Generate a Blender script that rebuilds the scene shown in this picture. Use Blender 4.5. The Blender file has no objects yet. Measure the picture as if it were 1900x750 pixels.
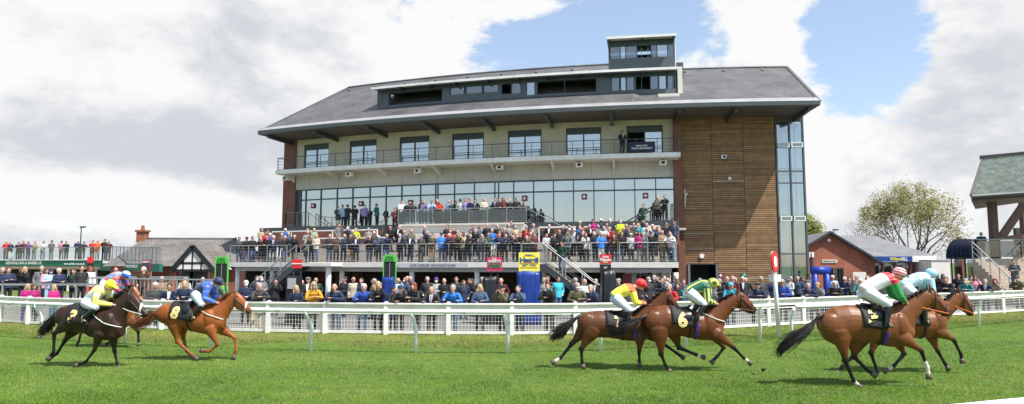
EXPO = 0.54
SUN = 5.0
SKYMUL = (1.45, 1.5, 1.5)
CLOUDS = [(1010, 60, 190, 75, -.40), (1200, 50, 150, 95, -.42), (1640, 50, 120, 110, -.46), (1600, 170, 60, 60, -.2), (1090, 20, 30, 20, .06), (1410, 60, 60, 90, .26), (1480, 150, 80, 60, .2), (1300, 120, 50, 25, .08), (1700, 225, 60, 25, -.12),
          (400, 200, 420, 220, .25), (1850, 60, 80, 100, .35), (1800, 330, 220, 120, .15), (1520, 300, 70, 160, .2)]
SHADES = [(180, 275, 350, 60, -.17), (560, 330, 160, 50, -.05), (60, 60, 200, 60, -.06), (300, 60, 220, 90, .12), (780, 70, 130, 70, .25), (140, 390, 260, 40, .35), (1840, 120, 80, 120, -.08),
          (1600, 350, 120, 60, -.12), (1520, 260, 60, 90, .25), (1400, 70, 90, 80, .2), (150, 150, 260, 50, .12)]
import bpy, bmesh, math, random
import numpy as np
from mathutils import Vector, Matrix, noise as mnoise
random.seed(7)
C = bpy.context.scene.collection
PI = math.pi
# ---------------------------------------------------------------- camera model (used to survey the place)
FOC, HCAM = 1250.0, 2.6
PITCH = math.atan(112 / 1250)
CP, SP = math.cos(PITCH), math.sin(PITCH)
def ray(px, py):
    x = (px - 950) / FOC; y = (375 - py) / FOC
    return Vector((x, CP - y * SP, SP + y * CP))
def G(px, py, z=0.0):                       # survey point at height z
    r = ray(px, py); t = (z - HCAM) / r.z
    return Vector((r.x * t, r.y * t, z))
def D(px, py, Y):                           # survey point at distance Y
    r = ray(px, py); t = Y / r.y
    return Vector((r.x * t, Y, HCAM + r.z * t))
def proj(P):
    X, Y, Z = P[0], P[1], P[2] - HCAM
    d = Y * CP + Z * SP; u = -Y * SP + Z * CP
    return 950 + FOC * X / d, 375 - FOC * u / d
# grandstand frame: u along the gently curved front, w out towards the track, z up
X0, Y0, PHI0, KB = 12.144, 49.0, 0.13224, -0.0094666
def B(u, w, z=0.0):
    a = PHI0 + KB * u
    x = X0 + (math.sin(a) - math.sin(PHI0)) / KB
    y = Y0 + (math.cos(a) - math.cos(PHI0)) / KB
    return Vector((x - math.sin(a) * w, y - math.cos(a) * w, z))
def BT(p): return B(p[0], p[1], p[2])
def U(px, w, z):                            # u of the sight line px on the shell (w, z)
    lo, hi = -75.0, 30.0
    for _ in range(45):
        m = (lo + hi) / 2
        if proj(B(m, w, z))[0] < px: lo = m
        else: hi = m
    return m
def BROT(u): return -(PHI0 + KB * u)        # z rotation of something facing out at u

# ---------------------------------------------------------------- mesh builder
OFF = {}
class MB:
    def __init__(s): s.V = []; s.F = []; s.mi = []; s.cur = 0; s.col = None; s.cols = []
    def v(s, p):
        s.V.append((p[0], p[1], p[2])); s.cols.append(s.col); return len(s.V) - 1
    def f(s, idx): s.F.append(tuple(idx)); s.mi.append(s.cur)
    def poly(s, pts): s.f([s.v(p) for p in pts])
    def box(s, a, b, tf=None, n=None):
        (x0, y0, z0), (x1, y1, z1) = a, b
        x0, x1 = min(x0, x1), max(x0, x1); y0, y1 = min(y0, y1), max(y0, y1); z0, z1 = min(z0, z1), max(z0, z1)
        if n is None: n = max(1, int((x1 - x0) / 1.2)) if tf is not None else 1
        rings = []
        for i in range(n + 1):
            x = x0 + (x1 - x0) * i / n
            q = [(x, y0, z0), (x, y1, z0), (x, y1, z1), (x, y0, z1)]
            rings.append([s.v(tf(p) if tf else p) for p in q])
        for i in range(n):
            A, Bq = rings[i], rings[i + 1]
            for k in range(4):
                k2 = (k + 1) % 4; s.f((A[k2], A[k], Bq[k], Bq[k2]))
        s.f(rings[0]); s.f(rings[-1][::-1])
    def sheet(s, pts_a, pts_b):              # strip between two polylines
        A = [s.v(p) for p in pts_a]; Bq = [s.v(p) for p in pts_b]
        for i in range(len(A) - 1): s.f((A[i], A[i + 1], Bq[i + 1], Bq[i]))
    def bar(s, p, q, w, h, up=(0, 0, 1)):
        p = Vector(p); q = Vector(q); t = (q - p)
        if t.length < 1e-6: return
        t.normalize(); up = Vector(up)
        sd = t.cross(up)
        if sd.length < 1e-3: sd = t.cross(Vector((0, 1, 0)))
        sd.normalize(); u2 = sd.cross(t)
        r = []
        for c in (p, q):
            r.append([s.v(c + sd * (w / 2 * i) + u2 * (h / 2 * j)) for i, j in ((-1, -1), (1, -1), (1, 1), (-1, 1))])
        for k in range(4):
            k2 = (k + 1) % 4; s.f((r[0][k], r[0][k2], r[1][k2], r[1][k]))
        s.f(r[0][::-1]); s.f(r[1])
    def chain(s, pts, ra, rb=None, side=None, n=10):
        pts = [Vector(p) for p in pts]
        if not hasattr(ra, '__len__'): ra = [ra] * len(pts)
        if rb is None: rb = ra
        elif not hasattr(rb, '__len__'): rb = [rb] * len(pts)
        rings = []; sd = None
        for i, p in enumerate(pts):
            a = pts[max(0, i - 1)]; b = pts[min(len(pts) - 1, i + 1)]
            t = (b - a)
            if t.length < 1e-9: t = Vector((0, 0, 1))
            t.normalize()
            if side is not None: sv = Vector(side)
            elif sd is not None: sv = sd
            else: sv = t.cross(Vector((0.13, 0.07, 1))) if abs(t.z) < .95 else t.cross(Vector((0, 1, 0)))
            sv = sv - t * sv.dot(t)
            if sv.length < 1e-6: sv = t.orthogonal()
            sv.normalize(); sd = sv; o = t.cross(sv)
            rings.append([s.v(p + sv * (ra[i] * math.cos(2 * PI * k / n)) + o * (rb[i] * math.sin(2 * PI * k / n))) for k in range(n)])
        for i in range(len(rings) - 1):
            A, Bq = rings[i], rings[i + 1]
            for k in range(n):
                k2 = (k + 1) % n; s.f((A[k], A[k2], Bq[k2], Bq[k]))
        s.f(rings[0][::-1]); s.f(rings[-1])
    def tube(s, pts, r, n=6): s.chain(pts, r, n=n)
    def ell(s, c, r, rot=None, n=12):
        c = Vector(c); m = max(6, n // 2 + 2); rings = []
        def T(p):
            p = Vector(p)
            if rot is not None: p = rot @ p
            return c + p
        top = s.v(T((0, 0, r[2]))); bot = s.v(T((0, 0, -r[2])))
        for i in range(1, m):
            th = PI * i / m
            rings.append([s.v(T((r[0] * math.sin(th) * math.cos(2 * PI * k / n), r[1] * math.sin(th) * math.sin(2 * PI * k / n), r[2] * math.cos(th)))) for k in range(n)])
        for k in range(n):
            s.f((top, rings[0][k], rings[0][(k + 1) % n])); s.f((bot, rings[-1][(k + 1) % n], rings[-1][k]))
        for i in range(m - 2):
            for k in range(n):
                k2 = (k + 1) % n; s.f((rings[i][k], rings[i + 1][k], rings[i + 1][k2], rings[i][k2]))
    def loft(s, rings):
        R = [[s.v(p) for p in r] for r in rings]; n = len(R[0])
        for i in range(len(R) - 1):
            for k in range(n):
                k2 = (k + 1) % n; s.f((R[i][k], R[i][k2], R[i + 1][k2], R[i + 1][k]))
        s.f(R[0][::-1]); s.f(R[-1])
    def prism(s, pts, vec):
        vec = Vector(vec); A = [s.v(p) for p in pts]; Bq = [s.v(Vector(p) + vec) for p in pts]; n = len(A)
        s.f(A[::-1]); s.f(Bq)
        for k in range(n): s.f((A[k], A[(k + 1) % n], Bq[(k + 1) % n], Bq[k]))
    def add(s, o):
        b = len(s.V); s.V += o.V; s.cols += o.cols
        s.F += [tuple(i + b for i in f) for f in o.F]; s.mi += o.mi
    def mesh(s, name, off=(0, 0, 0), smooth=False, fixn=True):
        me = bpy.data.meshes.new(name)
        me.from_pydata([(v[0] - off[0], v[1] - off[1], v[2] - off[2]) for v in s.V], [], s.F)
        if any(s.mi): me.polygons.foreach_set('material_index', s.mi)
        if any(c is not None for c in s.cols):
            at = me.color_attributes.new('col', 'FLOAT_COLOR', 'POINT')
            arr = []
            for c in s.cols: c = c or (1, 1, 1); arr += [c[0], c[1], c[2], 1]
            at.data.foreach_set('color', arr)
        if fixn:
            bm = bmesh.new(); bm.from_mesh(me); bmesh.ops.recalc_face_normals(bm, faces=bm.faces); bm.to_mesh(me); bm.free()
        if smooth: me.polygons.foreach_set('use_smooth', [True] * len(me.polygons))
        me.update(); return me
    def build(s, name, mat, parent=None, smooth=False, loc=None):
        off = OFF.get(parent.name, (0, 0, 0)) if parent else (loc or (0, 0, 0))
        me = s.mesh(name, off, smooth)
        o = bpy.data.objects.new(name, me); C.objects.link(o)
        for m in (mat if isinstance(mat, (list, tuple)) else [mat]): me.materials.append(m)
        if parent: o.parent = parent; OFF[o.name] = off
        elif loc is not None: o.location = loc; OFF[o.name] = tuple(loc)
        return o
def tag(o, label, cat, group=None):
    o['label'] = label; o['category'] = cat
    if group: o['group'] = group
    return o
def thing(name, label, cat, loc=(0, 0, 0), group=None):
    o = bpy.data.objects.new(name, None); C.objects.link(o); o.location = loc; o.empty_display_size = .2
    OFF[o.name] = tuple(loc)
    return tag(o, label, cat, group)
def solo(name, mb, mat, label, cat, loc=None, group=None, smooth=False):
    if loc is None:
        a = np.array(mb.V); loc = ((a[:, 0].min() + a[:, 0].max()) / 2, (a[:, 1].min() + a[:, 1].max()) / 2, a[:, 2].min())
        loc = tuple(float(x) for x in loc)
    return tag(mb.build(name, mat, None, smooth, loc), label, cat, group)
def struct(name, mb, mat, smooth=False, kind='structure'):
    o = mb.build(name, mat, None, smooth); o['kind'] = kind; return o
def remesh(mb, voxel, it=4, fac=.5):
    me = mb.mesh('tmp'); o = bpy.data.objects.new('tmp', me); C.objects.link(o)
    m = o.modifiers.new('r', 'REMESH'); m.mode = 'VOXEL'; m.voxel_size = voxel
    if it:
        m2 = o.modifiers.new('s', 'SMOOTH'); m2.factor = fac; m2.iterations = it
    dg = bpy.context.evaluated_depsgraph_get(); dg.update()
    r = bpy.data.meshes.new_from_object(o.evaluated_get(dg))
    bpy.data.objects.remove(o); bpy.data.meshes.remove(me)
    r.polygons.foreach_set('use_smooth', [True] * len(r.polygons)); r.materials.clear()
    return r
def mverts(me):
    a = np.empty(len(me.vertices) * 3, np.float32); me.vertices.foreach_get('co', a); return a.reshape(-1, 3)
def setcol(me, cols):
    at = me.color_attributes.new('col', 'FLOAT_COLOR', 'POINT')
    a = np.ones((len(me.vertices), 4), np.float32); a[:, :3] = cols; at.data.foreach_set('color', a.ravel())
def addto(me, mb, mi):                       # append loose geometry (eyes ...) with material slot mi
    bm = bmesh.new(); bm.from_mesh(me); vs = [bm.verts.new(v) for v in mb.V]
    for f in mb.F:
        try:
            q = bm.faces.new([vs[i] for i in f]); q.material_index = mi; q.smooth = True
        except ValueError: pass
    bm.to_mesh(me); bm.free(); return me
def part(name, me, mats, parent, label=None):
    o = bpy.data.objects.new(name, me); C.objects.link(o); o.parent = parent
    for m in (mats if isinstance(mats, (list, tuple)) else [mats]): me.materials.append(m)
    OFF[o.name] = OFF.get(parent.name, (0, 0, 0))
    if label: o['label'] = label
    return o
def text(s, h, mat, origin, xdir, zdir, parent=None, width=None, name='lettering', extr=.004, font_w=0.0):
    cu = bpy.data.curves.new('txt', 'FONT'); cu.body = s; cu.align_x = 'CENTER'; cu.align_y = 'CENTER'; cu.size = 1
    cu.offset = font_w; cu.extrude = .02
    o = bpy.data.objects.new('txt', cu); C.objects.link(o)
    dg = bpy.context.evaluated_depsgraph_get(); dg.update()
    me = bpy.data.meshes.new_from_object(o.evaluated_get(dg)); bpy.data.objects.remove(o)
    a = mverts(me)
    ex = a[:, 0].max() - a[:, 0].min(); ey = a[:, 1].max() - a[:, 1].min()
    sy = h / ey; sx = width / ex if width else sy
    xd = Vector(xdir).normalized(); zd = Vector(zdir).normalized(); nd = xd.cross(zd)
    off = OFF.get(parent.name, (0, 0, 0)) if parent else (0, 0, 0)
    cx = (a[:, 0].max() + a[:, 0].min()) / 2; cy = (a[:, 1].max() + a[:, 1].min()) / 2
    out = []
    for v in a:
        p = Vector(origin) + xd * float((v[0] - cx) * sx) + zd * float((v[1] - cy) * sy) + nd * float(v[2] / .02 * extr) - Vector(off)
        out += [p.x, p.y, p.z]
    me.vertices.foreach_set('co', out); me.materials.clear(); me.materials.append(mat); me.update()
    q = bpy.data.objects.new(name, me); C.objects.link(q)
    if parent: q.parent = parent; OFF[q.name] = off
    return q

# ---------------------------------------------------------------- materials
def NT(name):
    m = bpy.data.materials.new(name); m.use_nodes = True; nt = m.node_tree
    return m, nt, nt.nodes['Principled BSDF']
def nd(nt, t, **k):
    n = nt.nodes.new(t)
    for a, b in k.items():
        if a in n.inputs: n.inputs[a].default_value = b
        else: setattr(n, a, b)
    return n
def ln(nt, a, b): nt.links.new(a, b)
def mixc(nt, mode, fac, a, b):
    n = nt.nodes.new('ShaderNodeMix'); n.data_type = 'RGBA'; n.blend_type = mode
    for si, v in ((0, fac), (6, a), (7, b)):
        sock = n.inputs[si]
        if hasattr(v, 'links'): nt.links.new(v, sock)
        elif isinstance(v, (int, float)): sock.default_value = v if si == 0 else (v, v, v, 1)
        else: sock.default_value = (*v, 1) if len(v) == 3 else v
    return n.outputs[2]
def mth(nt, op, a, b=0.0, c=None, clamp=False):
    n = nt.nodes.new('ShaderNodeMath'); n.operation = op; n.use_clamp = clamp
    for i, v in enumerate((a, b) if c is None else (a, b, c)):
        if hasattr(v, 'links'): nt.links.new(v, n.inputs[i])
        else: n.inputs[i].default_value = v
    return n.outputs[0]
def M(name, rgb=(.5, .5, .5), rough=.6, var=.12, scale=5.0, metal=0.0, bump=0.0, bscale=None, attr=False, objc=False, spec=.5, var2=0.0, scale2=.4, coat=0.0, sheen=0.0):
    m, nt, p = NT(name)
    tc = nd(nt, 'ShaderNodeTexCoord')
    if attr: src = nd(nt, 'ShaderNodeAttribute', attribute_name='col').outputs['Color']
    elif objc: src = nd(nt, 'ShaderNodeObjectInfo').outputs['Color']
    else:
        r = nt.nodes.new('ShaderNodeRGB'); r.outputs[0].default_value = (*rgb, 1); src = r.outputs[0]
    for vv, ss in ((var, scale), (var2, scale2)):
        if vv > 0:
            n = nd(nt, 'ShaderNodeTexNoise', Scale=ss, Detail=5.0, Roughness=.6); ln(nt, tc.outputs['Object'], n.inputs['Vector'])
            mr = nd(nt, 'ShaderNodeMapRange'); ln(nt, n.outputs['Fac'], mr.inputs[0])
            mr.inputs[1].default_value = .3; mr.inputs[2].default_value = .7; mr.inputs[3].default_value = 1 - vv; mr.inputs[4].default_value = 1 + vv
            src = mixc(nt, 'MULTIPLY', 1.0, src, mr.outputs[0])
    ln(nt, src, p.inputs['Base Color'])
    p.inputs['Roughness'].default_value = rough; p.inputs['Metallic'].default_value = metal
    p.inputs['Specular IOR Level'].default_value = spec; p.inputs['Coat Weight'].default_value = coat
    p.inputs['Sheen Weight'].default_value = sheen
    if bump > 0:
        n = nd(nt, 'ShaderNodeTexNoise', Scale=bscale or scale * 4, Detail=4.0); ln(nt, tc.outputs['Object'], n.inputs['Vector'])
        b = nd(nt, 'ShaderNodeBump', Strength=bump, Distance=.02); ln(nt, n.outputs['Fac'], b.inputs['Height']); ln(nt, b.outputs['Normal'], p.inputs['Normal'])
    return m
def brickmat(name, c1, c2, mortar, bw=.225, bh=.075, ms=.012, rough=.85, rot=0.0, var=.25, roofslope=False):
    m, nt, p = NT(name)
    tc = nd(nt, 'ShaderNodeTexCoord'); sx = nd(nt, 'ShaderNodeSeparateXYZ'); g = nd(nt, 'ShaderNodeNewGeometry')
    ln(nt, g.outputs['Position'], sx.inputs[0])
    xx = mth(nt, 'ADD', mth(nt, 'MULTIPLY', sx.outputs[0], math.cos(rot)), mth(nt, 'MULTIPLY', sx.outputs[1], math.sin(rot)))
    cb = nd(nt, 'ShaderNodeCombineXYZ'); ln(nt, xx, cb.inputs[0]); ln(nt, sx.outputs[2], cb.inputs[1])
    b = nd(nt, 'ShaderNodeTexBrick'); ln(nt, cb.outputs[0], b.inputs['Vector'])
    b.inputs['Color1'].default_value = (*c1, 1); b.inputs['Color2'].default_value = (*c2, 1); b.inputs['Mortar'].default_value = (*mortar, 1)
    b.inputs['Scale'].default_value = 1.0; b.inputs['Brick Width'].default_value = bw; b.inputs['Row Height'].default_value = bh
    b.inputs['Mortar Size'].default_value = ms; b.inputs['Bias'].default_value = 0.0
    n = nd(nt, 'ShaderNodeTexNoise', Scale=.6, Detail=6.0, Roughness=.65); ln(nt, g.outputs['Position'], n.inputs['Vector'])
    mr = nd(nt, 'ShaderNodeMapRange'); ln(nt, n.outputs['Fac'], mr.inputs[0]); mr.inputs[1].default_value = .3; mr.inputs[2].default_value = .7
    mr.inputs[3].default_value = 1 - var; mr.inputs[4].default_value = 1 + var
    ln(nt, mixc(nt, 'MULTIPLY', 1.0, b.outputs['Color'], mr.outputs[0]), p.inputs['Base Color']); p.inputs['Roughness'].default_value = rough
    bp = nd(nt, 'ShaderNodeBump', Strength=.4, Distance=.01); ln(nt, b.outputs['Fac'], bp.inputs['Height']); bp.invert = True
    ln(nt, bp.outputs['Normal'], p.inputs['Normal'])
    return m
def glassmat(name, tint=(.6, .68, .7), refl=.5, rough=.02, warp=.0):
    m, nt, p = NT(name); nt.nodes.remove(p); out = nt.nodes['Material Output']
    t = nd(nt, 'ShaderNodeBsdfTransparent'); t.inputs[0].default_value = (*tint, 1)
    g = nd(nt, 'ShaderNodeBsdfGlossy'); g.inputs['Roughness'].default_value = rough; g.inputs[0].default_value = (.94, .93, .90, 1)
    fr = nd(nt, 'ShaderNodeFresnel', IOR=1.5)
    gb_ = nd(nt, 'ShaderNodeNewGeometry'); fac = mth(nt, 'MULTIPLY', mth(nt, 'ADD', fr.outputs[0], refl, clamp=True), mth(nt, 'SUBTRACT', 1.0, gb_.outputs['Backfacing']))
    mx = nd(nt, 'ShaderNodeMixShader'); ln(nt, fac, mx.inputs[0]); ln(nt, t.outputs[0], mx.inputs[1]); ln(nt, g.outputs[0], mx.inputs[2])
    if warp:
        ge = nd(nt, 'ShaderNodeNewGeometry'); n = nd(nt, 'ShaderNodeTexNoise', Scale=.8, Detail=2.0); ln(nt, ge.outputs['Position'], n.inputs['Vector'])
        bp = nd(nt, 'ShaderNodeBump', Strength=warp, Distance=.05); ln(nt, n.outputs['Fac'], bp.inputs['Height']); ln(nt, bp.outputs['Normal'], g.inputs['Normal'])
    ln(nt, mx.outputs[0], out.inputs[0]); return m
m_white = M('white_paint', (.79, .765, .74), .5, .08, 3, var2=.10, scale2=.9, bump=.08)
m_whiterail = M('white_plastic', (.82, .80, .78), .6, .05, 4, var2=.06, scale2=.7, spec=.3)
m_cream = M('cream_render', (.60, .525, .425), .85, .09, 1.2, var2=.13, bump=.15, bscale=40)
m_creamlow = M('cream_panel', (.50, .465, .415), .8, .06, 1.0, var2=.08)
m_offwhite = M('offwhite_render', (.68, .645, .59), .8, .06, 1.5, var2=.1)
m_dark = M('dark_metal', (.045, .052, .06), .4, .1, 3)
m_steel = M('galvanised_steel', (.30, .32, .33), .5, .15, 8, metal=.35)
m_greysteel = M('grey_painted_steel', (.10, .11, .115), .4, .1, 6, metal=.2)
m_frame = M('window_frame_grey', (.05, .062, .072), .4, .05, 3)
m_panel = M('blue_grey_cladding', (.095, .105, .125), .45, .12, 1.2, var2=.12)
m_brickp = brickmat('brown_brick', (.23, .065, .038), (.17, .048, .03), (.2, .13, .1), rot=-.2)
m_brick = brickmat('red_brick', (.36, .088, .04), (.27, .062, .03), (.30, .17, .12), rot=-.1)
m_slate = brickmat('slate_tiles', (.115, .112, .116), (.09, .088, .093), (.06, .06, .062), bw=.3, bh=.11, ms=.01, rough=.6, var=.34)
m_slate2 = brickmat('weathered_slate', (.19, .17, .155), (.14, .13, .12), (.08, .075, .07), bw=.3, bh=.12, ms=.012, rough=.8, var=.35)
m_slate3 = brickmat('pale_slate', (.20, .205, .21), (.165, .17, .175), (.11, .11, .115), bw=.3, bh=.12, ms=.012, rough=.7, var=.15)
m_soffit = M('dark_soffit', (.10, .085, .078), .7, .12, 1.5, var2=.1)
m_concrete = M('tan_concrete', (.45, .37, .29), .85, .14, 3, var2=.15, bump=.2)
m_greyconc = M('grey_concrete', (.36, .355, .34), .85, .12, 3, var2=.1, bump=.2)
m_black = M('black_paint', (.012, .012, .013), .5, .1, 5)
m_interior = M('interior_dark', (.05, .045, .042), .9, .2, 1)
m_interior2 = M('interior_wall', (.36, .37, .36), .9, .2, .8)
m_curtain = M('white_curtain', (.72, .74, .72), .9, .08, 6)
m_glass = glassmat('window_glass', (.66, .72, .73), .48, warp=.11)
m_glassd = glassmat('dark_window_glass', (.35, .4, .44), .22, warp=.03)
m_glassb = glassmat('blue_window_glass', (.60, .72, .80), .34, warp=.06)
m_rail_glass = glassmat('balustrade_glass', (.35, .38, .40), .08)
m_clear = glassmat('clear_balustrade', (.82, .88, .88), .04)
m_red = M('red_sign', (.62, .02, .025), .4, .04)
m_maroon = M('maroon_sign', (.22, .02, .04), .5, .04)
m_pink = M('pink_sign', (.60, .03, .12), .45, .05)
m_green = M('lime_green_board', (.11, .46, .07), .45, .05)
m_pubgreen = M('green_fascia', (.015, .14, .085), .5, .08)
m_yellow = M('yellow_board', (.82, .74, .10), .5, .04)
m_navytext = M('navy_lettering', (.02, .06, .22), .5, .02)
m_orangetext = M('orange_lettering', (.75, .30, .06), .5, .02)
m_gold = M('gold_lettering', (.80, .62, .26), .5, .02)
m_grn = M('dark_green_lettering', (.01, .22, .015), .5, .02)
m_navy = M('navy_banner', (.012, .015, .05), .6, .08)
m_blue = M('blue_fascia', (.015, .06, .28), .45, .06)
m_bluetarp = M('blue_tarpaulin', (.010, .042, .25), .38, .15, 4, bump=.5, bscale=6)
m_tarpblack = M('black_cover', (.012, .013, .016), .4, .2, 4, bump=.5, bscale=8)
m_stepnose = M('step_nosing', (.60, .50, .26), .8, .1)
sc = bpy.context.scene
cam = bpy.data.cameras.new('camera'); camo = bpy.data.objects.new('camera', cam); C.objects.link(camo)
camo.location = (0, 0, HCAM); camo.rotation_euler = (PI / 2 + PITCH, 0, 0)
cam.sensor_width = 36; cam.lens = 36 * FOC / 1900; cam.clip_end = 6000; cam.clip_start = .1; sc.camera = camo
sc.render.resolution_x = 1024; sc.render.resolution_y = 404
sc.view_settings.view_transform = 'Standard'; sc.view_settings.look = 'None'; sc.view_settings.exposure = EXPO; sc.view_settings.gamma = 1
AZ = math.radians(-37); EL = math.radians(58)
sd = Vector((math.cos(AZ) * math.cos(EL), math.sin(AZ) * math.cos(EL), math.sin(EL)))
l = bpy.data.lights.new('sun', 'SUN'); l.energy = SUN; l.angle = math.radians(.53); l.color = (1, .95, .87)
lo = bpy.data.objects.new('sun', l); C.objects.link(lo); lo.rotation_euler = (-sd).to_track_quat('-Z', 'Y').to_euler(); lo.location = (30, -20, 60)
w = bpy.data.worlds.new('World'); sc.world = w; w.use_nodes = True; nt = w.node_tree
bg = nt.nodes['Background']; bg.inputs[1].default_value = .1
sky = nd(nt, 'ShaderNodeTexSky'); sky.sky_type = 'NISHITA'; sky.sun_disc = False; sky.sun_elevation = EL; sky.sun_rotation = math.atan2(sd.x, sd.y)
sky.air_density = 1.0; sky.dust_density = .8; sky.ozone_density = 1.4
tc = nd(nt, 'ShaderNodeTexCoord'); sep = nd(nt, 'ShaderNodeSeparateXYZ'); ln(nt, tc.outputs['Generated'], sep.inputs[0])
az = mth(nt, 'ARCTAN2', sep.outputs[0], sep.outputs[1]); el = mth(nt, 'ARCSINE', sep.outputs[2])
# clouds: fractal noise in direction space, thickened and thinned region by region
cb = nd(nt, 'ShaderNodeCombineXYZ'); ln(nt, az, cb.inputs[0]); ln(nt, mth(nt, 'MULTIPLY', el, 1.5), cb.inputs[1]); ln(nt, sep.outputs[2], cb.inputs[2])
def nz(scale, det, rough, off, dist=0.0):
    mp = nd(nt, 'ShaderNodeMapping'); ln(nt, cb.outputs[0], mp.inputs[0]); mp.inputs['Location'].default_value = off
    n = nd(nt, 'ShaderNodeTexNoise', Scale=scale, Detail=det, Roughness=rough, Distortion=dist); ln(nt, mp.outputs[0], n.inputs['Vector']); return n.outputs['Fac']
def gauss(px, py, spx, spy, amp):
    a0 = math.atan((px - 950) / FOC); e0 = math.atan((487 - py) / FOC * math.cos(a0)); sa = spx / FOC; se = spy / FOC
    dx = mth(nt, 'DIVIDE', mth(nt, 'SUBTRACT', az, a0), sa); dy = mth(nt, 'DIVIDE', mth(nt, 'SUBTRACT', el, e0), se)
    r = mth(nt, 'ADD', mth(nt, 'MULTIPLY', dx, dx), mth(nt, 'MULTIPLY', dy, dy))
    return mth(nt, 'MULTIPLY', mth(nt, 'EXPONENT', mth(nt, 'MULTIPLY', r, -1.0)), amp)
big = nz(4.2, 12, .62, (3.1, 1.7, .4), .15)
# broken cloud elsewhere: overhead and behind the camera more blue shows
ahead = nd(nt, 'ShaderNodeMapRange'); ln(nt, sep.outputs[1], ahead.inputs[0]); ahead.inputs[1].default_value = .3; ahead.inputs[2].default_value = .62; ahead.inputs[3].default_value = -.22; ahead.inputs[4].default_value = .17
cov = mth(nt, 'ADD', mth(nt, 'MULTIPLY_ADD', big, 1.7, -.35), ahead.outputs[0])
for g in CLOUDS: cov = mth(nt, 'ADD', cov, gauss(*g))
mr = nd(nt, 'ShaderNodeMapRange'); mr.interpolation_type = 'SMOOTHSTEP'; ln(nt, cov, mr.inputs[0]); mr.inputs[1].default_value = .45; mr.inputs[2].default_value = .60
shade = nz(3.0, 8, .55, (8.2, 3.3, 1.0), .3)
sh = mth(nt, 'ADD', shade, mth(nt, 'MULTIPLY', cov, -.25))
for g in SHADES: sh = mth(nt, 'ADD', sh, gauss(*g))
big2 = nz(4.2, 12, .62, (3.1 - .035, 1.7 - .075, .4 - .02), .15)
relief = mth(nt, 'MULTIPLY', mth(nt, 'SUBTRACT', big, big2), 1.15)
sh = mth(nt, 'ADD', sh, relief)
fine = nz(14, 8, .6, (1.2, 5.3, 2.0), .2)
sh = mth(nt, 'ADD', sh, mth(nt, 'MULTIPLY', fine, .10))
ms = nd(nt, 'ShaderNodeMapRange'); ms.interpolation_type = 'SMOOTHSTEP'; ln(nt, sh, ms.inputs[0]); ms.inputs[1].default_value = .14; ms.inputs[2].default_value = .50
ccol = mixc(nt, 'MIX', ms.outputs[0], (4.45, 4.65, 5.0), (6.7, 6.7, 6.7))
skc = mixc(nt, 'MULTIPLY', 1.0, sky.outputs[0], SKYMUL)
skc = mixc(nt, 'MIX', .28, skc, (5.2, 5.7, 6.3))
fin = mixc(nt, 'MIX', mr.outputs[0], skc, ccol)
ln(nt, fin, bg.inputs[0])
# ---------------------------------------------------------------- ground
FENCE = [(-140, 588), (-60, 594), (0, 599), (52, 603), (160, 608), (300, 613), (400, 616), (497, 618.5), (603, 620.5), (716, 622), (832, 623), (950, 623.5), (1068, 622.5), (1185, 619.5), (1300, 614.5), (1427, 607),
         (1492, 603), (1598, 597), (1738, 589), (1862, 581.5), (1990, 573), (2100, 566)]
FW = [G(x, y) for x, y in FENCE]
def along(pts, px):                          # point of the line seen at px
    for a, b in zip(pts, pts[1:]):
        xa, xb = proj(a)[0], proj(b)[0]
        if xa <= px <= xb: return a.lerp(b, ((px - xa) * a.y) / ((px - xa) * a.y + (xb - px) * b.y) if False else (px - xa) / (xb - xa))
    return pts[0] if px < proj(pts[0])[0] else pts[-1]
def fence_y(x):
    for a, b in zip(FW, FW[1:]):
        if a.x <= x <= b.x: return a.y + (b.y - a.y) * (x - a.x) / (b.x - a.x)
    return FW[0].y if x < FW[0].x else FW[-1].y
def normal_out(pts, i):                      # unit vector towards the stand
    a = pts[max(0, i - 1)]; b = pts[min(len(pts) - 1, i + 1)]; t = (b - a).normalized(); return Vector((-t.y, t.x, 0))
def groundmat(name, a, b, c, rough=.9, s1=.35, s2=3.0, s3=22.0, bump=.5):
    m, nt, p = NT(name); g = nd(nt, 'ShaderNodeNewGeometry')
    def N(s, d=6.0, r=.6):
        n = nd(nt, 'ShaderNodeTexNoise', Scale=s, Detail=d, Roughness=r); ln(nt, g.outputs['Position'], n.inputs['Vector']); return n.outputs['Fac']
    def R(x, lo, hi):
        q = nd(nt, 'ShaderNodeMapRange'); ln(nt, x, q.inputs[0]); q.inputs[1].default_value = lo; q.inputs[2].default_value = hi; return q.outputs[0]
    c1 = mixc(nt, 'MIX', R(N(s1), .35, .65), a, b)
    c2 = mixc(nt, 'MIX', R(N(s2), .48, .72), c1, c)
    c3 = mixc(nt, 'MULTIPLY', 1.0, c2, mth(nt, 'ADD', mth(nt, 'MULTIPLY', R(N(s3), .3, .7), .7), .65))
    ln(nt, c3, p.inputs['Base Color']); p.inputs['Roughness'].default_value = rough; p.inputs['Specular IOR Level'].default_value = .15
    bp = nd(nt, 'ShaderNodeBump', Strength=bump, Distance=.04); ln(nt, N(30), bp.inputs['Height']); ln(nt, bp.outputs['Normal'], p.inputs['Normal']); return m
m_turf = groundmat('turf', (.09, .15, .03), (.12, .18, .04), (.065, .12, .024))
m_verge = groundmat('verge_turf', (.15, .20, .04), (.21, .22, .06), (.11, .18, .03))
m_apron = groundmat('paving', (.165, .16, .15), (.14, .135, .13), (.19, .18, .17), s3=60, bump=.15)
m = MB(); NX = 40
m.poly([(-1500, -300, -.02), (1500, -300, -.02), (1500, 2500, -.02), (-1500, 2500, -.02)])
struct('ground', m, groundmat('far_grass', (.10, .16, .04), (.12, .17, .05), (.08, .13, .035)))
m = MB()
lo_, hi_ = [], []
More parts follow.
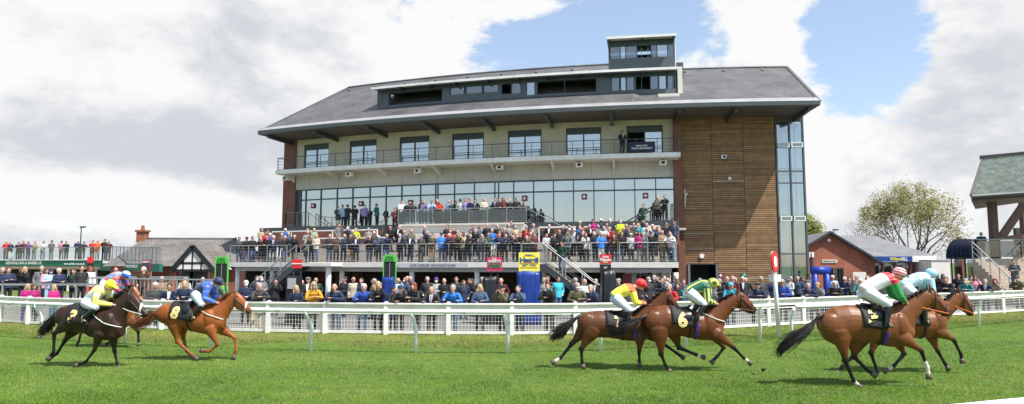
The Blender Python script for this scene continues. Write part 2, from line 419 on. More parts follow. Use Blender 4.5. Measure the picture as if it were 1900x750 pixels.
for p in FW: lo_.append((p.x * .9, -8, 0)); hi_.append((p.x, p.y - .02, 0))
m.sheet(lo_, hi_); struct('race_track', m, m_turf)
m = MB(); A_, B_ = [], []
for i, p in enumerate(FW):
    n = normal_out(FW, i); q = p - n * 1.9; A_.append((q.x, q.y, .004)); B_.append((p.x + n.x * .9, p.y + n.y * .9, .03))
m.sheet(A_, B_); struct('grass_verge', m, m_verge)
m = MB(); A_, B_ = [], []
for i, p in enumerate(FW):
    n = normal_out(FW, i); q = p + n * .9; A_.append((q.x, q.y, .02)); B_.append((q.x * 2.6, 150, .02))
m.sheet(A_, B_); struct('paved_apron', m, m_apron)
# grass blades: one uncountable mass
def blades(name, n, fn, h0, h1, wd, cols, seed):
    r = np.random.default_rng(seed); x, y = fn(r, n); n = len(x)
    # clumps, dry patches and hoof marks
    cl3 = np.clip((fbm(x * .55, y, .55, seed) - .5) * 2.6 + .5, 0, 1); cl5 = np.clip((fbm(x * .8, y, 2.4, seed + 40) - .5) * 2.4 + .5, 0, 1)
    cl = np.sin(x * 1.7 + np.sin(y * 2.3) * 1.3) * np.sin(y * 1.9 + np.sin(x * 1.1) * 2) * .5 + .5
    clz = np.sin(x * .55 + 1.7 * np.sin(y * .8)) * np.sin(y * 1.15 + 1.3 * np.sin(x * .35)) * .5 + .5
    cl2 = np.sin(x * 6.1 + 3 * np.sin(y * 4.3)) * np.sin(y * 7.7 + 2 * np.sin(x * 5.1)) * .5 + .5
    h = (h0 + (h1 - h0) * r.random(n)) * (.55 + .9 * cl5)
    a = r.random(n) * 2 * np.pi; ln_ = h * (.25 + .7 * r.random(n)); w = wd * (.7 + .6 * r.random(n)); b = r.random(n) * 2 * np.pi
    V = np.zeros((n, 3, 3), np.float32)
    V[:, 0, 0] = x - np.cos(b) * w; V[:, 0, 1] = y - np.sin(b) * w
    V[:, 1, 0] = x + np.cos(b) * w; V[:, 1, 1] = y + np.sin(b) * w
    V[:, 2, 0] = x + np.cos(a) * ln_; V[:, 2, 1] = y + np.sin(a) * ln_; V[:, 2, 2] = h
    me = bpy.data.meshes.new(name); me.vertices.add(n * 3); me.vertices.foreach_set('co', V.ravel())
    me.loops.add(n * 3); me.loops.foreach_set('vertex_index', np.arange(n * 3, dtype=np.int32))
    me.polygons.add(n); me.polygons.foreach_set('loop_start', np.arange(0, n * 3, 3, dtype=np.int32)); me.update(calc_edges=True)
    cols = np.array(cols, np.float32); t = r.random(n); k = (np.clip(cl3 * .55 + cl5 * .40 + t * .26 - .10, 0, .999) * len(cols)).astype(int)
    cc = cols[k] * (.86 + .28 * r.random((n, 1)))
    if seed == 3:
        q = np.random.default_rng(8); dx = q.random(900) * 44 - 22; dy = 12 + 9.5 * q.random(900); gi = {}
        for i_ in range(900): gi.setdefault((int(np.floor(dx[i_] * 2)), int(np.floor(dy[i_] * 2))), []).append(i_)
        near = np.full(n, 9.0)
        order = np.argsort(x); xs = x[order]
        for i_ in range(900):
            lo, hi = np.searchsorted(xs, (dx[i_] - .16, dx[i_] + .16)); o_ = order[lo:hi]; near[o_] = np.minimum(near[o_], np.hypot(x[o_] - dx[i_], (y[o_] - dy[i_]) * 1.3))
        dv = np.clip((.15 - near) / .06, 0, 1)[:, None] * .85; cc = cc * (1 - dv) + np.array((.085, .07, .028)) * dv; V[:, 2, 2] *= (1 - .6 * dv[:, 0]); me.vertices.foreach_set('co', V.ravel())
    setcol(me, np.repeat(cc, 3, axis=0).astype(np.float32))
    o = bpy.data.objects.new(name, me); C.objects.link(o); me.materials.append(m_blade); o['kind'] = 'stuff'; return o
m_blade, nt, p = NT('grass_blade'); at = nd(nt, 'ShaderNodeAttribute', attribute_name='col'); ln(nt, at.outputs['Color'], p.inputs['Base Color'])
p.inputs['Roughness'].default_value = .55; p.inputs['Specular IOR Level'].default_value = .25
tr = nd(nt, 'ShaderNodeBsdfTranslucent'); ln(nt, at.outputs['Color'], tr.inputs[0]); mx = nd(nt, 'ShaderNodeMixShader'); mx.inputs[0].default_value = .35
ln(nt, p.outputs[0], mx.inputs[1]); ln(nt, tr.outputs[0], mx.inputs[2]); ln(nt, mx.outputs[0], nt.nodes['Material Output'].inputs[0])
FX = np.array([p_.x for p_ in FW]); FY = np.array([p_.y for p_ in FW])
def trackpts(r, n):
    y = 11.2 + (34 - 11.2) * r.random(n) ** 1.5; x = (r.random(n) * 2 - 1) * (y * .80 + 1.5)
    k = y < np.interp(x, FX, FY) - 2.6; return x[k], y[k]
def vnoise(x, y, s, seed):
    g = np.random.default_rng(seed).random((97, 97)); u = (x * s) % 96; v = (y * s) % 96; i = u.astype(int); j = v.astype(int); f = u - i; h = v - j; f = f * f * (3 - 2 * f); h = h * h * (3 - 2 * h)
    return (g[i, j] * (1 - f) + g[i + 1, j] * f) * (1 - h) + (g[i, j + 1] * (1 - f) + g[i + 1, j + 1] * f) * h
def fbm(x, y, s, seed): return sum(vnoise(x, y, s * 2 ** k, seed + k) * .5 ** k for k in range(4)) / 1.875
def vergepts(r, n):
    x = FX[0] + (FX[-1] - FX[0]) * r.random(n); y = np.interp(x, FX, FY) + .7 - 4.6 * r.random(n) ** 1.5 * (.45 + .9 * fbm(x, x * 0 + 3, .8, 4)); return x, y
blades('grass', 560000, trackpts, .016, .045, .006, [(.078, .150, .012), (.105, .195, .017), (.138, .245, .024), (.175, .295, .034), (.22, .34, .048), (.29, .37, .09)], 3)
blades('verge_grass', 170000, vergepts, .025, .085, .008, [(.12, .19, .03), (.16, .22, .04), (.22, .25, .06), (.28, .28, .085), (.36, .32, .13), (.19, .23, .05)], 5)
# ---------------------------------------------------------------- crowd fence
def railpts(pts, z, w=0): 
    return [pts[i] + normal_out(pts, i) * w + Vector((0, 0, z)) for i in range(len(pts))]
def seglist(pts, step=2.6):
    out = []
    for a, b in zip(pts, pts[1:]):
        n = max(1, round((b - a).length / step))
        for i in range(n): out.append(a.lerp(b, i / n))
    return out + [pts[-1]]
FH = 1.14
fr = thing('crowd_fence', 'long white boarded fence with wire grid that spectators lean on', 'fence', tuple(FW[11]))
def strip(pts, z0, z1, w0, w1):
    mb = MB(); rings = []
    for i, p in enumerate(pts):
        n = normal_out(pts, i); rings.append([(p + n * w0) + Vector((0, 0, z0)), (p + n * w1) + Vector((0, 0, z0)), (p + n * w1) + Vector((0, 0, z1)), (p + n * w0) + Vector((0, 0, z1))])
    mb.loft(rings); return mb
strip(FW, FH - .05, FH, -.10, .10).build('top_rail', m_white, fr)
strip(FW, FH - .29, FH - .06, -.012, .012).build('face_board', m_white, fr)
strip(FW, .06, .16, -.02, .02).build('kick_board', m_white, fr)
strip(FW, FH - .40, FH - .36, -.015, .015).build('mid_rail', m_white, fr)
for x, y in FENCE[1:-1]:
    p = G(x, y); mb = MB(); mb.bar(p, p + Vector((0, 0, FH + .02)), .15, .15); mb.bar(p + Vector((0, 0, FH + .02)), p + Vector((0, 0, FH + .06)), .10, .10); mb.build('post', m_white, fr)
for a, b in zip(FW[1:], FW[2:]):
    mb = MB(); L = (b - a).length; t = (b - a).normalized(); k = int(L / .115); a2 = a - Vector((0, 0, 0)); nn = Vector((-t.y, t.x, 0)) * .03
    for i in range(1, k):
        q = a + t * (L * i / k) + nn; mb.bar(q + Vector((0, 0, .18)), q + Vector((0, 0, FH - .37)), .0085, .006, up=nn)
    for z in (.22, .36, .50, .64): mb.bar(a + nn + Vector((0, 0, z)), b + nn + Vector((0, 0, z)), .007, .009)
    mb.build('wire_panel', m_white, fr)
# ---------------------------------------------------------------- running rails
m_whiterail2 = M('rail_joint', (.62, .61, .58), .6, .1, 6)
def curvy(pts, z, step=1.0):
    out = []; P_ = [Vector(p) for p in pts]
    for i in range(len(P_) - 1):
        p0 = P_[max(0, i - 1)]; p1 = P_[i]; p2 = P_[i + 1]; p3 = P_[min(len(P_) - 1, i + 2)]
        for k in range(5):
            t = k / 5; out.append(.5 * ((2 * p1) + (p2 - p0) * t + (2 * p0 - 5 * p1 + 4 * p2 - p3) * t * t + (3 * p1 - p0 - 3 * p2 + p3) * t ** 3))
    return out + [P_[-1]]
def runrail(label, railpx, posts, ends):
    P_ = curvy([G(x, y, 1.2) for x, y in railpx], 1.2)
    t = thing('running_rail', label, 'rail', tuple(G(*posts[len(posts) // 2])), 'white running rails beside the turf')
    mb = MB(); mb.tube(P_, .062, 10); rt_ = mb.build('rail_tube', m_whiterail, t, True)
    for k_ in range(3, len(P_) - 3, 4):
        d_ = (P_[k_ + 1] - P_[k_]).normalized(); mb = MB(); mb.tube([P_[k_] - d_ * .09, P_[k_] + d_ * .09], .069, 10); mb.build('joint_sleeve', m_whiterail2, rt_)
    for x, y in posts:
        b = G(x, y)
        f0 = min(P_, key=lambda q: abs(proj((q.x, q.y, 0))[0] - x)); lo_i = max(1, P_.index(f0)); a_, c_ = P_[lo_i - 1], P_[min(len(P_) - 1, lo_i + 1)]
        xa, xc = proj((a_.x, a_.y, 0))[0], proj((c_.x, c_.y, 0))[0]; q_ = a_.lerp(c_, (x - xa) / (xc - xa)); n_ = Vector((-(c_ - a_).y, (c_ - a_).x, 0)).normalized(); b = Vector((q_.x, q_.y, 0)) + n_ * .22
        k_ = min(range(len(P_) - 1), key=lambda i: 0 if P_[i].x <= b.x <= P_[i + 1].x else 9 + abs(P_[i].x - b.x)); f_ = max(0, min(1, (b.x - P_[k_].x) / (P_[k_ + 1].x - P_[k_].x))); tp = P_[k_].lerp(P_[k_ + 1], f_); tp = Vector((tp.x, tp.y, 1.17))
        # gooseneck foot
        pts = [b, b + Vector((0, 0, .70)), b.lerp(Vector((tp.x, tp.y, 0)), .2) + Vector((-.03, 0, .84)), Vector((tp.x - .07, tp.y + .02, 1.05)), Vector((tp.x - .08, tp.y, 1.17))]
        mb = MB(); mb.chain(pts, [.055] * 5, [.04] * 5, side=(1, 0, 0), n=8); mb.build('post', m_whiterail, t, True)
runrail('long white plastic running rail on bent posts, left of the winning post', [(-160, 552), (0, 561), (60, 563.5), (230, 569), (400, 573.5), (600, 576.5), (820, 578.5), (1000, 578.5), (1150, 576), (1300, 572), (1433, 567)],
        [(-100, 622), (63, 628), (220, 635), (380, 640), (570, 645), (768, 650), (942, 652), (1120, 648), (1281, 642), (1421, 636)], 0)
runrail('shorter white running rail that starts right of the winning post', [(1477, 569), (1600, 564), (1750, 557), (1900, 548), (2050, 540)], [(1480, 637), (1652, 627), (1829, 614), (1990, 602)], 0)
mb = MB(); mb.tube([G(1690, 768, 1.1), G(1800, 757, 1.1), G(1860, 751, 1.1), G(1960, 742, 1.1), G(2150, 726, 1.1)], .055, 12)
nr = thing('near_rail', 'white rail end close to the camera at the lower right corner', 'rail', tuple(G(1960, 738, 1.1) - Vector((0, 0, 1.1))), 'white running rails beside the turf')
mb.build('rail_tube', m_whiterail, nr, True)
for q in (G(1740, 756, 1.1), G(2060, 731, 1.1)):
    mb = MB(); mb.chain([(q.x, q.y, 0), (q.x, q.y, 1.05)], .04, n=8); mb.build('post', m_whiterail, nr, True)
# ---------------------------------------------------------------- winning post
b = G(1446, 627.5); wp = thing('winning_post', 'white winning post carrying a red disc with a white oval', 'post', tuple(b))
mb = MB(); mb.chain([b, b + Vector((-.12, 0, 2.98))], [.075, .065], n=12); mb.build('pole', m_white, wp, True)
c = b + Vector((-.14, -.12, 2.62)); ax = Vector((.34, -.94, 0)).normalized(); xx = Vector((0, 0, 1)).cross(ax)
def disc(c, r0, r1, th, n=32):
    mb = MB(); mb.prism([c + xx * (r0 * math.cos(2 * PI * k / n)) + Vector((0, 0, r1 * math.sin(2 * PI * k / n))) for k in range(n)], ax * th); return mb
xx = Vector((.61, .79, 0)).normalized(); ax = Vector((.79, -.61, 0)); d_ = disc(c, .36, .36, .05).build('disc', m_red, wp)
disc(c + ax * .05, .16, .19, .01).build('white_oval', m_white, d_)
mb = MB(); q = b + Vector((-.02, .10, 2.05)); mb.box((q.x - .22, q.y, q.z - .12), (q.x + .2, q.y + .04, q.z + .13)); mb.build('side_board', m_white, wp)
# ---------------------------------------------------------------- grandstand
UL, UR, UW, UG = -33.66, .3, 6.98, 9.0
gs = thing('grandstand', 'four storey racecourse grandstand with slate roof, glazed front and timber clad end', 'grandstand', tuple(B(-12, 0, 0)))
def bb(mb, u0, u1, w0, w1, z0, z1, n=None): mb.box((u0, w0, z0), (u1, w1, z1), BT, n)
def gp(name, mat, boxes, parent=None, smooth=False):
    mb = MB()
    for b in boxes: bb(mb, *b)
    return mb.build(name, mat, parent or gs, smooth)
def gps(name, mat, boxes, parent=None):
    for b in boxes: gp(name, mat, [b], parent)
ZG, ZT, ZB, ZH, ZS = 5.45, 7.93, 10.39, 8.83, 13.3
# piers
gp('brick_pier', m_brickp, [(UL, UL + 1.35, -6, .12, 0, 13.2)])
gp('brick_pier', m_brickp, [(-.28, UR, -1, .35, 4.2, 13.3), (-.28, UR, -1, .35, 0, 4.2)][:1])
gp('brick_pier', m_brickp, [(-.15, UR + .04, -1, .7, 0, 4.15)])
gp('pier_cap', m_cream, [(-.75, UR + .1, .36, .9, 4.9, 5.05)])
# upper wall with seven openings
wins = [-30.18, -25.4, -20.6, -15.98, -11.38, -6.85, -2.33]; WH = 1.33
edges = [UL + 1.35] + sum([[c - WH, c + WH] for c in wins], []) + [-.28]
bx = [(edges[i], edges[i + 1], -.3, 0, ZB, ZS) for i in range(0, len(edges), 2)]
bx += [(c - WH, c + WH, -.3, 0, 12.74, ZS) for c in wins]
gp('upper_wall', m_cream, bx)
for c in wins:
    fr_ = gp('balcony_window', m_frame, [(c - WH + .003, c - WH + .1, -.22, -.1, ZB, 12.73, 1), (c + WH - .1, c + WH - .003, -.22, -.1, ZB, 12.73, 1), (c - .05, c + .05, -.22, -.1, ZB, 12.3, 1), (c - WH + .1, c + WH - .1, -.22, -.08, 12.25, 12.72, 1),
                                         (c - WH + .1, c + WH - .1, -.22, -.1, ZB + .01, ZB + .12, 1), (c - WH + .1, c + WH - .1, -.2, -.11, ZB + .62, ZB + .68, 1)])
    for s in (-1, 1):
        if c > -3 and s < 0: continue
        gp('pane', m_glass, [(c + (.05 if s > 0 else -WH + .1), c + (WH - .1 if s > 0 else -.05), -.17, -.155, ZB + .12, 12.25, 1)], fr_)
    if c < -26 or -20 < c < -10: gp('blind', m_curtain, [(c + .1, c + WH - .15, -.5, -.48, ZB + .1, 12.2, 1)], fr_)
gp('interior_shell', m_interior2, [(UL + 1.4, -.3, -5, -4.9, ZG, 13.1), (UL + 1.4, -.3, -4.9, -.32, 13.12, 13.2), (UL + 1.4, -.3, -4.9, -.32, 10.1, 10.3), (UL + 1.4, -.3, -4.9, -.02, 5.2, 5.42), (UL + 1.4, UL + 1.5, -4.9, -.32, 5.45, 13.1)])
# mid band
gp('panel_band', m_creamlow, [(UL + 1.35, -.28, -.3, 0, ZH + .01, 10.06)])
pj = [(UL + 1.35 + 1.53 * i) for i in range(1, 21)]
gp('panel_joint', m_soffit, [(x, x + .015, 0.001, .006, ZH + .05, 10.03, 1) for x in pj])
# balcony
bal = gp('balcony', m_offwhite, [(UL + .55, .02, .003, 1.5, 10.06, ZB)])
gp('drip_edge', m_white, [(UL + .5, .06, 1.5, 1.56, 10.10, ZB + .03)], bal)
for c in [-32.4, -27.8, -23.0, -18.3, -13.7, -9.1, -4.6]:
    mb = MB(); mb.prism([B(c - .09, .01, 9.45), B(c - .09, 1.35, 9.95), B(c - .09, 1.35, 10.05), B(c - .09, .01, 10.05)], B(c + .09, 0, 0) - B(c - .09, 0, 0)); mb.build('bracket', m_offwhite, gs)
def railing(name, u0, u1, w, z0, mat, h=1.1, step=1.45, wires=4, lab=None, parent=gs, infill=None, topr=.03, w1=None, z1=None):
    """posts, a round top rail and wires between (u0,w,z0) and (u1,w1,z1)"""
    w1 = w if w1 is None else w1; z1 = z0 if z1 is None else z1
    L = math.hypot(math.hypot(u1 - u0, w1 - w), z1 - z0); n = max(1, round(L / step)); mb = MB()
    P_ = [(u0 + (u1 - u0) * i / n, w + (w1 - w) * i / n, z0 + (z1 - z0) * i / n) for i in range(n + 1)]
    mb.tube([B(a, b_, c + h) for a, b_, c in P_], topr, 6)
    for a, b_, c in P_: mb.bar(B(a, b_, c), B(a, b_, c + h), .045, .045)
    for k in range(1, wires + 1):
        z = h * k / (wires + 1)
        for p, q in zip(P_, P_[1:]): mb.bar(B(p[0], p[1], p[2] + z), B(q[0], q[1], q[2] + z), .012, .012)
    for p, q in zip(P_, P_[1:]): mb.bar(B(p[0], p[1], p[2] + .1), B(q[0], q[1], q[2] + .1), .03, .03)
    o = mb.build(name, mat, parent)
    if infill:
        mb = MB()
        for p, q in zip(P_, P_[1:]):
            a = B(*p); b_ = B(*q); t = (b_ - a); mb.prism([a + t * .04 + Vector((0, 0, .14)), a + t * .96 + Vector((0, 0, .14)), a + t * .96 + Vector((0, 0, h - .1)), a + t * .04 + Vector((0, 0, h - .1))], Vector((0, .012, 0)))
        mb.build('infill_panel', infill, o)
    return o
railing('balcony_railing', UL + .62, -.03, 1.42, ZB, m_greysteel, 1.08, 1.5, 3)
railing('balcony_railing', -.03, -.03, 1.4, ZB, m_greysteel, 1.08, 1.4, 3, w1=.1)
railing('balcony_railing', UL + .62, UL + .62, 1.4, ZB, m_greysteel, 1.08, 1.4, 3, w1=.1)
# glazed front
mull = [UL + 1.95] + [U(x, 0, 7.5) for x in (567, 595, 625, 654, 686, 716, 745, 780, 808, 812, 843, 880, 918, 925, 953, 990, 1027, 1064, 1102, 1140, 1178, 1217)] + [-.3]
cw = gp('curtain_wall', m_frame, [(x - .035, x + .035, -.12, .03, ZG, ZH, 1) for x in mull] + [(UL + 1.95, -.28, -.12, .025, z - .05, z + .05) for z in (ZG + .12, ZT, ZH - .05)] + [(UL + 1.35, -.28, -.1, .04, ZG - .28, ZG + .06)])
for a, b_ in zip(mull, mull[1:]):
    gp('pane', m_glass, [(a + .035, b_ - .035, -.06, -.045, ZG + .17, ZT - .05, 1)], cw)
    gp('pane', m_glass, [(a + .035, b_ - .035, -.06, -.045, ZT + .05, ZH - .1, 1)], cw)
gp('side_door', m_frame, [(UL + 1.35, UL + 1.93, -.3, -.1, ZG, ZH)])
for i, x in enumerate([597, 607, 652, 664, 735, 746, 820, 830, 895, 905, 985, 996, 1010, 1030, 1118, 1145, 1155]):
    u = U(x, -.6, 7)
    mb = MB()
    for k in range(6): mb.chain([B(u + k * .11, -.6 - .05 * (k % 2), ZG), B(u + k * .11, -.6 - .05 * (k % 2), ZH - .1)], .06, n=6)
    mb.build('curtain', m_curtain, gs, True)
for i in range(9):
    u = -30 + i * 3.3; gp('dining_table', m_curtain, [(u - .8, u + .8, -2.2, -1.2, ZG + .7, ZG + .76, 1), (u - .78, u + .78, -2.18, -1.22, ZG + .1, ZG + .7, 1)])
# soffit, eave, gutter, roof
WE, ZE = 3.2, 13.48; URE = UG - .05; ULE = UL + .2
roof = MB()
RIDW, RIDZ = -6.2, 19.3; HL = 1.6; HR = -1.4
def rl(u, w, z): return B(u, w, z)
sec = []
n = 24
A_, B2, C2 = [], [], []
for i in range(n + 1):
    t = i / n; ue = ULE + (URE - ULE) * t; ur = (ULE + HL) + (URE - HR - ULE - HL) * t
    A_.append(rl(ue, WE, ZE + .05)); B2.append(rl(ur, RIDW, RIDZ if ur < -.5 else 18.62)); C2.append(rl(ue, -15, 13.4))
mb = MB(); mb.sheet(A_, B2); mb.sheet(B2, C2); mb.poly([A_[0], B2[0], C2[0]]); mb.poly([A_[-1], C2[-1], B2[-1]])
rf = mb.build('roof', m_slate, gs)
mb = MB(); mb.tube([p + Vector((0, 0, .02)) for p in B2], .11, 6); mb.build('ridge_tiles', m_slate, rf)
mb = MB()
for i in range(26):
    t = (i + .5) / 26; ur = (ULE + HL) + (URE - HR - ULE - HL) * t
    if -6 < ur < 1 or i % 2: continue
    f_ = .10; zr_ = RIDZ if ur < 0 else 18.62; mb = MB(); mb.ell(B(ur, RIDW + (WE - RIDW) * f_, zr_ - (zr_ - ZE) * f_ + .05), (.13, .13, .08), n=6); mb.build('roof_vent', m_greysteel, rf)
mb = MB(); sl_ = (RIDZ - ZE) / (WE - RIDW); mb.loft([[B(ULE + (URE - ULE) * i / 30, w_, ZE + .05 + (WE - w_) * sl_ + dz_) for w_, dz_ in ((WE + .02, .03), (WE - .5, .03), (WE - .5, .07), (WE + .02, .07))] for i in range(31)]); mb.build('flashing', M('lead_flashing', (.30, .30, .305), .5, .12, 2, var2=.15), rf)
mb = MB(); mb.loft([[B(u, WE + dx, z) for dx, z in ((0, ZE - .28), (.14, ZE - .22), (.16, ZE + .02), (0, ZE + .06))] for u in [ULE + (URE - ULE) * i / 30 for i in range(31)]]); mb.build('gutter', m_greysteel, rf)
mb = MB(); mb.tube([B(u, WE + .12, ZE + .06) for u in [ULE + (URE - ULE) * i / 30 for i in range(31)]], .035, 6); mb.build('gutter_lip', m_steel, rf)
mb = MB()
ul = [ULE + (URE - ULE) * i / 30 for i in range(31)]
mb.loft([[B(u, WE, ZE - .26), B(u, -6, 13.05), B(u, -6, 13.2), B(u, WE, ZE - .1)] for u in ul]); mb.build('soffit', m_soffit, gs)
for c in [-32.7, -27.9, -23.1, -18.4, -13.8, -9.2, -4.7, -.1, 3.6, 8.4]:
    mb = MB(); mb.bar(B(c, .0, 12.9), B(c, 3.0, 13.1), .2, .30); mb.build('eave_beam', m_frame, gs)
mb = MB()
for a in (B2[0], B2[-1]): pass
mb.bar(A_[0] + Vector((0, 0, -.02)), B2[0], .2, .16); mb.build('verge_board', m_greysteel, rf); mb = MB(); mb.bar(A_[-1] + Vector((0, 0, -.02)), B2[-1], .2, .16); mb.build('verge_board', m_greysteel, rf)
gp('rear_wall', m_brickp, [(UL, UG, -14.5, -14.2, 0, 13.3)]); gp('side_wall', m_brickp, [(UG - .25, UG - .02, -14, -3.5, 0, 13.1, 1), (UL, UL + .3, -14.2, -6, 0, 13.1, 1)])
# timber clad end
rnd = random.Random(4); mb = MB(); pans = [UR + .02, U(1322, 0, 8), U(1381, 0, 8), UW - .02]; z = 0.0; doorL, doorR, doorT = U(1281, 0, 2), U(1327, 0, 2), 2.45
SLH = .14; rows = int(13.25 / SLH)
for j in range(rows):
    z0 = j * SLH
    for a, b_ in zip(pans, pans[1:]):
        k = rnd.uniform(.72, 1.12); hue = rnd.uniform(-.012, .012); mb.col = (.315 * k, (.178 + hue) * k, (.083 + hue * .4) * k)
        if rnd.random() < .018: mb.col = (.42 * k, .31 * k, .20 * k)
        dz = rnd.uniform(0, .008); dw = rnd.uniform(0, .012)
        segs = [(a + .02, b_ - .02)]
        if z0 < doorT and a < doorR and b_ > doorL:
            segs = [s_ for s_ in ((a + .02, doorL), (doorR, b_ - .02)) if s_[1] - s_[0] > .05]
        for s0, s1 in segs:
            spl = rnd.uniform(s0 + .3, s1 - .3) if s1 - s0 > 1.2 and rnd.random() < .3 else None
            for q0, q1 in ([(s0, spl - .004), (spl + .004, s1)] if spl else [(s0, s1)]):
                bb(mb, q0, q1, .02, .05 + dw, z0 + .012 + dz, z0 + SLH - .02, 1); 
                if spl: k2 = rnd.uniform(.85, 1.15); mb.col = tuple(c * k2 for c in mb.col)
mb.build('timber_cladding', M('larch_boards', rough=.8, attr=True, var=.22, scale=2.2, bump=.3, bscale=30), gs)
gp('cladding_backing', m_black, [(UR, doorL, -.2, .01, 0, ZS), (doorR, UW, -.2, .01, 0, ZS), (doorL, doorR, -.2, .01, doorT, ZS)])
gp('end_door', m_frame, [(doorL - .22, doorL, -.25, .12, 0, doorT + .05, 1), (doorR, doorR + .2, -.25, .12, 0, doorT + .05, 1), (doorL, doorR, -.25, .10, doorT, doorT + .08, 1)])
gp('door_recess', m_interior, [(doorL, doorR, -2.6, -2.5, 0, doorT, 1), (doorL - .1, doorR + .1, -2.5, -.26, doorT + .02, doorT + .1, 1)])
gp('door_edge', m_steel, [(doorL - .16, doorL - .08, .13, .16, .1, doorT, 1), (doorR + .06, doorR + .12, .13, .16, .1, doorT, 1)])
# glazed stair tower
gm = (UW + UG) / 2
gl = gp('stair_tower_frame', m_panel, [(x - .05, x + .05, -.12, .12, 0, 12.85, 1) for x in (UW + .06, gm, UG - .05)] + [(UW, UG, -.12, .10, z - .04, z + .04, 1) for z in (12.82, 10.95, 9.15, 8.3, 5.85, 3.2)])
zs = [0, 3.2, 5.85, 8.3, 9.15, 10.95, 12.82]
for z0, z1 in zip(zs, zs[1:]):
    for a, b_ in ((UW + .11, gm - .05), (gm + .05, UG - .1)): gp('pane', m_glassb, [(a, b_, -.02, 0, z0 + .05, z1 - .05, 1)], gl)
for zc in (11.05, 5.72):
    for a, b_ in ((UW + .14, gm - .06), (gm + .08, UG - .12)):
        v = gp('vent_window', m_white, [(a, b_, .13, .2, zc - .18, zc - .12, 1), (a, b_, .13, .2, zc + .12, zc + .18, 1), (a, a + .07, .13, .2, zc - .12, zc + .12, 1), (b_ - .07, b_, .13, .2, zc - .12, zc + .12, 1)])
        gp('pane', m_glassd, [(a + .07, b_ - .07, .15, .16, zc - .12, zc + .12, 1)], v)
gp('stair_tower_side', m_glassb, [(UG - .04, UG - .02, -3.4, -.1, 0, 12.85, 1)]); gp('side_mullion', m_panel, [(UG - .06, UG + .02, w - .05, w + .05, 0, 12.85, 1) for w in (-.1, -1.7, -3.4)])
gp('tower_floor', m_greyconc, [(UW + .1, UG - .1, -3.2, -.3, z, z + .25, 1) for z in (3.1, 5.8, 9.2, 12.5)]); gp('tower_rear', m_curtain, [(UW + .1, UG - .1, -3.4, -3.3, 0, 12.8, 1), (UW, UW + .08, -3.3, -.3, 0, 12.8, 1)])
gp('tower_fascia', m_soffit, [(UW, UG + .02, -.1, .06, 12.86, 13.3, 1)])
# dormer strip of boxes in the roof
WD = .55; d0 = U(700, WD, 15.8); d1 = 0.0; ZD0, ZD1 = 14.9, 16.45
dm = gp('roof_boxes', m_panel, [(d0, d1, -2.2, WD - .32, ZD0, ZD0 + .4), (d0, d1, -3.6, -3.5, ZD0, ZD1 + .2), (d0, d0 + .12, -3.4, WD, ZD0 - .4, ZD1)])
def upx(x, z=15.8): return U(x, WD, z)
gp('sill_band', m_panel, [(d0, d1, WD - .3, WD, ZD0 - .25, ZD0 + .42)], dm); gp('head_band', m_frame, [(d0, d1, WD - .3, WD - .02, ZD1 - .15, ZD1 + .2)], dm)
solid = [(703, 722), (820, 834), (925, 930), (967, 976), (993, 997), (1106, 1134), (1177, 1180), (1252, 1256)]
gps('wall_panel', m_panel, [(upx(a), min(upx(b_), -.01), WD - .3, WD - .01, ZD0 + .42, ZD1 - .15, 1) for a, b_ in solid if upx(b_) <= .3], dm)
gps('wall_panel', m_panel, [(upx(834), upx(925), WD - .3, WD - .01, ZD0 + .42, ZD0 + .85), (upx(930), upx(967), WD - .3, WD - .01, ZD0 + .42, ZD0 + .62, 1)], dm)
for a, b_, z0, mt in [(834, 862, .85, m_glassd), (863, 895, .85, m_glassd), (896, 925, .85, m_glassd), (948, 967, .62, m_glassd), (976, 993, .42, m_glass), (1134, 1150, .42, m_glassd), (1151, 1162, .42, m_glass), (1162, 1177, .42, m_glassd), (1206, 1222, .42, m_glassd), (1222, 1237, .42, m_glass), (1238, 1250, .42, m_glassd), (708, 721, .5, m_glassd)]:
    fr_ = gp('box_window', m_frame, [(upx(a), upx(a) + .06, WD - .2, WD + .01, ZD0 + z0, ZD1 - .15, 1), (upx(b_) - .06, upx(b_), WD - .2, WD + .01, ZD0 + z0, ZD1 - .15, 1)], dm)
    gp('box_pane', mt, [(upx(a) + .06, upx(b_) - .06, WD - .1, WD - .09, ZD0 + z0, ZD1 - .15, 1)], dm)
gps('opening_bar', m_frame, [(upx(x), upx(x) + .05, WD - .15, WD - .05, ZD0 + .42, ZD1 - .15, 1) for x in (1047, 1190, 930, 948)], dm)
cn = MB(); uu = [d0 - .1 + (d1 - d0 + .1) * i / 20 for i in range(21)]
cn.loft([[B(u, WD + .75, ZD1 + .12), B(u, -2.6, ZD1 + .5), B(u, -2.6, ZD1 + .6), B(u, WD + .75, ZD1 + .27)] for u in uu]); cn.build('box_canopy', m_greyconc, dm)
gp('canopy_edge', m_white, [(d0 - .12, d1 + .02, WD + .75, WD + .80, ZD1 + .08, ZD1 + .26)], dm)
gp('canopy_rib', m_frame, [(upx(x), upx(x) + .16, WD + .02, WD + .7, ZD1 - .05, ZD1 + .12, 1) for x in (746, 800, 846, 905, 960, 1015, 1073, 1130, 1190)], dm)
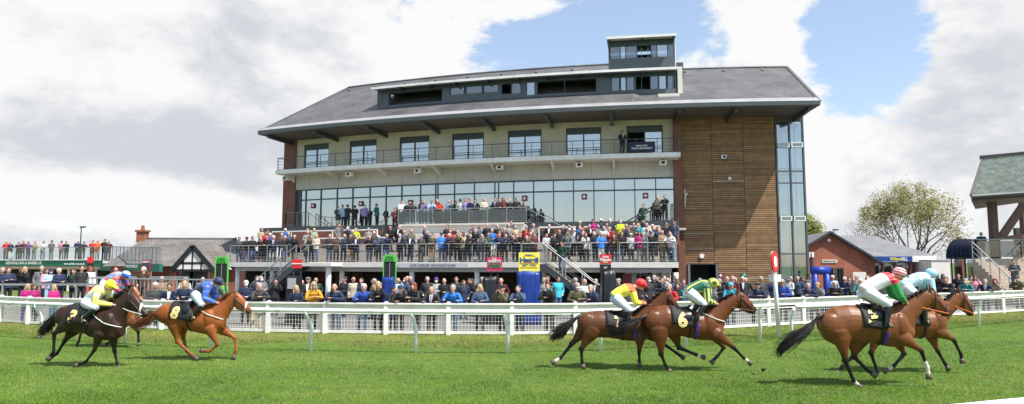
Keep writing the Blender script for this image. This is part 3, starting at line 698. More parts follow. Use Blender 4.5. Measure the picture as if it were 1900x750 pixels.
# judges tower
t0, t1 = U(1129, .6, 18), U(1252, .6, 18); Z1, Z2 = 16.95, 19.05
tw = gp('judges_box', m_panel, [(t0, t1, WD - .05, WD + .05, Z1, 17.72, 3), (t0, t0 + .1, -3, WD + .04, Z1, Z2, 1), (t1 - .1, t1, -3, WD + .04, Z1, Z2, 1), (t0, t1, -3.1, -3, Z1, Z2, 3), (t0, t1, -3, WD, Z1, Z1 + .08, 3)])
gp('head_band', m_frame, [(t0, t1, WD - .06, WD + .045, 18.62, Z2, 3)], tw)
def ut(x): return U(x, .6, 18.2)
for a, b_, mt in [(1133, 1150, m_glassd), (1151, 1160, m_glass), (1161, 1181, m_glassd), (1208, 1218, m_glassd), (1219, 1238, m_glass), (1239, 1250, m_glassd)]:
    gp('box_window', mt, [(ut(a), ut(b_), WD - .02, WD, 17.72, 18.62, 1)], tw)
gp('mullion', m_frame, [(ut(x), ut(x) + .07, WD - .04, WD + .055, 17.72, 18.62, 1) for x in (1129.5, 1150, 1160, 1181, 1207, 1218, 1238, 1249)], tw)
gps('opening_bar', m_steel, [(ut(x), ut(x) + .04, WD - .14, WD - .08, 17.72, 18.5, 1) for x in (1190, 1202)], tw)
cn = MB(); cn.loft([[B(u, WD + .8, Z2 - .02), B(u, -3.2, Z2 + .3), B(u, -3.2, Z2 + .4), B(u, WD + .8, Z2 + .12)] for u in (t0 - .1, (t0 + t1) / 2, t1 + .05)]); cn.build('tower_roof', m_greyconc, tw)
gp('canopy_edge', m_white, [(t0 - .12, t1 + .06, WD + .8, WD + .85, Z2 - .06, Z2 + .12, 2)], tw)
gp('canopy_rib', m_frame, [(x, x + .12, WD + .06, WD + .75, Z2 - .14, Z2, 1) for x in (t0, (t0 + t1) / 2, t1 - .15)], tw)
gp('corner_post', m_white, [(t1 + .01, t1 + .07, WD - .05, WD + .05, ZD1 + .3, Z2, 1)], tw)
gp('roof_upstand', m_offwhite, [(.08, .42, -3, .65, 14.6, 16.9, 1), (-1.4, .1, .9, 1.35, 14.25, 14.75, 1)], rf); gp('roof_box', m_slate, [(.1, 1.0, -4.5, -3.2, 16.2, 18.35, 1)], rf)

# ---------------------------------------------------------------- terrace in front of the glass
DW = 11.0; ZD = 2.62; dl, dr = U(424, DW, ZD), U(1258, DW, ZD)
tr = thing('viewing_terrace', 'raised concrete viewing terrace with stepped rows in front of the glazed front', 'terrace', tuple(B(-14, 8, 0)))
gp('deck_slab', m_greyconc, [(dl, dr, 4.4, DW, 2.38, ZD - .01)], tr)
gp('fascia', m_offwhite, [(dl - .02, dr + .02, DW, DW + .06, 2.3, ZD)], tr)
gp('deck_beam', m_greyconc, [(dl + .3, dr - .3, DW - .55, DW - .25, 2.02, 2.37)], tr)
# stepped rows
ROWS = [(11.0, 2.62), (9.4, 2.95), (8.0, 3.28), (6.7, 3.61), (5.5, 3.94)]
st = MB(); rr = random.Random(9)
for i in range(1, 5):
    w1, z1 = ROWS[i]; u0_ = dl + 1.2 * i; 
    for k in range(2):
        wz = w1 - .05 + (.65 if k == 0 else 0); zz = z1 - (.165 if k == 0 else 0)
        bb(st, u0_, dr - .35, 4.3, wz, ZD + .001 if i == 1 and k == 0 else zz - .17, zz)
st.build('steps', m_concrete, tr)
gp('step_nosing', m_greyconc, [(dl + 1.2 * i, dr - .35, ROWS[i][0] - .045, ROWS[i][0] - .03, ROWS[i][1] - .16, ROWS[i][1] + .004) for i in range(1, 5)], tr)
gps('back_wall', m_brickp, [(UL + .5, U(738, 3.5, 5), 2.9, 3.0, 3.8, 5.1), (U(975, 3.5, 5), -.3, 2.9, 3.0, 3.8, 5.1)], tr)
gp('white_back_wall', m_offwhite, [(U(738, 3.6, 5), U(976, 3.6, 5), 3.3, 3.6, 3.8, 5.28)], tr)
gp('wall_groove', m_greyconc, [(U(740, 3.6, 5), U(974, 3.6, 5), 3.601, 3.607, z, z + .03) for z in (4.3, 4.75)], tr)
gp('walkway_slab', m_greyconc, [(UL + .4, -.3, .05, 2.9, 5.1, 5.4)], tr)
gps('walkway_edge', m_frame, [(UL + .4, U(738, 3.5, 5), 2.9, 3.0, 5.12, 5.42), (U(976, 3.5, 5), -.3, 2.9, 3.0, 5.12, 5.42)], tr)
def whiterail(px0, px1, w, z0, z1, px=True):
    a, b_ = U(px0, w, z1), U(px1, w, z1); n = max(1, round((b_ - a) / 1.9))
    gp('white_barrier', m_white, [(a, b_, w - .04, w + .04, z1 - .09, z1)] + [(a + (b_ - a) * i / n - .04, a + (b_ - a) * i / n + .04, w - .03, w + .03, z0, z1 - .09, 1) for i in range(n + 1)], tr)
whiterail(505, 700, 5.0, 3.94, 5.02); whiterail(1000, 1224, 5.0, 3.94, 5.02)
whiterail(580, 740, 7.2, 3.4, 4.35); whiterail(860, 905, 7.6, 3.4, 4.3); whiterail(1045, 1105, 7.6, 3.4, 4.3); whiterail(1175, 1225, 7.6, 3.4, 4.25)
gp('white_cap', m_offwhite, [(U(740, 3.7, 5.3), U(972, 3.7, 5.3), 3.25, 3.72, 5.28, 5.38)], tr)
# upper hospitality balcony
ub0, ub1 = U(738, 3.6, 5.45), U(976, 3.6, 5.45)
gp('hospitality_floor', m_greyconc, [(ub0, ub1, 3.0, 3.6, 5.385, 5.43)], tr)
railing('hospitality_rail', ub0, ub1, 3.55, 5.43, m_steel, 1.05, 1.45, 0, parent=tr, infill=m_rail_glass)
railing('stair_rail', ub0, ub0 - 2.6, 3.5, 5.43, m_greysteel, 1.0, 1.2, 2, parent=tr, z1=4.0); railing('stair_rail', ub1, ub1 + 2.6, 3.5, 5.43, m_greysteel, 1.0, 1.2, 2, parent=tr, z1=4.0)
railing('stair_rail', ub1, ub1, 3.5, 5.43, m_greysteel, 1.05, 1.2, 3, parent=tr, w1=.6)
def flight(name, u0, z0, u1, z1, w0, w1, mat, parent, nose=None):
    n = max(2, round(abs(z1 - z0) / .18)); mb = MB(); mn = MB()
    for i in range(n):
        ua = u0 + (u1 - u0) * i / n; ub = u0 + (u1 - u0) * (i + 1) / n; zt = z0 + (z1 - z0) * (i + (0 if z1 < z0 else 1)) / n - (.18 if z1 < z0 else 0)
        bb(mb, min(ua, ub), max(ua, ub), w0, w1, zt - .14, zt, 1)
        e = ub if z1 < z0 else ua; bb(mn, e - .03, e + .03, w0 + .02, w1 - .02, zt + .001, zt + .012, 1)
    o = mb.build(name, mat, parent)
    if nose: mn.build('nosing', nose, o)
    mb = MB()
    for w in (w0 - .03, w1 + .03): mb.bar(B(u0, w, z0 - .22), B(u1, w, z1 - .12), .06, .34)
    mb.build('stringer', m_dark, parent); return o
flight('upper_steps', ub0, 5.43, ub0 - 2.6, 3.95, 3.0, 3.5, m_greyconc, tr); flight('upper_steps', ub1, 5.43, ub1 + 2.6, 3.95, 3.0, 3.5, m_greyconc, tr)
# small balconies at both ends
for a, b_, sgn in ((U(530, 2.9, 5.45), U(572, 2.9, 5.45), 1), (U(1214, 2.9, 5.45), U(1249, 2.9, 5.45), -1)):
    gp('end_balcony', m_dark, [(a, b_, 1.0, 2.95, 5.425, 5.5)], tr)
    railing('end_balcony_rail', a, b_, 2.9, 5.5, m_greysteel, 1.1, 1.0, 5, parent=tr); 
    railing('end_balcony_rail', (a if sgn > 0 else b_), (a if sgn > 0 else b_), 2.9, 5.5, m_greysteel, 1.1, 1.0, 5, parent=tr, w1=1.0)
    s0 = b_ if sgn > 0 else a
    railing('stair_rail', s0, s0 + sgn * 2.3, 2.9, 5.5, m_greysteel, 1.05, 1.1, 3, parent=tr, z1=4.1); railing('stair_rail', s0, s0 + sgn * 2.3, 2.0, 5.5, m_greysteel, 1.05, 1.1, 3, parent=tr, z1=4.1)
# front rail of the deck (gaps at the stairs)
sL, sR = U(556, DW, 2.6), U(1012, DW, 2.6)
for a, b_ in ((dl + .05, U(530, DW, 2.6)), (U(556, DW, 2.6), sR), (U(1046, DW, 2.6), dr - .05)): railing('deck_railing', a, b_, DW - .08, ZD, m_steel, 1.1, 1.35, 5, parent=tr)
railing('deck_railing', dl + .05, dl + .05, DW - .1, ZD, m_steel, 1.1, 1.4, 5, parent=tr, w1=5); railing('deck_railing', dr - .05, dr - .05, DW - .1, ZD, m_steel, 1.1, 1.4, 5, parent=tr, w1=4.4, z1=3.9)
railing('sloping_rail', dr - .12, dr - .12, DW - .2, ZD, m_white, 1.15, 3, 0, parent=tr, w1=4.4, z1=4.0)
# stairs from the deck down to the paving
e0, e1 = sR + .1, U(1118, 12.4, .1)
flight('terrace_stairs', e0, ZD, e1, .1, DW + .1, DW + 1.5, m_concrete, tr, m_stepnose)
for w in (DW + .1, DW + 1.55): railing('stair_rail', e0, e1, w, ZD, m_steel, 1.05, 1.4, 1, parent=tr, z1=.1, topr=.025)
gp('landing', m_dark, [(sR - 1.0, sR + .15, DW + .07, DW + 1.55, 2.3, 2.5, 1)], tr); railing('deck_railing', sR - 1.0, sR + .1, DW + 1.5, 2.5, m_steel, 1.15, 1.0, 4, parent=tr)
f0, f1 = U(548, 12.4, 2.6), U(462, 12.4, .1)
flight('terrace_stairs', f0, ZD, f1, .1, DW + .1, DW + 1.3, m_dark, tr)
for w in (DW + .1, DW + 1.35): railing('stair_rail', f0, f1, w, ZD, m_steel, 1.05, 1.3, 3, parent=tr, z1=.1, topr=.035)
gp('landing', m_offwhite, [(f0, U(612, 12.4, 2.5), DW + .07, DW + 1.3, 2.36, 2.56, 1)], tr); 
for x in (441, 505, 634, 764, 885, 1010, 1254): 
    p = B(U(x, DW - .4, 1.2), DW - .4, 0); mb = MB(); mb.chain([p, p + Vector((0, 0, 2.02))], .16, n=14); mb.build('column', m_offwhite, tr, True)
p = B(U(609, DW + .8, 1.2), DW + .8, 0); mb = MB(); mb.chain([p, p + Vector((0, 0, 2.34))], .17, n=14); mb.build('column', m_white, tr, True)
# undercroft
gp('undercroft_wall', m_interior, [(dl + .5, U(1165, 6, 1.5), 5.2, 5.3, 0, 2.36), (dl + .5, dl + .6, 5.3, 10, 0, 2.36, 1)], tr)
gps('undercroft_door', m_brickp, [(U(x, 5.35, 1.5), U(x, 5.35, 1.5) + w, 5.305, 5.36, 0, 2.1, 1) for x, w in ((446, .5), (590, .9), (622, 1.2), (655, .8))], tr)
gp('undercroft_end_wall', m_greyconc, [(U(1160, 9.4, 1.5), U(1181, 9.4, 1.5), 9.3, 9.45, 0, 2.36), (U(1226, 9.4, 1.5), dr - .3, 9.3, 9.45, 0, 2.36), (U(1181, 9.4, 1.5), U(1226, 9.4, 1.5), 9.3, 9.45, 0, .7)], tr)
gp('bar_window', m_glassd, [(U(1181, 9.4, 1.5), U(1203, 9.4, 1.5) , 9.36, 9.38, .7, 2.36), (U(1204, 9.4, 1.5), U(1226, 9.4, 1.5), 9.36, 9.38, .7, 2.36)], tr)
gp('wall_sign', m_maroon, [(U(1155, 9.5, 1.5), U(1172, 9.5, 1.5), 9.46, 9.48, 1.1, 1.9, 1)], tr); gp('side_door', m_white, [(U(1231, 9.5, 1.5), U(1233, 9.5, 1.5), 9.46, 9.5, .1, 2.2, 1), (U(1243, 9.5, 1.5), U(1245, 9.5, 1.5), 9.46, 9.5, .1, 2.2, 1)], tr)
gp('bar_counter', m_red, [(U(1181, 8.6, 1.5), U(1226, 8.6, 1.5), 8.4, 8.6, 1.25, 1.35, 1)], tr)
def bsign(name, u, w, z, wd, ht, mat, label, th=.05, parent=None, cat='sign', group=None):
    mb = MB(); bb(mb, u - wd / 2, u + wd / 2, w, w + th, z - ht / 2, z + ht / 2, 1)
    if parent: return mb.build(name, mat, parent)
    t = thing(name, label, cat, tuple(B(u, w + th, z)), group); mb.build('board', mat, t); return t
def btext(s, u, w, z, h, mat, parent, width=None, fw=.02):
    a = PHI0 + KB * u; return text(s, h, mat, B(u, w, z), (math.cos(a), -math.sin(a), 0), (0, 0, 1), parent, width, font_w=fw)
u = U(803, DW + .08, 2.45); s = bsign('terrace_sign', u, DW + .065, 2.42, 4.1, .28, M('silver_sign', (.5, .52, .54), .4, .05), 'long silver nameboard fixed to the terrace edge, lettered THE JUBILEE GRANDSTAND', .03)
btext('THE JUBILEE GRANDSTAND', u, DW + .1, 2.42, .13, m_frame, s, 3.0)
u = U(1191, 1.65, 10.9); s = bsign('banner', u, 1.5, ZB + .47, 1.85, .78, m_navy, 'navy sponsor banner with two lines of white capitals on top balcony', .02, cat='banner')
btext('MARK FIRST', u, 1.525, ZB + .56, .13, m_white, s, .82); btext('WEALTH MANAGEMENT', u, 1.525, ZB + .38, .13, m_white, s, 1.5)
glab = ['on the glass nearest the left brick pier', 'above the lilac shirted man', 'behind the left end of the hospitality balcony', 'beside the right end of the hospitality balcony', 'above the walkway midway along the front', 'by the small right end balcony']
for (x, y), gl_ in zip(((580, 382), (669, 378), (761, 376), (973, 368), (1084, 365), (1198, 363)), glab):
    u = U(x, .05, 7); z = 2.6 + 0
    for _ in range(20):
        pp = proj(B(u, .05, z)); z += (pp[1] - y) / 25.0
    s = bsign('window_sign', u, .035, z, .40, .42, m_maroon, 'small maroon sign with white diamond ' + gl_, .02, group='maroon signs on the glass front')
    mb = MB(); c = B(u, .06, z); t_ = (B(u + .1, .06, z) - c).normalized()
    mb.prism([c + t_ * .13, c + Vector((0, 0, .13)), c - t_ * .13, c - Vector((0, 0, .13))], B(u, .068, z) - c); mb.build('diamond', m_white, s)
fl = 0; fllab = ['at the left brick pier', 'third from the left end', 'near the left of the hospitality balcony', 'above the middle of the hospitality balcony', 'right of the hospitality balcony', 'next to the right brick pier']
for (x, y), gl_ in zip(((532, 330), (649, 323), (776, 315), (928, 311), (1075, 305), (1230, 300)), fllab):
    u = U(x, .7, 9.8); c = B(u, .75, 9.78)
    t = thing('loudspeaker', 'white boxed loudspeaker hung under the balcony ' + gl_, 'loudspeaker', tuple(c), 'loudspeakers under the balcony')
    mb = MB(); bb(mb, u - .25, u + .25, .5, .95, 9.62, 9.96, 1); mb.build('case', m_white, t); mb = MB(); bb(mb, u - .12, u + .12, .95, .965, 9.69, 9.89, 1); mb.build('grille', m_black, t)
    mb = MB(); bb(mb, u - .03, u + .03, .6, .8, 9.96, 10.07, 1); mb.build('bracket', m_dark, t)
for (x, y), l_ in (((1345, 292), 'black and white floodlight high on the timber wall'), ((1299, 475), 'round white bulkhead lamp above the dark doorway')):
    u = U(x, .1, 8); z = 5.
    for _ in range(25): z += (proj(B(u, .1, z))[1] - y) / 26.
    t = thing('wall_lamp', l_, 'lamp', tuple(B(u, .1, z)))
    if x == 1345:
        mb = MB(); bb(mb, u - .22, u + .12, .08, .4, z - .13, z + .13, 1); mb.build('case', m_white, t); mb = MB(); bb(mb, u - .12, u + .05, .4, .42, z - .09, z + .09, 1); mb.build('face', m_black, t); mb = MB(); bb(mb, u + .12, u + .25, .08, .3, z - .16, z - .02, 1); mb.build('sensor', m_dark, t)
    else:
        mb = MB(); c = B(u, .07, z); t_ = (B(u + .1, .07, z) - c).normalized(); mb.prism([c + t_ * (.17 * math.cos(k * PI / 8)) + Vector((0, 0, .17 * math.sin(k * PI / 8))) for k in range(16)], B(u, .16, z) - c); mb.build('lamp_body', m_white, t)
t = thing('antenna', 'white aerial bracketed to the timber wall beside the brick pier', 'antenna', tuple(B(U(1271, .3, 7.5), .3, 7.2))); u = U(1271, .3, 7.5)
mb = MB(); mb.chain([B(u, .3, 6.6), B(u, .3, 7.9)], .03, n=6); mb.bar(B(u - .2, .3, 7.7), B(u - .2, .3, 7.3), .06, .06); mb.bar(B(u + .15, .3, 7.6), B(u, .06, 7.3), .06, .12); mb.build('mast', m_white, t)
for x, mt, l_, nm in ((1337, m_maroon, 'maroon sign with white diamond low on the timber wall', 'wall_sign'), (1381, m_green, 'small green sign with white arrow low on the timber wall', 'exit_sign')):
    u = U(x, .1, 2); t = bsign(nm, u, .075, 1.62, .42, .46, mt if mt is m_maroon else m_pubgreen, l_, .02); c = B(u, .1, 1.66); t_ = (B(u + .1, .1, 2) - B(u, .1, 2)).normalized(); mb = MB()
    mb.prism([c + t_ * .12, c + Vector((0, 0, .13)), c - t_ * .12, c - Vector((0, 0, .1 if mt is m_maroon else -.02))], B(u, .108, 1.66) - c); mb.build('symbol', m_white, t)
u = U(1355, .1, 7); t = thing('junction_box', 'tiny white box fixed midway up the timber wall', 'box', tuple(B(u, .1, 8.6))); mb = MB(); bb(mb, u - .09, u + .09, .07, .17, 8.55, 8.77, 1); mb.build('case', m_white, t)
# ---------------------------------------------------------------- left: bar with roof terrace
def W(px, py, Y): return D(px, py, Y)
def quadbox(mb, a, b, z0, z1, dep):          # wall from plan point a to b, thickness dep away from camera
    a = Vector((a[0], a[1], 0)); b = Vector((b[0], b[1], 0)); t = (b - a).normalized(); n = Vector((-t.y, t.x, 0)) * dep
    mb.prism([a + Vector((0, 0, z0)), b + Vector((0, 0, z0)), b + Vector((0, 0, z1)), a + Vector((0, 0, z1))], n)
def xy(px, Y): p = D(px, 487, Y); return (p.x, p.y)
bar = thing('roof_terrace_bar', 'low bar with green lettered fascia and a roof terrace full of people', 'building', tuple(D(90, 487, 64).xy.to_3d()))
a0, a1, a2 = xy(-90, 66), xy(186, 60), xy(296, 52)
def qb(name, mat, a, b, z0, z1, dep, parent): mb = MB(); quadbox(mb, a, b, z0, z1, dep); return mb.build(name, mat, parent)
def lerp2(a, b, t): return (a[0] + (b[0] - a[0]) * t, a[1] + (b[1] - a[1]) * t)
ZR = 2.78
m_warm = M('warm_wall', (.34, .22, .16), .8, .1)
qb('fascia', m_pubgreen, a0, a1, ZR - .55, ZR, .25, bar); qb('fascia', m_pubgreen, a1, a2, ZR - .9, ZR - .28, .25, bar)
qb('roof_slab', m_greyconc, a0, a1, ZR - .03, ZR + .08, 9, bar); qb('roof_edge', m_white, lerp2(a0, a1, 0), a1, ZR + .001, ZR + .09, -.06, bar)
qb('rear_wall', m_interior2, (a0[0], a0[1] + 5), (a1[0] + 1, a1[1] + 5), 0, ZR - .56, .2, bar); qb('soffit', m_warm, a0, a1, ZR - .8, ZR - .56, 2.5, bar)
for t in (0.1, .34, .5, .62, .8, .97):
    p = lerp2(a0, a1, t); mb = MB(); mb.bar((p[0], p[1] + .2, 0), (p[0], p[1] + .2, ZR - .55), .16, .16); mb.build('pillar', m_offwhite, bar)
for t in (.16, .3, .44, .58, .72, .88):
    p = lerp2(a0, a1, t); q = lerp2(a0, a1, t + .09); qb('dark_window', m_interior, (p[0], p[1] + 2.4), (q[0], q[1] + 2.4), .3, ZR - .85, .1, bar)
pb, pc = lerp2(a1, a2, .35), lerp2(a1, a2, .8); qb('end_wall', m_brick, (pb[0], pb[1] + .3), (pc[0], pc[1] + .3), 0, ZR - .92, .3, bar)
def straightrail(name, P_, mat, h, parent, step=1.5, r=.03, wires=0, vb=None, base=None):
    mb = MB(); mg = MB()
    for a, b in zip(P_, P_[1:]):
        a = Vector(a); b = Vector(b); L = (b - a).length; n = max(1, round(L / step))
        mb.bar(a + Vector((0, 0, h)), b + Vector((0, 0, h)), r * 2, r * 2)
        for i in range(n + 1): q = a.lerp(b, i / n); mb.bar(q, q + Vector((0, 0, h)), r * 1.6, r * 1.6)
        for k in range(wires): z = h * (k + .3) / (wires); mb.bar(a + Vector((0, 0, z)), b + Vector((0, 0, z)), .02, .02)
        if vb:
            mb.bar(a + Vector((0, 0, .12)), b + Vector((0, 0, .12)), r * 1.4, r * 1.4); m_ = int(L / vb)
            for i in range(1, m_): q = a.lerp(b, i / m_); mb.bar(q + Vector((0, 0, .12)), q + Vector((0, 0, h)), .022, .022)
        if base: t_ = (b - a); mg.prism([a + t_ * .01 + Vector((0, 0, .1)), a + t_ * .99 + Vector((0, 0, .1)), a + t_ * .99 + Vector((0, 0, h - .08)), a + t_ * .01 + Vector((0, 0, h - .08))], (0, .015, 0))
    o = mb.build(name, mat, parent)
    if base: mg.build('glass_panel', base, o)
    return o
zr = ZR + .08
straightrail('terrace_rail', [(a0[0], a0[1] + .2, zr), (a1[0], a1[1] + .2, zr)], m_steel, 1.1, bar, 2.4, base=m_clear)
straightrail('ramp_rail', [(a1[0], a1[1] + .2, zr - .1), (a2[0], a2[1] + .2, zr - .38)], m_steel, 1.25, bar, .85, vb=.25)
d = Vector((a1[0] - a0[0], a1[1] - a0[1], 0)).normalized(); p = D(68, 488, 63.4); tt = lerp2(a0, a1, .40)
def fasctext(s, pxc, pyc, h, w, a, b, mat=m_white):
    dd = Vector((b[0] - a[0], b[1] - a[1], 0)).normalized()
    # point on the fascia seen at pxc
    r_ = ray(pxc, pyc); n = Vector((dd.y, -dd.x, 0)); t = n.dot(Vector((a[0], a[1], 0))) / n.dot(r_); P_ = r_ * t + Vector((0, 0, HCAM))
    return text(s, h, mat, P_ + n * .02, dd, (0, 0, 1), bar, w, font_w=.02)
fasctext('GENERALS BAR & BARBECUE', 44, 0 + 487.5, .32, 4.6, a0, a1); fasctext('www.carlisle-races.co.uk', 138, 489.5, .2, 2.5, a0, a1); fasctext('THE GENERALS BAR & BARBECUE', 240, 494.3, .24, 3.4, a1, a2)

# half timbered pub
pub = thing('half_timbered_lodge', 'low building with grey slate hipped roof and black and white timbered gable', 'building', (D(340, 487, 58).x, 58, 0))
Yp = 56.0
def P3(px, py, Y): return D(px, py, Y)
e_l, e_r = P3(190, 494, Yp), P3(425, 494, Yp); r_l, r_r = P3(266, 443.5, Yp + 5), P3(437, 444, Yp + 5); zev = e_l.z
mb = MB(); A = [(e_l.x, Yp, zev), (e_r.x + 1.2, Yp, zev), (r_r.x, Yp + 5, r_r.z), (r_l.x, Yp + 5, r_l.z)]
mb.poly(A); mb.poly([(e_l.x, Yp, zev), (r_l.x, Yp + 5, r_l.z), (e_l.x, Yp + 10, zev)]); mb.poly([(e_l.x, Yp + 10, zev), (r_l.x, Yp + 5, r_l.z), (r_r.x, Yp + 5, r_r.z), (e_r.x + 1.2, Yp + 10, zev)])
prf = mb.build('roof', m_slate2, pub)
mb = MB(); mb.tube([(r_l.x, Yp + 5, r_l.z + .03), (r_r.x, Yp + 5, r_r.z + .03)], .1); mb.build('ridge_tiles', m_slate, prf)
mb = MB(); mb.bar((e_r.x + 1.22, Yp - .1, zev), (r_r.x + .02, Yp + 5, r_r.z + .02), .12, .3); mb.build('verge_board', m_black, prf)
mb = MB(); mb.box((e_l.x + .4, Yp + .5, 0), (e_r.x + .9, Yp + 9.5, zev)); mb.prism([(e_r.x + .9, Yp + .5, zev), (e_r.x + .9, Yp + 9.5, zev), (r_r.x - .2, Yp + 5, r_r.z - .1)], (-.3, 0, 0)); mb.build('wall', m_brick, pub)
c = P3(265, 440, Yp + 5); mb = MB(); mb.box((c.x - .38, Yp + 4.6, c.z - .5), (c.x + .38, Yp + 5.3, c.z + .45)); mb.box((c.x - .48, Yp + 4.5, c.z + .45), (c.x + .48, Yp + 5.4, c.z + .62)); ch = mb.build('chimney', m_brick, prf)
mb = MB(); mb.chain([(c.x, Yp + 4.95, c.z + .62), (c.x, Yp + 4.95, c.z + 1.05)], [.17, .13], n=10); mb.build('chimney_pot', m_brick, prf)
Yg = Yp - 2.6; ap, gl_, gr_ = P3(358, 457, Yg), P3(318, 503, Yg), P3(398, 503, Yg)
mb = MB(); mb.prism([(ap.x, Yg + .02, ap.z - .12), (gl_.x + .15, Yg + .02, gl_.z), (gr_.x - .15, Yg + .02, gr_.z)], (0, .2, 0)); mb.build('gable_plaster', m_offwhite, pub)
mb = MB(); 
for q, s_ in ((gl_, 1), (gr_, -1)): mb.bar((ap.x, Yg - .05, ap.z), (q.x - .05 * s_, Yg - .05, q.z - .05), .12, .34)
mb.bar((gl_.x + .5, Yg + .04, gl_.z + .62), (gr_.x - .5, Yg + .04, gr_.z + .62), .1, .16); mb.bar((gl_.x + .1, Yg + .04, gl_.z + .05), (gr_.x - .1, Yg + .04, gr_.z + .05), .1, .18)
for f_ in (-.42, 0, .42): mb.bar((ap.x + f_ * 1.7, Yg + .05, gl_.z), (ap.x + f_ * 1.7, Yg + .05, ap.z - .25 - abs(f_) * 1.9), .1, .12, up=(0, 1, 0))
mb.build('timber_frame', m_black, pub)
for s_ in (1, -1):
    q = gl_ if s_ > 0 else gr_; mb = MB(); yb = Yp + (ap.z - zev) * .9
    mb.poly([(ap.x, Yg - .05, ap.z + .12), (q.x - .1 * s_, Yg - .05, q.z + .05), (q.x - .1 * s_, Yp + .6, q.z + .05), (ap.x, yb + 1.5, ap.z + .12)]); mb.build('gable_roof', m_slate2, prf)
mb = MB(); mb.bar((gr_.x + .25, Yp - .1, gr_.z + .1), P3(378, 457, Yp + 3), .12, .08); mb.build('lead_valley', m_white, prf)
for px in (322, 396): q = P3(px, 530, Yg + .3); mb = MB(); mb.box((q.x - .25, Yg + .15, 0), (q.x + .25, Yg + .6, gl_.z)); mb.build('porch_pillar', m_brick, pub)
mb = MB(); q0, q1 = P3(326, 500, Yg), P3(392, 500, Yg); mb.box((q0.x, Yp - .4, 0), (q1.x, Yp - .3, gl_.z)); mb.build('porch_wall', m_cream, pub)
for px, w_ in ((345, 1.1), (368, 1.4)): q = P3(px, 530, Yp - .45); mb = MB(); mb.box((q.x - w_ / 2, Yp - .46, 0), (q.x + w_ / 2, Yp - .41, 1.9)); mb.build('door', m_dark, pub)
# raised viewing step on the left with railing
vs = MB(); Yv = 30.5; p0, p1 = xy(-70, Yv), xy(305, Yv + 1); vs.prism([(p0[0], p0[1], 0), (p1[0], p1[1], 0), (p1[0], p1[1] + 9, 0), (p0[0], p0[1] + 9, 0)], (0, 0, .62))
solo('viewing_step', vs, m_greyconc, 'raised grey concrete viewing step behind the left railings', 'platform')
cr = thing('crowd_railing', 'grey steel railing with close uprights along the raised left step', 'railing', (p0[0], p0[1], .62))
straightrail('front_rail', [(p0[0], Yv + .3, .3), (xy(205, Yv)[0], Yv + .3, .3)], m_steel, 1.3, cr, 1.55, r=.045)
straightrail('bar_rail', [(xy(70, Yv)[0], Yv + 3, .62), (p1[0], Yv + 3.4, .62)], m_steel, 1.25, cr, 2.4, r=.03, vb=.17)
c2 = thing('crowd_railing', 'grey steel railing with close uprights in front of the timbered gable', 'railing', (p1[0], p1[1], 0))
straightrail('bar_rail', [(p1[0] - 2.5, Yv - .6, .3), (xy(414, Yv)[0], Yv - .2, .2)], m_steel, 1.62, c2, 2.4, r=.03, vb=.17)
def lamppost(px, py0, py1, Y, label, arm=-.5):
    a = D(px, py0, Y); t = thing('lamp_post', label, 'lamp post', (a.x, Y, 0)); mb = MB(); mb.chain([(a.x, Y, 0), (a.x, Y, a.z)], [.09, .05], n=8); mb.build('pole', m_dark, t)
    mb = MB(); mb.box((a.x - .1, Y - .12, a.z - .05), (a.x + abs(arm) + .1, Y + .12, a.z + .1)); mb.build('lamp_head', m_dark, t)
lamppost(151, 422, 475, 68, 'slim dark lamp post rising behind the roof terrace', .3); lamppost(1547, 427, 437, 75, 'small dark lamp head showing above the brick gable', .4)

# ---------------------------------------------------------------- right: brick gable building
Yb = 56; gb = thing('brick_gable_building', 'red brick building with wide gable, white nameplate and grey window', 'building', (D(1560, 487, Yb).x, Yb, 0))
apx, gl2, gr2 = P3(1537, 431, Yb), P3(1462, 476, Yb), P3(1632, 487.5, Yb)
mb = MB(); mb.prism([(gl2.x + .3, Yb, 0), (gr2.x - .4, Yb, 0), (gr2.x - .4, Yb, gr2.z + .15), (apx.x, Yb, apx.z - .12), (gl2.x + .3, Yb, gl2.z)], (0, .35, 0)); mb.build('gable_wall', m_brick, gb)
mb = MB(); BK = Vector((3.2, 14, 0))
for a, b in ((gl2, apx), (apx, gr2)): mb.prism([a + Vector((0, -.35, .1)), b + Vector((0, -.35, .1)), b + Vector((0, -.35, -.05)), a + Vector((0, -.35, -.05))], BK)
rf2 = mb.build('roof', m_slate3, gb)
mb = MB()
for a, b in ((gl2, apx), (apx, gr2)): mb.bar(a + Vector((0, -.38, 0)), b + Vector((0, -.38, 0)), .1, .16)
mb.build('barge_board', m_dark, rf2)
def front(mb, x0, y0, x1, y1, Y, th=.05): a = D(x0, y0, Y); b = D(x1, y1, Y); mb.box((a.x, Y - th, b.z), (b.x, Y, a.z))
mb = MB(); front(mb, 1534, 497, 1567, 540, Yb - .01, .06); wn = mb.build('window', m_frame, gb)
mb = MB(); front(mb, 1536, 499, 1550, 538, Yb - .07, .02); front(mb, 1551.5, 499, 1564.5, 538, Yb - .07, .02); mb.build('pane', m_glass, wn)
mb = MB(); front(mb, 1525, 482, 1553, 488, Yb - .01, .05); np_ = mb.build('nameplate', m_offwhite, gb)
c = D(1539, 485, Yb - .07); text('WEIGHING ROOM', .14, m_frame, c, (1, 0, 0), (0, 0, 1), gb, 1.05)
mb = MB(); c = D(1538, 446, Yb - .04); mb.prism([(c.x + .13 * math.cos(k * PI / 8), Yb - .1, c.z + .13 * math.sin(k * PI / 8)) for k in range(16)], (0, .09, 0)); mb.build('round_light', m_white, gb)
mb = MB(); front(mb, 1582, 505, 1607, 525, Yb - 8, .05); solo('white_board', mb, m_offwhite, 'blank white board on legs before the brick gable', 'board')
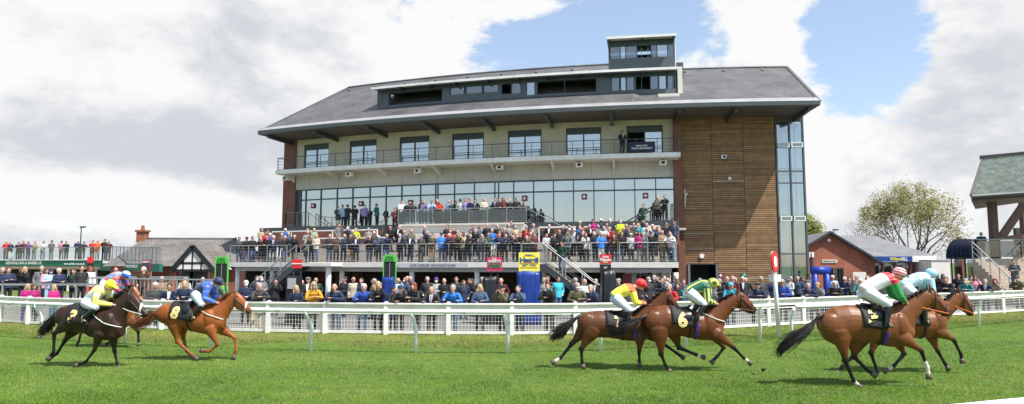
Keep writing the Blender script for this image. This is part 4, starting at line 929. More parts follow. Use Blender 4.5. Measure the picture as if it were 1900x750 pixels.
mb = MB(); front(mb, 1502, 478, 1509, 560, Yb - 6, .3); pn = solo('sign_pillar', mb, m_frame, 'dark upright sign pillar with a white square beside the stair tower', 'sign')
mb = MB(); front(mb, 1500, 468, 1511, 477, Yb - 6.4, .05); mb.build('white_square', m_white, pn) if False else None
pnl = MB(); front(pnl, 1501, 468, 1510, 477.5, Yb - 6.35, .05); o = pnl.build('sign_face', m_white, pn); text('i', .35, m_frame, D(1505.5, 473, Yb - 6.42), (1, 0, 0), (0, 0, 1), pn, .1)
# slate roofed betting hall
Yh = 60; bh = thing('betting_hall', 'low hall with pale slate roof and long blue and white fascia', 'building', (D(1660, 487, Yh).x, Yh, 0))
q = [P3(1560, 476, Yh), P3(1740, 476, Yh), P3(1618, 437, Yh + 9), P3(1530, 437, Yh + 9)]
mb = MB(); mb.poly(q); mb.poly([q[1], (q[1].x + 1, Yh + 18, q[1].z), q[2]]); mb.poly([q[3], q[2], (q[1].x + 1, Yh + 18, q[1].z), (q[0].x, Yh + 18, q[0].z)]); mb.build('roof', m_slate3, bh)
mb = MB(); front(mb, 1600, 476, 1688, 485.5, Yh - .1, .3); fa = mb.build('blue_fascia', m_blue, bh); mb = MB(); front(mb, 1689, 475, 1734, 486, Yh - .1, .3); mb.build('white_fascia', m_white, bh)
text('William', .30, m_yellow, D(1661, 480.6, Yh - .42), (1, 0, 0), (0, 0, 1), bh, .95, font_w=.02); text('HILL', .32, m_white, D(1678, 480.6, Yh - .42), (1, 0, 0), (0, 0, 1), bh, .6, font_w=.03)
mb = MB(); front(mb, 1600, 486, 1730, 560, Yh + .5, .2); mb.build('wall', m_interior2, bh)
for x in (1633, 1656, 1684, 1693, 1712, 1728): mb = MB(); front(mb, x, 486, x + 6, 560, Yh + .2, .3); mb.build('pillar', m_brickp, bh)
for a, b in ((1604, 1632), (1640, 1655), (1663, 1683), (1700, 1711), (1719, 1727)): mb = MB(); front(mb, a, 489, b, 550, Yh + .25, .05); mb.build('pane', m_glass, bh)
cb_ = thing('white_cabin', 'plain white cabin standing between the hall and the vaulted canopy', 'cabin', (D(1745, 487, 58).x, 58, 0)); a = D(1728, 484, 58); b = D(1762, 484, 58); mb = MB(); mb.box((a.x, 58, .2), (b.x, 63, a.z)); mb.build('body', m_white, cb_)
mb = MB(); mb.box((a.x - .05, 57.95, a.z), (b.x + .05, 63, a.z + .08)); mb.build('lid', m_greyconc, cb_); mb = MB(); mb.box((a.x + .1, 58, 0), (b.x - .1, 62, .2)); mb.build('base', m_dark, cb_)
# vaulted canopy
Yc = 47; vc = thing('vaulted_canopy', 'dark ribbed barrel vault canopy over a glass entrance', 'canopy', (D(1785, 487, Yc).x, Yc, 0))
L_, R_ = D(1756, 477, Yc), D(1814, 477, Yc); H_ = D(1814, 445, Yc + 2.4).z - L_.z; m_vault = M('vault_sheet', (.012, .022, .055), .5, .1, spec=.3)
def vp(t, th, dr=0.0):
    dy = 2.4 * (1 - math.cos(th)); x = L_.x + (R_.x - L_.x) * t; return Vector((x * (1 + dy / Yc) + 1.0 * (1 - t) * (1 - math.cos(th)), Yc + dy - dr * math.cos(th), L_.z + (H_ + dr) * math.sin(th)))
mb = MB(); mb.loft([[vp(0, th, .0), vp(1, th, .0), vp(1, th, -.06), vp(0, th, -.06)] for th in [PI / 2 * i / 12 for i in range(13)]]); mb.build('vault', m_vault, vc, False)
mb = MB(); mb.prism([vp(0, 0), *[vp(0, PI / 2 * i / 8) for i in range(1, 9)], Vector((vp(0, PI / 2).x, vp(0, PI / 2).y, L_.z))], (.05, 0, 0)); mb.build('vault_end', m_vault, vc)
for k in range(8):
    mb = MB(); mb.tube([vp(k / 7, PI / 2 * i / 12, .03) for i in range(13)], .05, 6); mb.build('rib', m_vault, vc, True)
mb = MB(); front(mb, 1755, 477, 1816, 481, Yc - .02, .1); mb.build('beam', m_frame, vc)
for x in (1764, 1789, 1813): mb = MB(); front(mb, x, 481, x + 4, 560, Yc, .15); mb.build('post', m_frame, vc)
for a, b, mt in ((1769, 1788, m_glass), (1794, 1812, m_glassb)): mb = MB(); front(mb, a, 482, b, 550, Yc + .1, .03); mb.build('glass', mt, vc)
mb = MB(); front(mb, 1777, 489, 1786, 550, Yc + .3, .05); mb.build('wooden_door', m_warm, vc)
c = D(1783, 445, 70); mb = MB(); mb.box((c.x - .4, 70, 0), (c.x + .4, 70.6, c.z)); mb.box((c.x - .15, 70.1, c.z), (c.x + .15, 70.5, c.z + .3)); solo('distant_chimney', mb, m_brickp, 'dark chimney stack peeping over the vaulted canopy', 'chimney')
# old stand
Yo = 44; old = thing('old_stand', 'old open grandstand with corrugated grey green roof on brown columns', 'grandstand', (D(1880, 487, Yo).x, Yo, 0))
f0_, f1_ = D(1801, 363, Yo), D(1990, 350, Yo - 3); b0_, b1_ = D(1823, 294, Yo + 4), D(2010, 275, Yo + 1)
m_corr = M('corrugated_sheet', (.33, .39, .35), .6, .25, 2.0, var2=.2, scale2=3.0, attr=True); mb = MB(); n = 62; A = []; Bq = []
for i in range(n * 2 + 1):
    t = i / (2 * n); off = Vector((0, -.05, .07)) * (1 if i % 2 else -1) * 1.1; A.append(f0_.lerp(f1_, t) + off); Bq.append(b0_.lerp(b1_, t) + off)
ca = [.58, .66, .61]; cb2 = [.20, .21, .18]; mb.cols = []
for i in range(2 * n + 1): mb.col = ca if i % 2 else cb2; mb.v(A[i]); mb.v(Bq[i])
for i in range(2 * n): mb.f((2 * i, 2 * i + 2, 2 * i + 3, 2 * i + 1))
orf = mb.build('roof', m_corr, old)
mb = MB(); mb.bar(f0_ + Vector((0, 0, -.12)), f1_ + Vector((0, 0, -.12)), .3, .12); mb.bar(b0_ + Vector((-.2, 0, .05)), b1_, .3, .25); mb.bar(f0_, b0_, .12, .12); mb.build('roof_edge', m_soffit, orf)
mb = MB(); z2 = f0_.z - .2; mb.prism([f0_ + Vector((.1, .1, -.15)), f1_ + Vector((0, .1, -.15)), f1_ + Vector((0, 5, -.3)), f0_ + Vector((3.7, 5, -.3))], (0, 0, -.2)); mb.build('soffit', m_soffit, old)
m_brown = M('brown_column', (.13, .075, .06), .7, .12)
for px, Y in ((1840, Yo + 1.2), (1898, Yo + 3.5)):
    a = D(px, 372, Y); b = D(px + 3, 443, Y); mb = MB(); mb.bar((a.x, Y, b.z - 2.8), (a.x, Y, a.z + .1), .42, .4); mb.build('column', m_brown, old)
mb = MB(); a = D(1858, 440, Yo + 3); b = D(1905, 372, Yo + 3); mb.bar(a, b, .3, .45); mb.bar(D(1850, 443, Yo + 2.9), D(1920, 436, Yo + 2.9), .2, .25); mb.build('raking_beam', m_brown, old)
mb = MB(); a = D(1868, 440, Yo + 8); mb.box((a.x, Yo + 7, 3.9), (a.x + 14, Yo + 7.3, 5.2)); mb.build('rear_seating', m_interior, old)
mb = MB(); zs_ = D(1812, 480, Yo).z; a = D(1809, 482, Yo); mb.prism([(a.x, Yo - .1, zs_ - .55), (a.x + 16, Yo - .1, zs_ - .55), (a.x + 20, Yo + 9, zs_ - .55), (a.x + 6.6, Yo + 9, zs_ - .55)], (0, 0, .55)); mb.build('deck', m_offwhite, old)
for k in range(5): mb = MB(); mb.box((a.x + 5 + k * .9, Yo + 2.5 + k * .9, zs_ + k * .3), (a.x + 16, Yo + 3.4 + k * .9, zs_ + .3 + k * .3)); mb.build('seating_tier', m_concrete, old)
straightrail('deck_rail', [(a.x + .1, Yo, zs_), (a.x + 16, Yo, zs_)], m_steel, 1.25, old, 1.6, base=m_rail_glass); straightrail('deck_rail', [(a.x + .1, Yo, zs_), (a.x + 5.9, Yo + 8, zs_)], m_steel, 1.25, old, 1.6)
mb = MB(); mb.box((a.x + .25, Yo + .5, 0), (a.x + 16, Yo + .8, zs_ - .56)); wl = mb.build('lower_wall', m_brickp, old)
mb = MB(); c = D(1825, 487.5, Yo + .4); mb.prism([(c.x + .33 * math.cos(k * PI / 10), Yo + .35, c.z + .33 * math.sin(k * PI / 10) - .1) for k in range(20)], (0, .14, 0)); mb.build('round_lamp', M('amber_lamp', (.75, .30, .12), .5, .03), old)
# outside steps
mb = MB(); a = D(1858, 520, Yo - 2.6); n = 14
for i in range(n): mb.box((a.x, Yo - .12 - .28 * (n - i), 0), (a.x + 3.4, Yo - .12 - .28 * (n - i - 1), zs_ * (i + 1) / n - .02))
so = mb.build('outside_steps', m_concrete, old)
for dx in (0, 3.4): straightrail('stair_rail', [(a.x + dx, Yo - .12 - .28 * n, .1), (a.x + dx, Yo - .15, zs_)], m_steel, 1.1, old, 1.0, r=.028, wires=3)

# ---------------------------------------------------------------- bookmakers' boards
def board(name, px, py0, py1, wpx, Y, label, mat, topmat=None, green=False, cat='sign', group=None, legs=True):
    a = D(px - wpx / 2, py0, Y); b = D(px + wpx / 2, py1, Y); t = thing(name, label, cat, (D(px, 487, Y).x, Y, 0), group)
    mb = MB(); mb.box((a.x, Y, b.z), (b.x, Y + .06, a.z)); mb.build('panel', mat, t)
    if legs:
        mb = MB(); xc = (a.x + b.x) / 2
        for dx in (-.12, .12): mb.bar((xc + dx, Y + .08, b.z + .1), (xc + dx * 3, Y + .1, 0), .04, .04)
        mb.bar((xc - .2, Y + .09, b.z - .6), (xc + .2, Y + .09, b.z - .6), .04, .04); mb.build('stand_frame', m_dark, t)
    return t, a, b
def T(s, px, py, Y, h, w, mat, t, fw=.02): return text(s, h, mat, D(px, py, Y - .012), (1, 0, 0), (0, 0, 1), t, w, font_w=fw)
for px, py, lab in ((411, 476, 'lime green framed bookmaker board left of the terrace, lettered BLACK'), (723, 472.5, 'lime green framed bookmaker board under the terrace middle, lettered BLACK')):
    Y = 31.0; pk = FOC / Y; t, a, b = board('bookmaker_board', px, py + 11, py + 46, 20, Y, lab, m_black, group='lime green bookmaker boards')
    mb = MB(); cx = (a.x + b.x) / 2; r_ = .30; zt = D(px, py, Y).z; zb = D(px, py + 13, Y).z
    mb.prism([(cx - r_, Y - .02, zb), (cx + r_, Y - .02, zb), (cx + r_, Y - .02, zt - .08), (cx + r_ - .1, Y - .02, zt), (cx - r_ + .1, Y - .02, zt), (cx - r_, Y - .02, zt - .08)], (0, .1, 0)); mb.build('header', m_green, t)
    mb = MB(); 
    for s_ in (-1, 1): mb = MB(); mb.box((cx + s_ * .28 - .02, Y - .03, zb - 1.0), (cx + s_ * .28 + .02, Y + .08, zb)); mb.build('side_frame', m_green, t)
    mb = MB(); mb.box((cx - .012, Y - .01, zb - .9), (cx + .012, Y, zb)); mb.build('divider', m_steel, t)
    T('SAMUEL', px, py + 4, Y - .03, .09, .34, m_grn, t); T('BLACK', px, py + 9, Y - .03, .13, .42, m_grn, t)
t, a, b = board('red_bookmaker_sign', 551, 481.5, 498, 17, 30, 'small red board with one white bar beside the left stairs', m_red); mb = MB(); c = D(551, 489.5, 30); mb.box((a.x, 29.98, c.z - .02), (b.x, 30, c.z + .02)); mb.build('white_bar', m_white, t)
t, a, b = board('red_bookmaker_sign', 167, 477, 488, 10, 40, 'red board above a black panel in front of the green fascia', m_red); mb = MB(); a = D(162, 488, 40); b = D(172, 499, 40); mb.box((a.x, 40, b.z), (b.x, 40.05, a.z)); mb.build('black_panel', m_black, t)
t, a, b = board('maroon_bookmaker_sign', 271, 482, 500, 15, 34, 'maroon board with pale lettering near the lodge roof', m_maroon); T('GARRETTS', 271, 486, 34, .09, .36, m_white, t); mb = MB(); a = D(265, 488.5, 34); b = D(277, 495.5, 34); mb.box((a.x, 33.985, b.z), (b.x, 34, a.z)); mb.build('photo_strip', m_dark, t)
t, a, b = board('pink_bookmaker_sign', 917.5, 477.5, 503, 28, 30, 'pink board with white lettering and a strip of racing horses', m_pink); T('PHIL', 917.5, 481, 30, .07, .2, m_white, t); T('GARRETTS', 917.5, 484.8, 30, .11, .56, m_white, t, .03)
mb = MB(); a = D(906, 488.5, 30); b = D(929, 497.5, 30); mb.box((a.x, 29.985, b.z), (b.x, 30, a.z)); ps = mb.build('photo_strip', M('photo_green', (.09, .13, .06), .6, .5, 9), t)
mb = MB(); [mb.ell((a.x + .12 + k * .14, 29.98, (a.z + b.z) / 2 + .01 * (-1) ** k), (.05, .008, .04), n=8) for k in range(3)]; mb.build('printed_horse', M('photo_brown', (.10, .05, .03), .6, .3, 9), t)
Yz = 28.5; t, a, b = board('yellow_bookmaker_board', 982, 468.5, 504, 39, Yz, 'large yellow board with navy lettering above a blue cover', m_yellow, legs=False)
T('BYRNE &', 982, 473.5, Yz, .07, .34, m_navytext, t); T('Hazell', 982, 482.5, Yz, .21, .78, m_navytext, t, .045); T('RACECOURSE BOOKMAKERS', 982, 488.3, Yz, .05, .76, m_orangetext, t); T('EST 1925', 982, 492, Yz, .06, .55, m_navytext, t); T('BETS TO WIN OR PLACE', 982, 496, Yz, .05, .7, m_orangetext, t)
mb = MB(); [mb.ell((D(x, y, Yz).x, Yz - .01, D(x, y, Yz).z), (.03, .01, .03), n=8) for x, y in ((972, 475), (992, 475))]; mb.build('star', m_orangetext, t)
def cover(name, px0, px1, py0, Y, mat, label, cat='cover', seed=1, deep=.8, taper=.06):
    a = D(px0, py0, Y); b = D(px1, py0, Y); cx, zt, w_ = (a.x + b.x) / 2, a.z, (b.x - a.x); r = random.Random(seed); rings = []
    for j in range(14):
        f_ = j / 13; z = zt * (1 - f_) + .02; ring = []
        for k in range(44):
            th = 2 * PI * k / 44; cx_, cy_ = math.cos(th), math.sin(th); e = .32; x = math.copysign(abs(cx_) ** e, cx_); y = math.copysign(abs(cy_) ** e, cy_)
            fold = (.045 + .09 * f_) * math.sin(k * 1.9 + seed + f_ * 1.5) + .02 * math.sin(k * 3.7 + f_ * 5); s_ = (1 + taper * f_ + fold) * (1 - .0 * f_)
            ring.append((cx + x * w_ / 2 * s_, Y + deep / 2 + y * deep / 2 * s_, z + (.03 * math.sin(k * .9) if j == 13 else 0) + (.05 * math.sin(k * .57 + seed) if j == 0 else 0)))
        rings.append(ring)
    mb = MB(); mb.loft(rings); return solo(name, mb, mat, label, cat, (cx, Y, 0), smooth=True)
cover('covered_stand', 960, 1001, 506, Yz - .3, m_bluetarp, 'blue tarpaulin draped over a stand beneath the yellow board', seed=2)
cover('covered_stand', 896, 921, 516, 28.5, m_tarpblack, 'black hood draped over a stand below the pink board', seed=5, taper=.25)
cover('covered_stand', 1119, 1143, 505, 27.6, m_tarpblack, 'black coat like cover under the red board by the stairs', seed=7, taper=.3)
cover('covered_stand', 708, 729, 516, 30.4, m_bluetarp, 'blue hooded box below the green board near the middle', seed=3, taper=-.1)
t, a, b = board('red_bookmaker_sign', 1123.5, 472, 490, 22, 28, 'red board with two white words above the black cover', m_red, legs=False); T('John', 1123.5, 477, 28, .12, .26, m_white, t, .03); T('Malcolm', 1123.5, 482, 28, .13, .44, m_white, t, .03); T('Carlisle', 1123.5, 486.5, 28, .06, .2, m_yellow, t)
mb = MB(); a = D(1113, 490.5, 28.02); b = D(1134, 505, 28.02); mb.box((a.x, 28.02, b.z), (b.x, 28.08, a.z)); mb.build('black_panel', m_black, t); T('2457', 1123.5, 496.5, 28, .08, .14, m_white, t)
# tall box by the left stairs, blue inflatable frame on the right
t = thing('bookmaker_joint', 'dark upright bookmaker joint with pale screen beside left stairs', 'stand', (D(545, 487, 28).x, 28, 0)); mb = MB(); a = D(531, 513, 28); b = D(553, 513, 28); mb.box((a.x, 28, 0), (b.x, 28.6, a.z)); mb.build('body', m_tarpblack, t)
mb = MB(); a = D(534, 516, 28); b = D(549, 536, 28); mb.box((a.x, 27.97, b.z), (b.x, 27.995, a.z)); mb.build('screen', m_interior2, t)
t = thing('blue_gantry', 'blue padded gantry frame standing before the brick gable', 'frame', (D(1522, 487, 36).x, 36, 0)); m_bp = M('blue_padding', (.01, .035, .30), .45, .1, 5)
mb = MB(); L2, R2 = D(1511, 498, 36), D(1533, 498, 36)
for q in (L2, R2): mb.chain([(q.x, 36, 0), (q.x, 36, q.z - .15)], .17, n=10)
mb.build('upright', m_bp, t, True); mb = MB(); mb.chain([(L2.x - .15, 36, L2.z - .12), (R2.x + .15, 36, R2.z - .12)], .22, n=12); mb.build('crossbar', m_bp, t, True)
# ---------------------------------------------------------------- trees
def tree(name, label, px, pyb, pyt, wpx, Y, seed, leaf, ncl, leafcol, lean=0, depth=5, cat='tree', group=None, barkc=(.16, .12, .09), trunkh=.15, spread=1.0):
    base = D(px, 487, Y); base.z = 0; H = D(px, pyt, Y).z; R = wpx / 2 * Y / FOC; r = random.Random(seed)
    t = thing(name, label, cat, tuple(base), group); mb = MB(); tips = []
    def inside(p):
        d = p - base; zc = H * (.56 if trunkh < .3 else .62); rz = H - zc
        hor = math.hypot(d.x, d.y) / R; ver = (d.z - zc) / (rz if d.z > zc else zc * .95); return hor * hor + ver * ver
    def grow(p, d, L, rad, lev):
        n = 4; pts = [p]; rr = [rad]; q = p.copy(); dd = d.copy()
        for i in range(n):
            dd = (dd + Vector((r.uniform(-1, 1), r.uniform(-1, 1), r.uniform(-.5, .9))) * .16).normalized(); q = q + dd * (L / n)
            pts.append(q.copy()); rr.append(rad * (1 - .5 * (i + 1) / n))
            if lev >= 3: tips.append((q.copy(), lev))
        mb.chain(pts, rr, n=5 if lev > 1 else 9)
        if lev >= depth or inside(q) > 1.15: tips.append((q.copy(), 9)); return
        k = 3 if lev < 3 else r.choice((2, 3))
        for j in range(k):
            a = 2 * PI * (j + r.random() * .7) / k; s_ = d.orthogonal().normalized(); s_ = Matrix.Rotation(a, 3, dd) @ s_
            ang = r.uniform(.3, .75) * spread; nd_ = (dd * math.cos(ang) + s_ * math.sin(ang) + Vector((0, 0, .12))).normalized(); at = pts[r.choice((2, 3, 4))] if j else pts[-1]
            grow(at, nd_, L * r.uniform(.66, .86), rr[-1] * .95 if j == 0 else rr[-1] * .75, lev + 1)
    L0 = H * .30; rad = max(.12, H * .030)
    top = base + Vector((0, 0, H * trunkh)); mb.chain([base, base.lerp(top, .5) + Vector((.05, 0, 0)), top], [rad * 1.35, rad * 1.05, rad], n=10)
    m0 = 6 if trunkh < .3 else 4
    for j in range(m0):
        a = 2 * PI * j / m0 + r.random(); ang = (.12 if j == 0 else r.uniform(.45, .95)) * spread; d = Vector((math.cos(a) * math.sin(ang), math.sin(a) * math.sin(ang), math.cos(ang))); grow(top - Vector((0, 0, .15 * (j % 3))), d, L0 * (.95 + .25 * r.random()) , rad * .6, 1)
    mb.build('trunk', M('bark_' + name + str(seed), barkc, .9, .2, 3, bump=.3), t)
    if leaf:
        cr_ = MB()
        for p, lv in tips:
            if inside(p) > 1.25: continue
            for c in range(ncl):
                cc = p + Vector([r.gauss(0, 1) for _ in range(3)]) * .38; k = r.uniform(.6, 1.35)
                h = r.random(); cr_.col = tuple((leafcol[0][i] * h + leafcol[1][i] * (1 - h)) * k for i in range(3))
                for _ in range(5):
                    q = cc + Vector([r.gauss(0, 1) for _ in range(3)]) * .16; s_ = leaf * r.uniform(.7, 1.4); a = Vector([r.gauss(0, 1) for _ in range(3)]).normalized() * s_; b_ = a.orthogonal().normalized() * s_ * .6
                    cr_.poly([q - a, q + b_, q + a, q - b_])
        lm, nt_, p_ = NT('leaf_' + name + str(seed)); at = nd(nt_, 'ShaderNodeAttribute', attribute_name='col'); ln(nt_, at.outputs['Color'], p_.inputs['Base Color']); p_.inputs['Roughness'].default_value = .6
        tr_ = nd(nt_, 'ShaderNodeBsdfTranslucent'); ln(nt_, at.outputs['Color'], tr_.inputs[0]); mx = nd(nt_, 'ShaderNodeMixShader'); mx.inputs[0].default_value = .4; ln(nt_, p_.outputs[0], mx.inputs[1]); ln(nt_, tr_.outputs[0], mx.inputs[2]); ln(nt_, mx.outputs[0], nt_.nodes['Material Output'].inputs[0])
        me = cr_.mesh('crown', OFF[t.name], fixn=False); o = bpy.data.objects.new('crown', me); C.objects.link(o); o.parent = t; me.materials.append(lm); OFF[o.name] = OFF[t.name]
    return t
spring = ((.31, .30, .065), (.22, .20, .065))
tree('oak_tree', 'broad spreading tree with thin yellow green spring leaves behind the hall', 1694, 472, 350, 160, 86, 11, .105, 1, spring, depth=6, spread=1.05)
tree('young_tree', 'leafy yellow green tree top beside the glazed stair tower', 1503, 440, 404, 60, 95, 5, .13, 3, ((.30, .32, .06), (.22, .26, .06)), depth=5)
tree('bare_tree', 'bare twiggy tree left of the spreading tree, nearer to it', 1606, 440, 396, 40, 100, 8, 0, 0, None, depth=6, barkc=(.22, .19, .16), group='bare trees behind the hall')
tree('bare_tree', 'faint bare tree above the hall ridge, farther from the spreading tree', 1578, 440, 403, 30, 110, 21, 0, 0, None, depth=6, barkc=(.30, .27, .23), group='bare trees behind the hall')
# ---------------------------------------------------------------- people
m_skin, nt, p = NT('skin'); oi = nd(nt, 'ShaderNodeObjectInfo'); ln(nt, oi.outputs['Color'], p.inputs['Base Color']); p.inputs['Roughness'].default_value = .5; p.inputs['Subsurface Weight'].default_value = .05
m_eye = M('eye_dark', (.02, .015, .012), .3, 0)
m_cloth = M('cloth', objc=True, rough=.85, var=.10, scale=14, bump=.25, bscale=22)
m_hair = M('hair', objc=True, rough=.6, var=.2, scale=30, bump=.4, bscale=60)
m_shoe = M('shoe_leather', (.02, .017, .015), .4, .1)
m_paper = M('newsprint', (.62, .61, .58), .8, .1, 20)
HC = 1.635
POSES = {}
def pose(name, sh=(.185, 0, 1.42), el=(.25, .03, 1.14), wr=(.23, -.07, .90), el2=None, wr2=None, lean=0.0, leanz=0.0, headf=0.0, hip=0.0, feet=.10, step=0.0):
    P_ = {}
    P_['sh'] = [Vector((s * sh[0], sh[1] - lean, sh[2] - leanz)) for s in (-1, 1)]
    e = [el, el2 or el]; w_ = [wr, wr2 or wr]
    P_['el'] = [Vector((s * e[i][0], e[i][1] - lean, e[i][2] - leanz)) for i, s in enumerate((-1, 1))]
    P_['wr'] = [Vector((s * w_[i][0], w_[i][1] - lean, w_[i][2] - leanz)) for i, s in enumerate((-1, 1))]
    P_['hip'] = Vector((0, hip, .95)); P_['top'] = Vector((0, -lean, 1.42 - leanz)); P_['head'] = Vector((0, -lean - headf, HC - leanz * 1.1))
    P_['feet'] = feet; P_['step'] = step; POSES[name] = P_
pose('stand'); pose('stride', step=.12)
pose('pockets', el=(.29, .07, 1.15), wr=(.19, -.07, .97))
pose('folded', el=(.25, -.05, 1.13), wr=(-.04, -.23, 1.20), el2=(.25, -.05, 1.15), wr2=(-.05, -.21, 1.17))
pose('clasp', el=(.24, -.02, 1.14), wr=(.05, -.27, 1.12))
pose('phone', el=(.24, -.20, 1.22), wr=(.07, -.27, 1.52))
pose('onehand', el=(.25, .02, 1.14), wr=(.22, -.08, .92), el2=(.22, -.20, 1.24), wr2=(.07, -.22, 1.55))
pose('lean', lean=.22, leanz=.06, headf=.05, hip=.06, el=(.27, -.16, 1.20), wr=(.06, -.36, 1.25), step=.08)
pose('leanwide', lean=.20, leanz=.05, headf=.05, hip=.06, el=(.30, -.10, 1.19), wr=(.22, -.34, 1.22), step=.05)
pose('leanphone', lean=.16, leanz=.03, headf=.03, hip=.05, el=(.27, -.14, 1.20), wr=(.06, -.34, 1.25), el2=(.24, -.20, 1.24), wr2=(.06, -.22, 1.53), step=.05)
pose('leanlow', lean=.30, leanz=.10, headf=.06, hip=.08, el=(.24, -.14, 1.22), wr=(.10, -.34, 1.27), el2=(.30, -.10, 1.22), wr2=(-.05, -.30, 1.28), step=.10)
pose('leanside', lean=.12, leanz=.02, headf=.04, hip=.03, el=(.30, .02, 1.16), wr=(.20, -.20, 1.14), el2=(.26, -.14, 1.17), wr2=(.02, -.30, 1.19), step=.06)
def hand(mb, w_, d, s):
    d = d.normalized(); c = w_ + d * .05; up = Vector((0, 0, 1)); sd = d.cross(up)
    if sd.length < .1: sd = Vector((0, 1, 0))
    sd.normalize(); mb.chain([w_, c, c + d * .03], [.024, .036, .034], [.02, .017, .015], side=sd, n=8)
    for k in range(4):
        o = c + d * .03 + sd * (.024 - .016 * k); L = (.055, .066, .06, .045)[k]; nn = sd.cross(d)
        mb.chain([o, o + d * L * .5, o + d * L * .85 - nn * .015 * (1 if nn.z > 0 else -1)], [.0085, .008, .006], n=5)
    o = w_ + d * .02 + sd * .028 * s; mb.chain([o, o + d * .03 + sd * .02 * s, o + d * .055 + sd * .022 * s], [.011, .010, .007], n=5)
def leg_pts(P_, i):
    s = (-1, 1)[i]; st = P_['step'] * s; return [P_['hip'] + Vector((s * .085, 0, 0)), Vector((s * .095, P_['hip'].y * .5 - st * .6 - .02, .50)), Vector((s * P_['feet'], .02 + st * -.4 if s > 0 else .02 + st * -.4, .085))]
def face(mb, hc, sc_=1.0):
    mb.ell(hc + Vector((0, .012, .018)), (.074 * sc_, .096 * sc_, .098 * sc_)); mb.chain([hc + Vector((0, -.022, -.03)), hc + Vector((0, -.04, -.075)), hc + Vector((0, -.052, -.098))], [.060, .047, .026], [.062, .046, .024], side=(1, 0, 0), n=10)
    mb.chain([hc + Vector((0, -.082, .022)), hc + Vector((0, -.104, -.012)), hc + Vector((0, -.098, -.022))], [.009, .016, .015], n=6)
    for s in (-1, 1): mb.ell(hc + Vector((s * .077, .012, -.005)), (.011, .02, .032), n=8)
def make_pose(name):
    P_ = POSES[name]; out = {}
    mb = MB(); hc = P_['head']; face(mb, hc, 1.0)
    mb.V = [tuple(hc + (Vector(v) - hc) * 1.12) for v in mb.V]
    mb.chain([hc + Vector((0, .02, -.03)), P_['top'] + Vector((0, .01, -.01))], [.052, .062], n=10)
    tor = [P_['hip'] + Vector((0, 0, -.06)), P_['hip'].lerp(P_['top'], .3), P_['hip'].lerp(P_['top'], .75), P_['top'] + Vector((0, .01, 0))]
    mb.chain(tor, [.15, .135, .165, .10], [.10, .095, .105, .06], side=(1, 0, 0), n=14)
    for i, s in enumerate((-1, 1)):
        a, e, w_ = P_['sh'][i], P_['el'][i], P_['wr'][i]; mb.chain([a - Vector((s * .06, 0, .01)), a, a.lerp(e, .5), e, e.lerp(w_, .4), w_], [.045, .052, .043, .036, .036, .024], n=8); hand(mb, w_, w_ - e, -s)
        l = leg_pts(P_, i); mb.chain([l[0], l[0].lerp(l[1], .5), l[1], l[1].lerp(l[2], .35), l[2]], [.085, .07, .05, .05, .033], n=9)
        mb.chain([l[2] + Vector((0, .04, -.04)), l[2] + Vector((0, -.06, -.05)), l[2] + Vector((0, -.15, -.06))], [.035, .04, .03], [.04, .03, .02], side=(1, 0, 0), n=8)
    me = remesh(mb, .0115, 2); ey = MB()
    for s in (-1, 1): ey.ell(hc + Vector((s * .03, -.079, .012)), (.011, .008, .007), n=6)
    ey.ell(hc + Vector((0, -.088, -.052)), (.02, .008, .004), n=6)
    out['body'] = addto(me, ey, 1)
    for kind, low, g in (('jacket', .80, .0), ('coat', .60, .012)):
        mb = MB(); h = P_['hip']; t_ = P_['top']
        pts = [Vector((0, h.y * .6, low)), h + Vector((0, 0, -.05)), h.lerp(t_, .35), h.lerp(t_, .72), t_ + Vector((0, 0, -.03)), t_ + Vector((0, 0, .045))]
        mb.chain(pts, [.195 + g * 2, .19 + g, .172 + g, .20, .17, .075], [.145 + g * 2, .14 + g, .125 + g, .135, .10, .072], side=(1, 0, 0), n=16)
        for i, s in enumerate((-1, 1)):
            a, e, w_ = P_['sh'][i], P_['el'][i], P_['wr'][i]; mb.chain([a - Vector((s * .09, 0, .0)), a + Vector((0, 0, -.01)), a.lerp(e, .5), e, e.lerp(w_, .5), w_.lerp(e, .02)], [.075, .072, .062, .056, .05, .042], n=9)
        out[kind] = remesh(mb, .014, 3)
    mb = MB()
    mb.chain([P_['hip'] + Vector((0, 0, .08)), P_['hip'], P_['hip'] + Vector((0, 0, -.10))], [.15, .165, .15], [.11, .125, .115], side=(1, 0, 0), n=14)
    for i in (0, 1):
        l = leg_pts(P_, i); mb.chain([l[0] + Vector((0, 0, -.02)), l[0].lerp(l[1], .5), l[1], l[1].lerp(l[2], .5), l[2] + Vector((0, 0, .0))], [.098, .088, .07, .065, .062], n=9)
    me = remesh(mb, .015, 3); sh = MB()
    for i in (0, 1):
        l = leg_pts(P_, i)[2]; sh.chain([l + Vector((0, .07, -.045)), l + Vector((0, .0, -.035)), l + Vector((0, -.10, -.05)), l + Vector((0, -.19, -.062))], [.038, .047, .048, .034], [.04, .05, .035, .022], side=(1, 0, 0), n=9)
    out['trousers'] = addto(me, sh, 1); out['head'] = hc
    return out
CACHE = {}
def getpose(n):
    if n not in CACHE: CACHE[n] = make_pose(n)
    return CACHE[n]
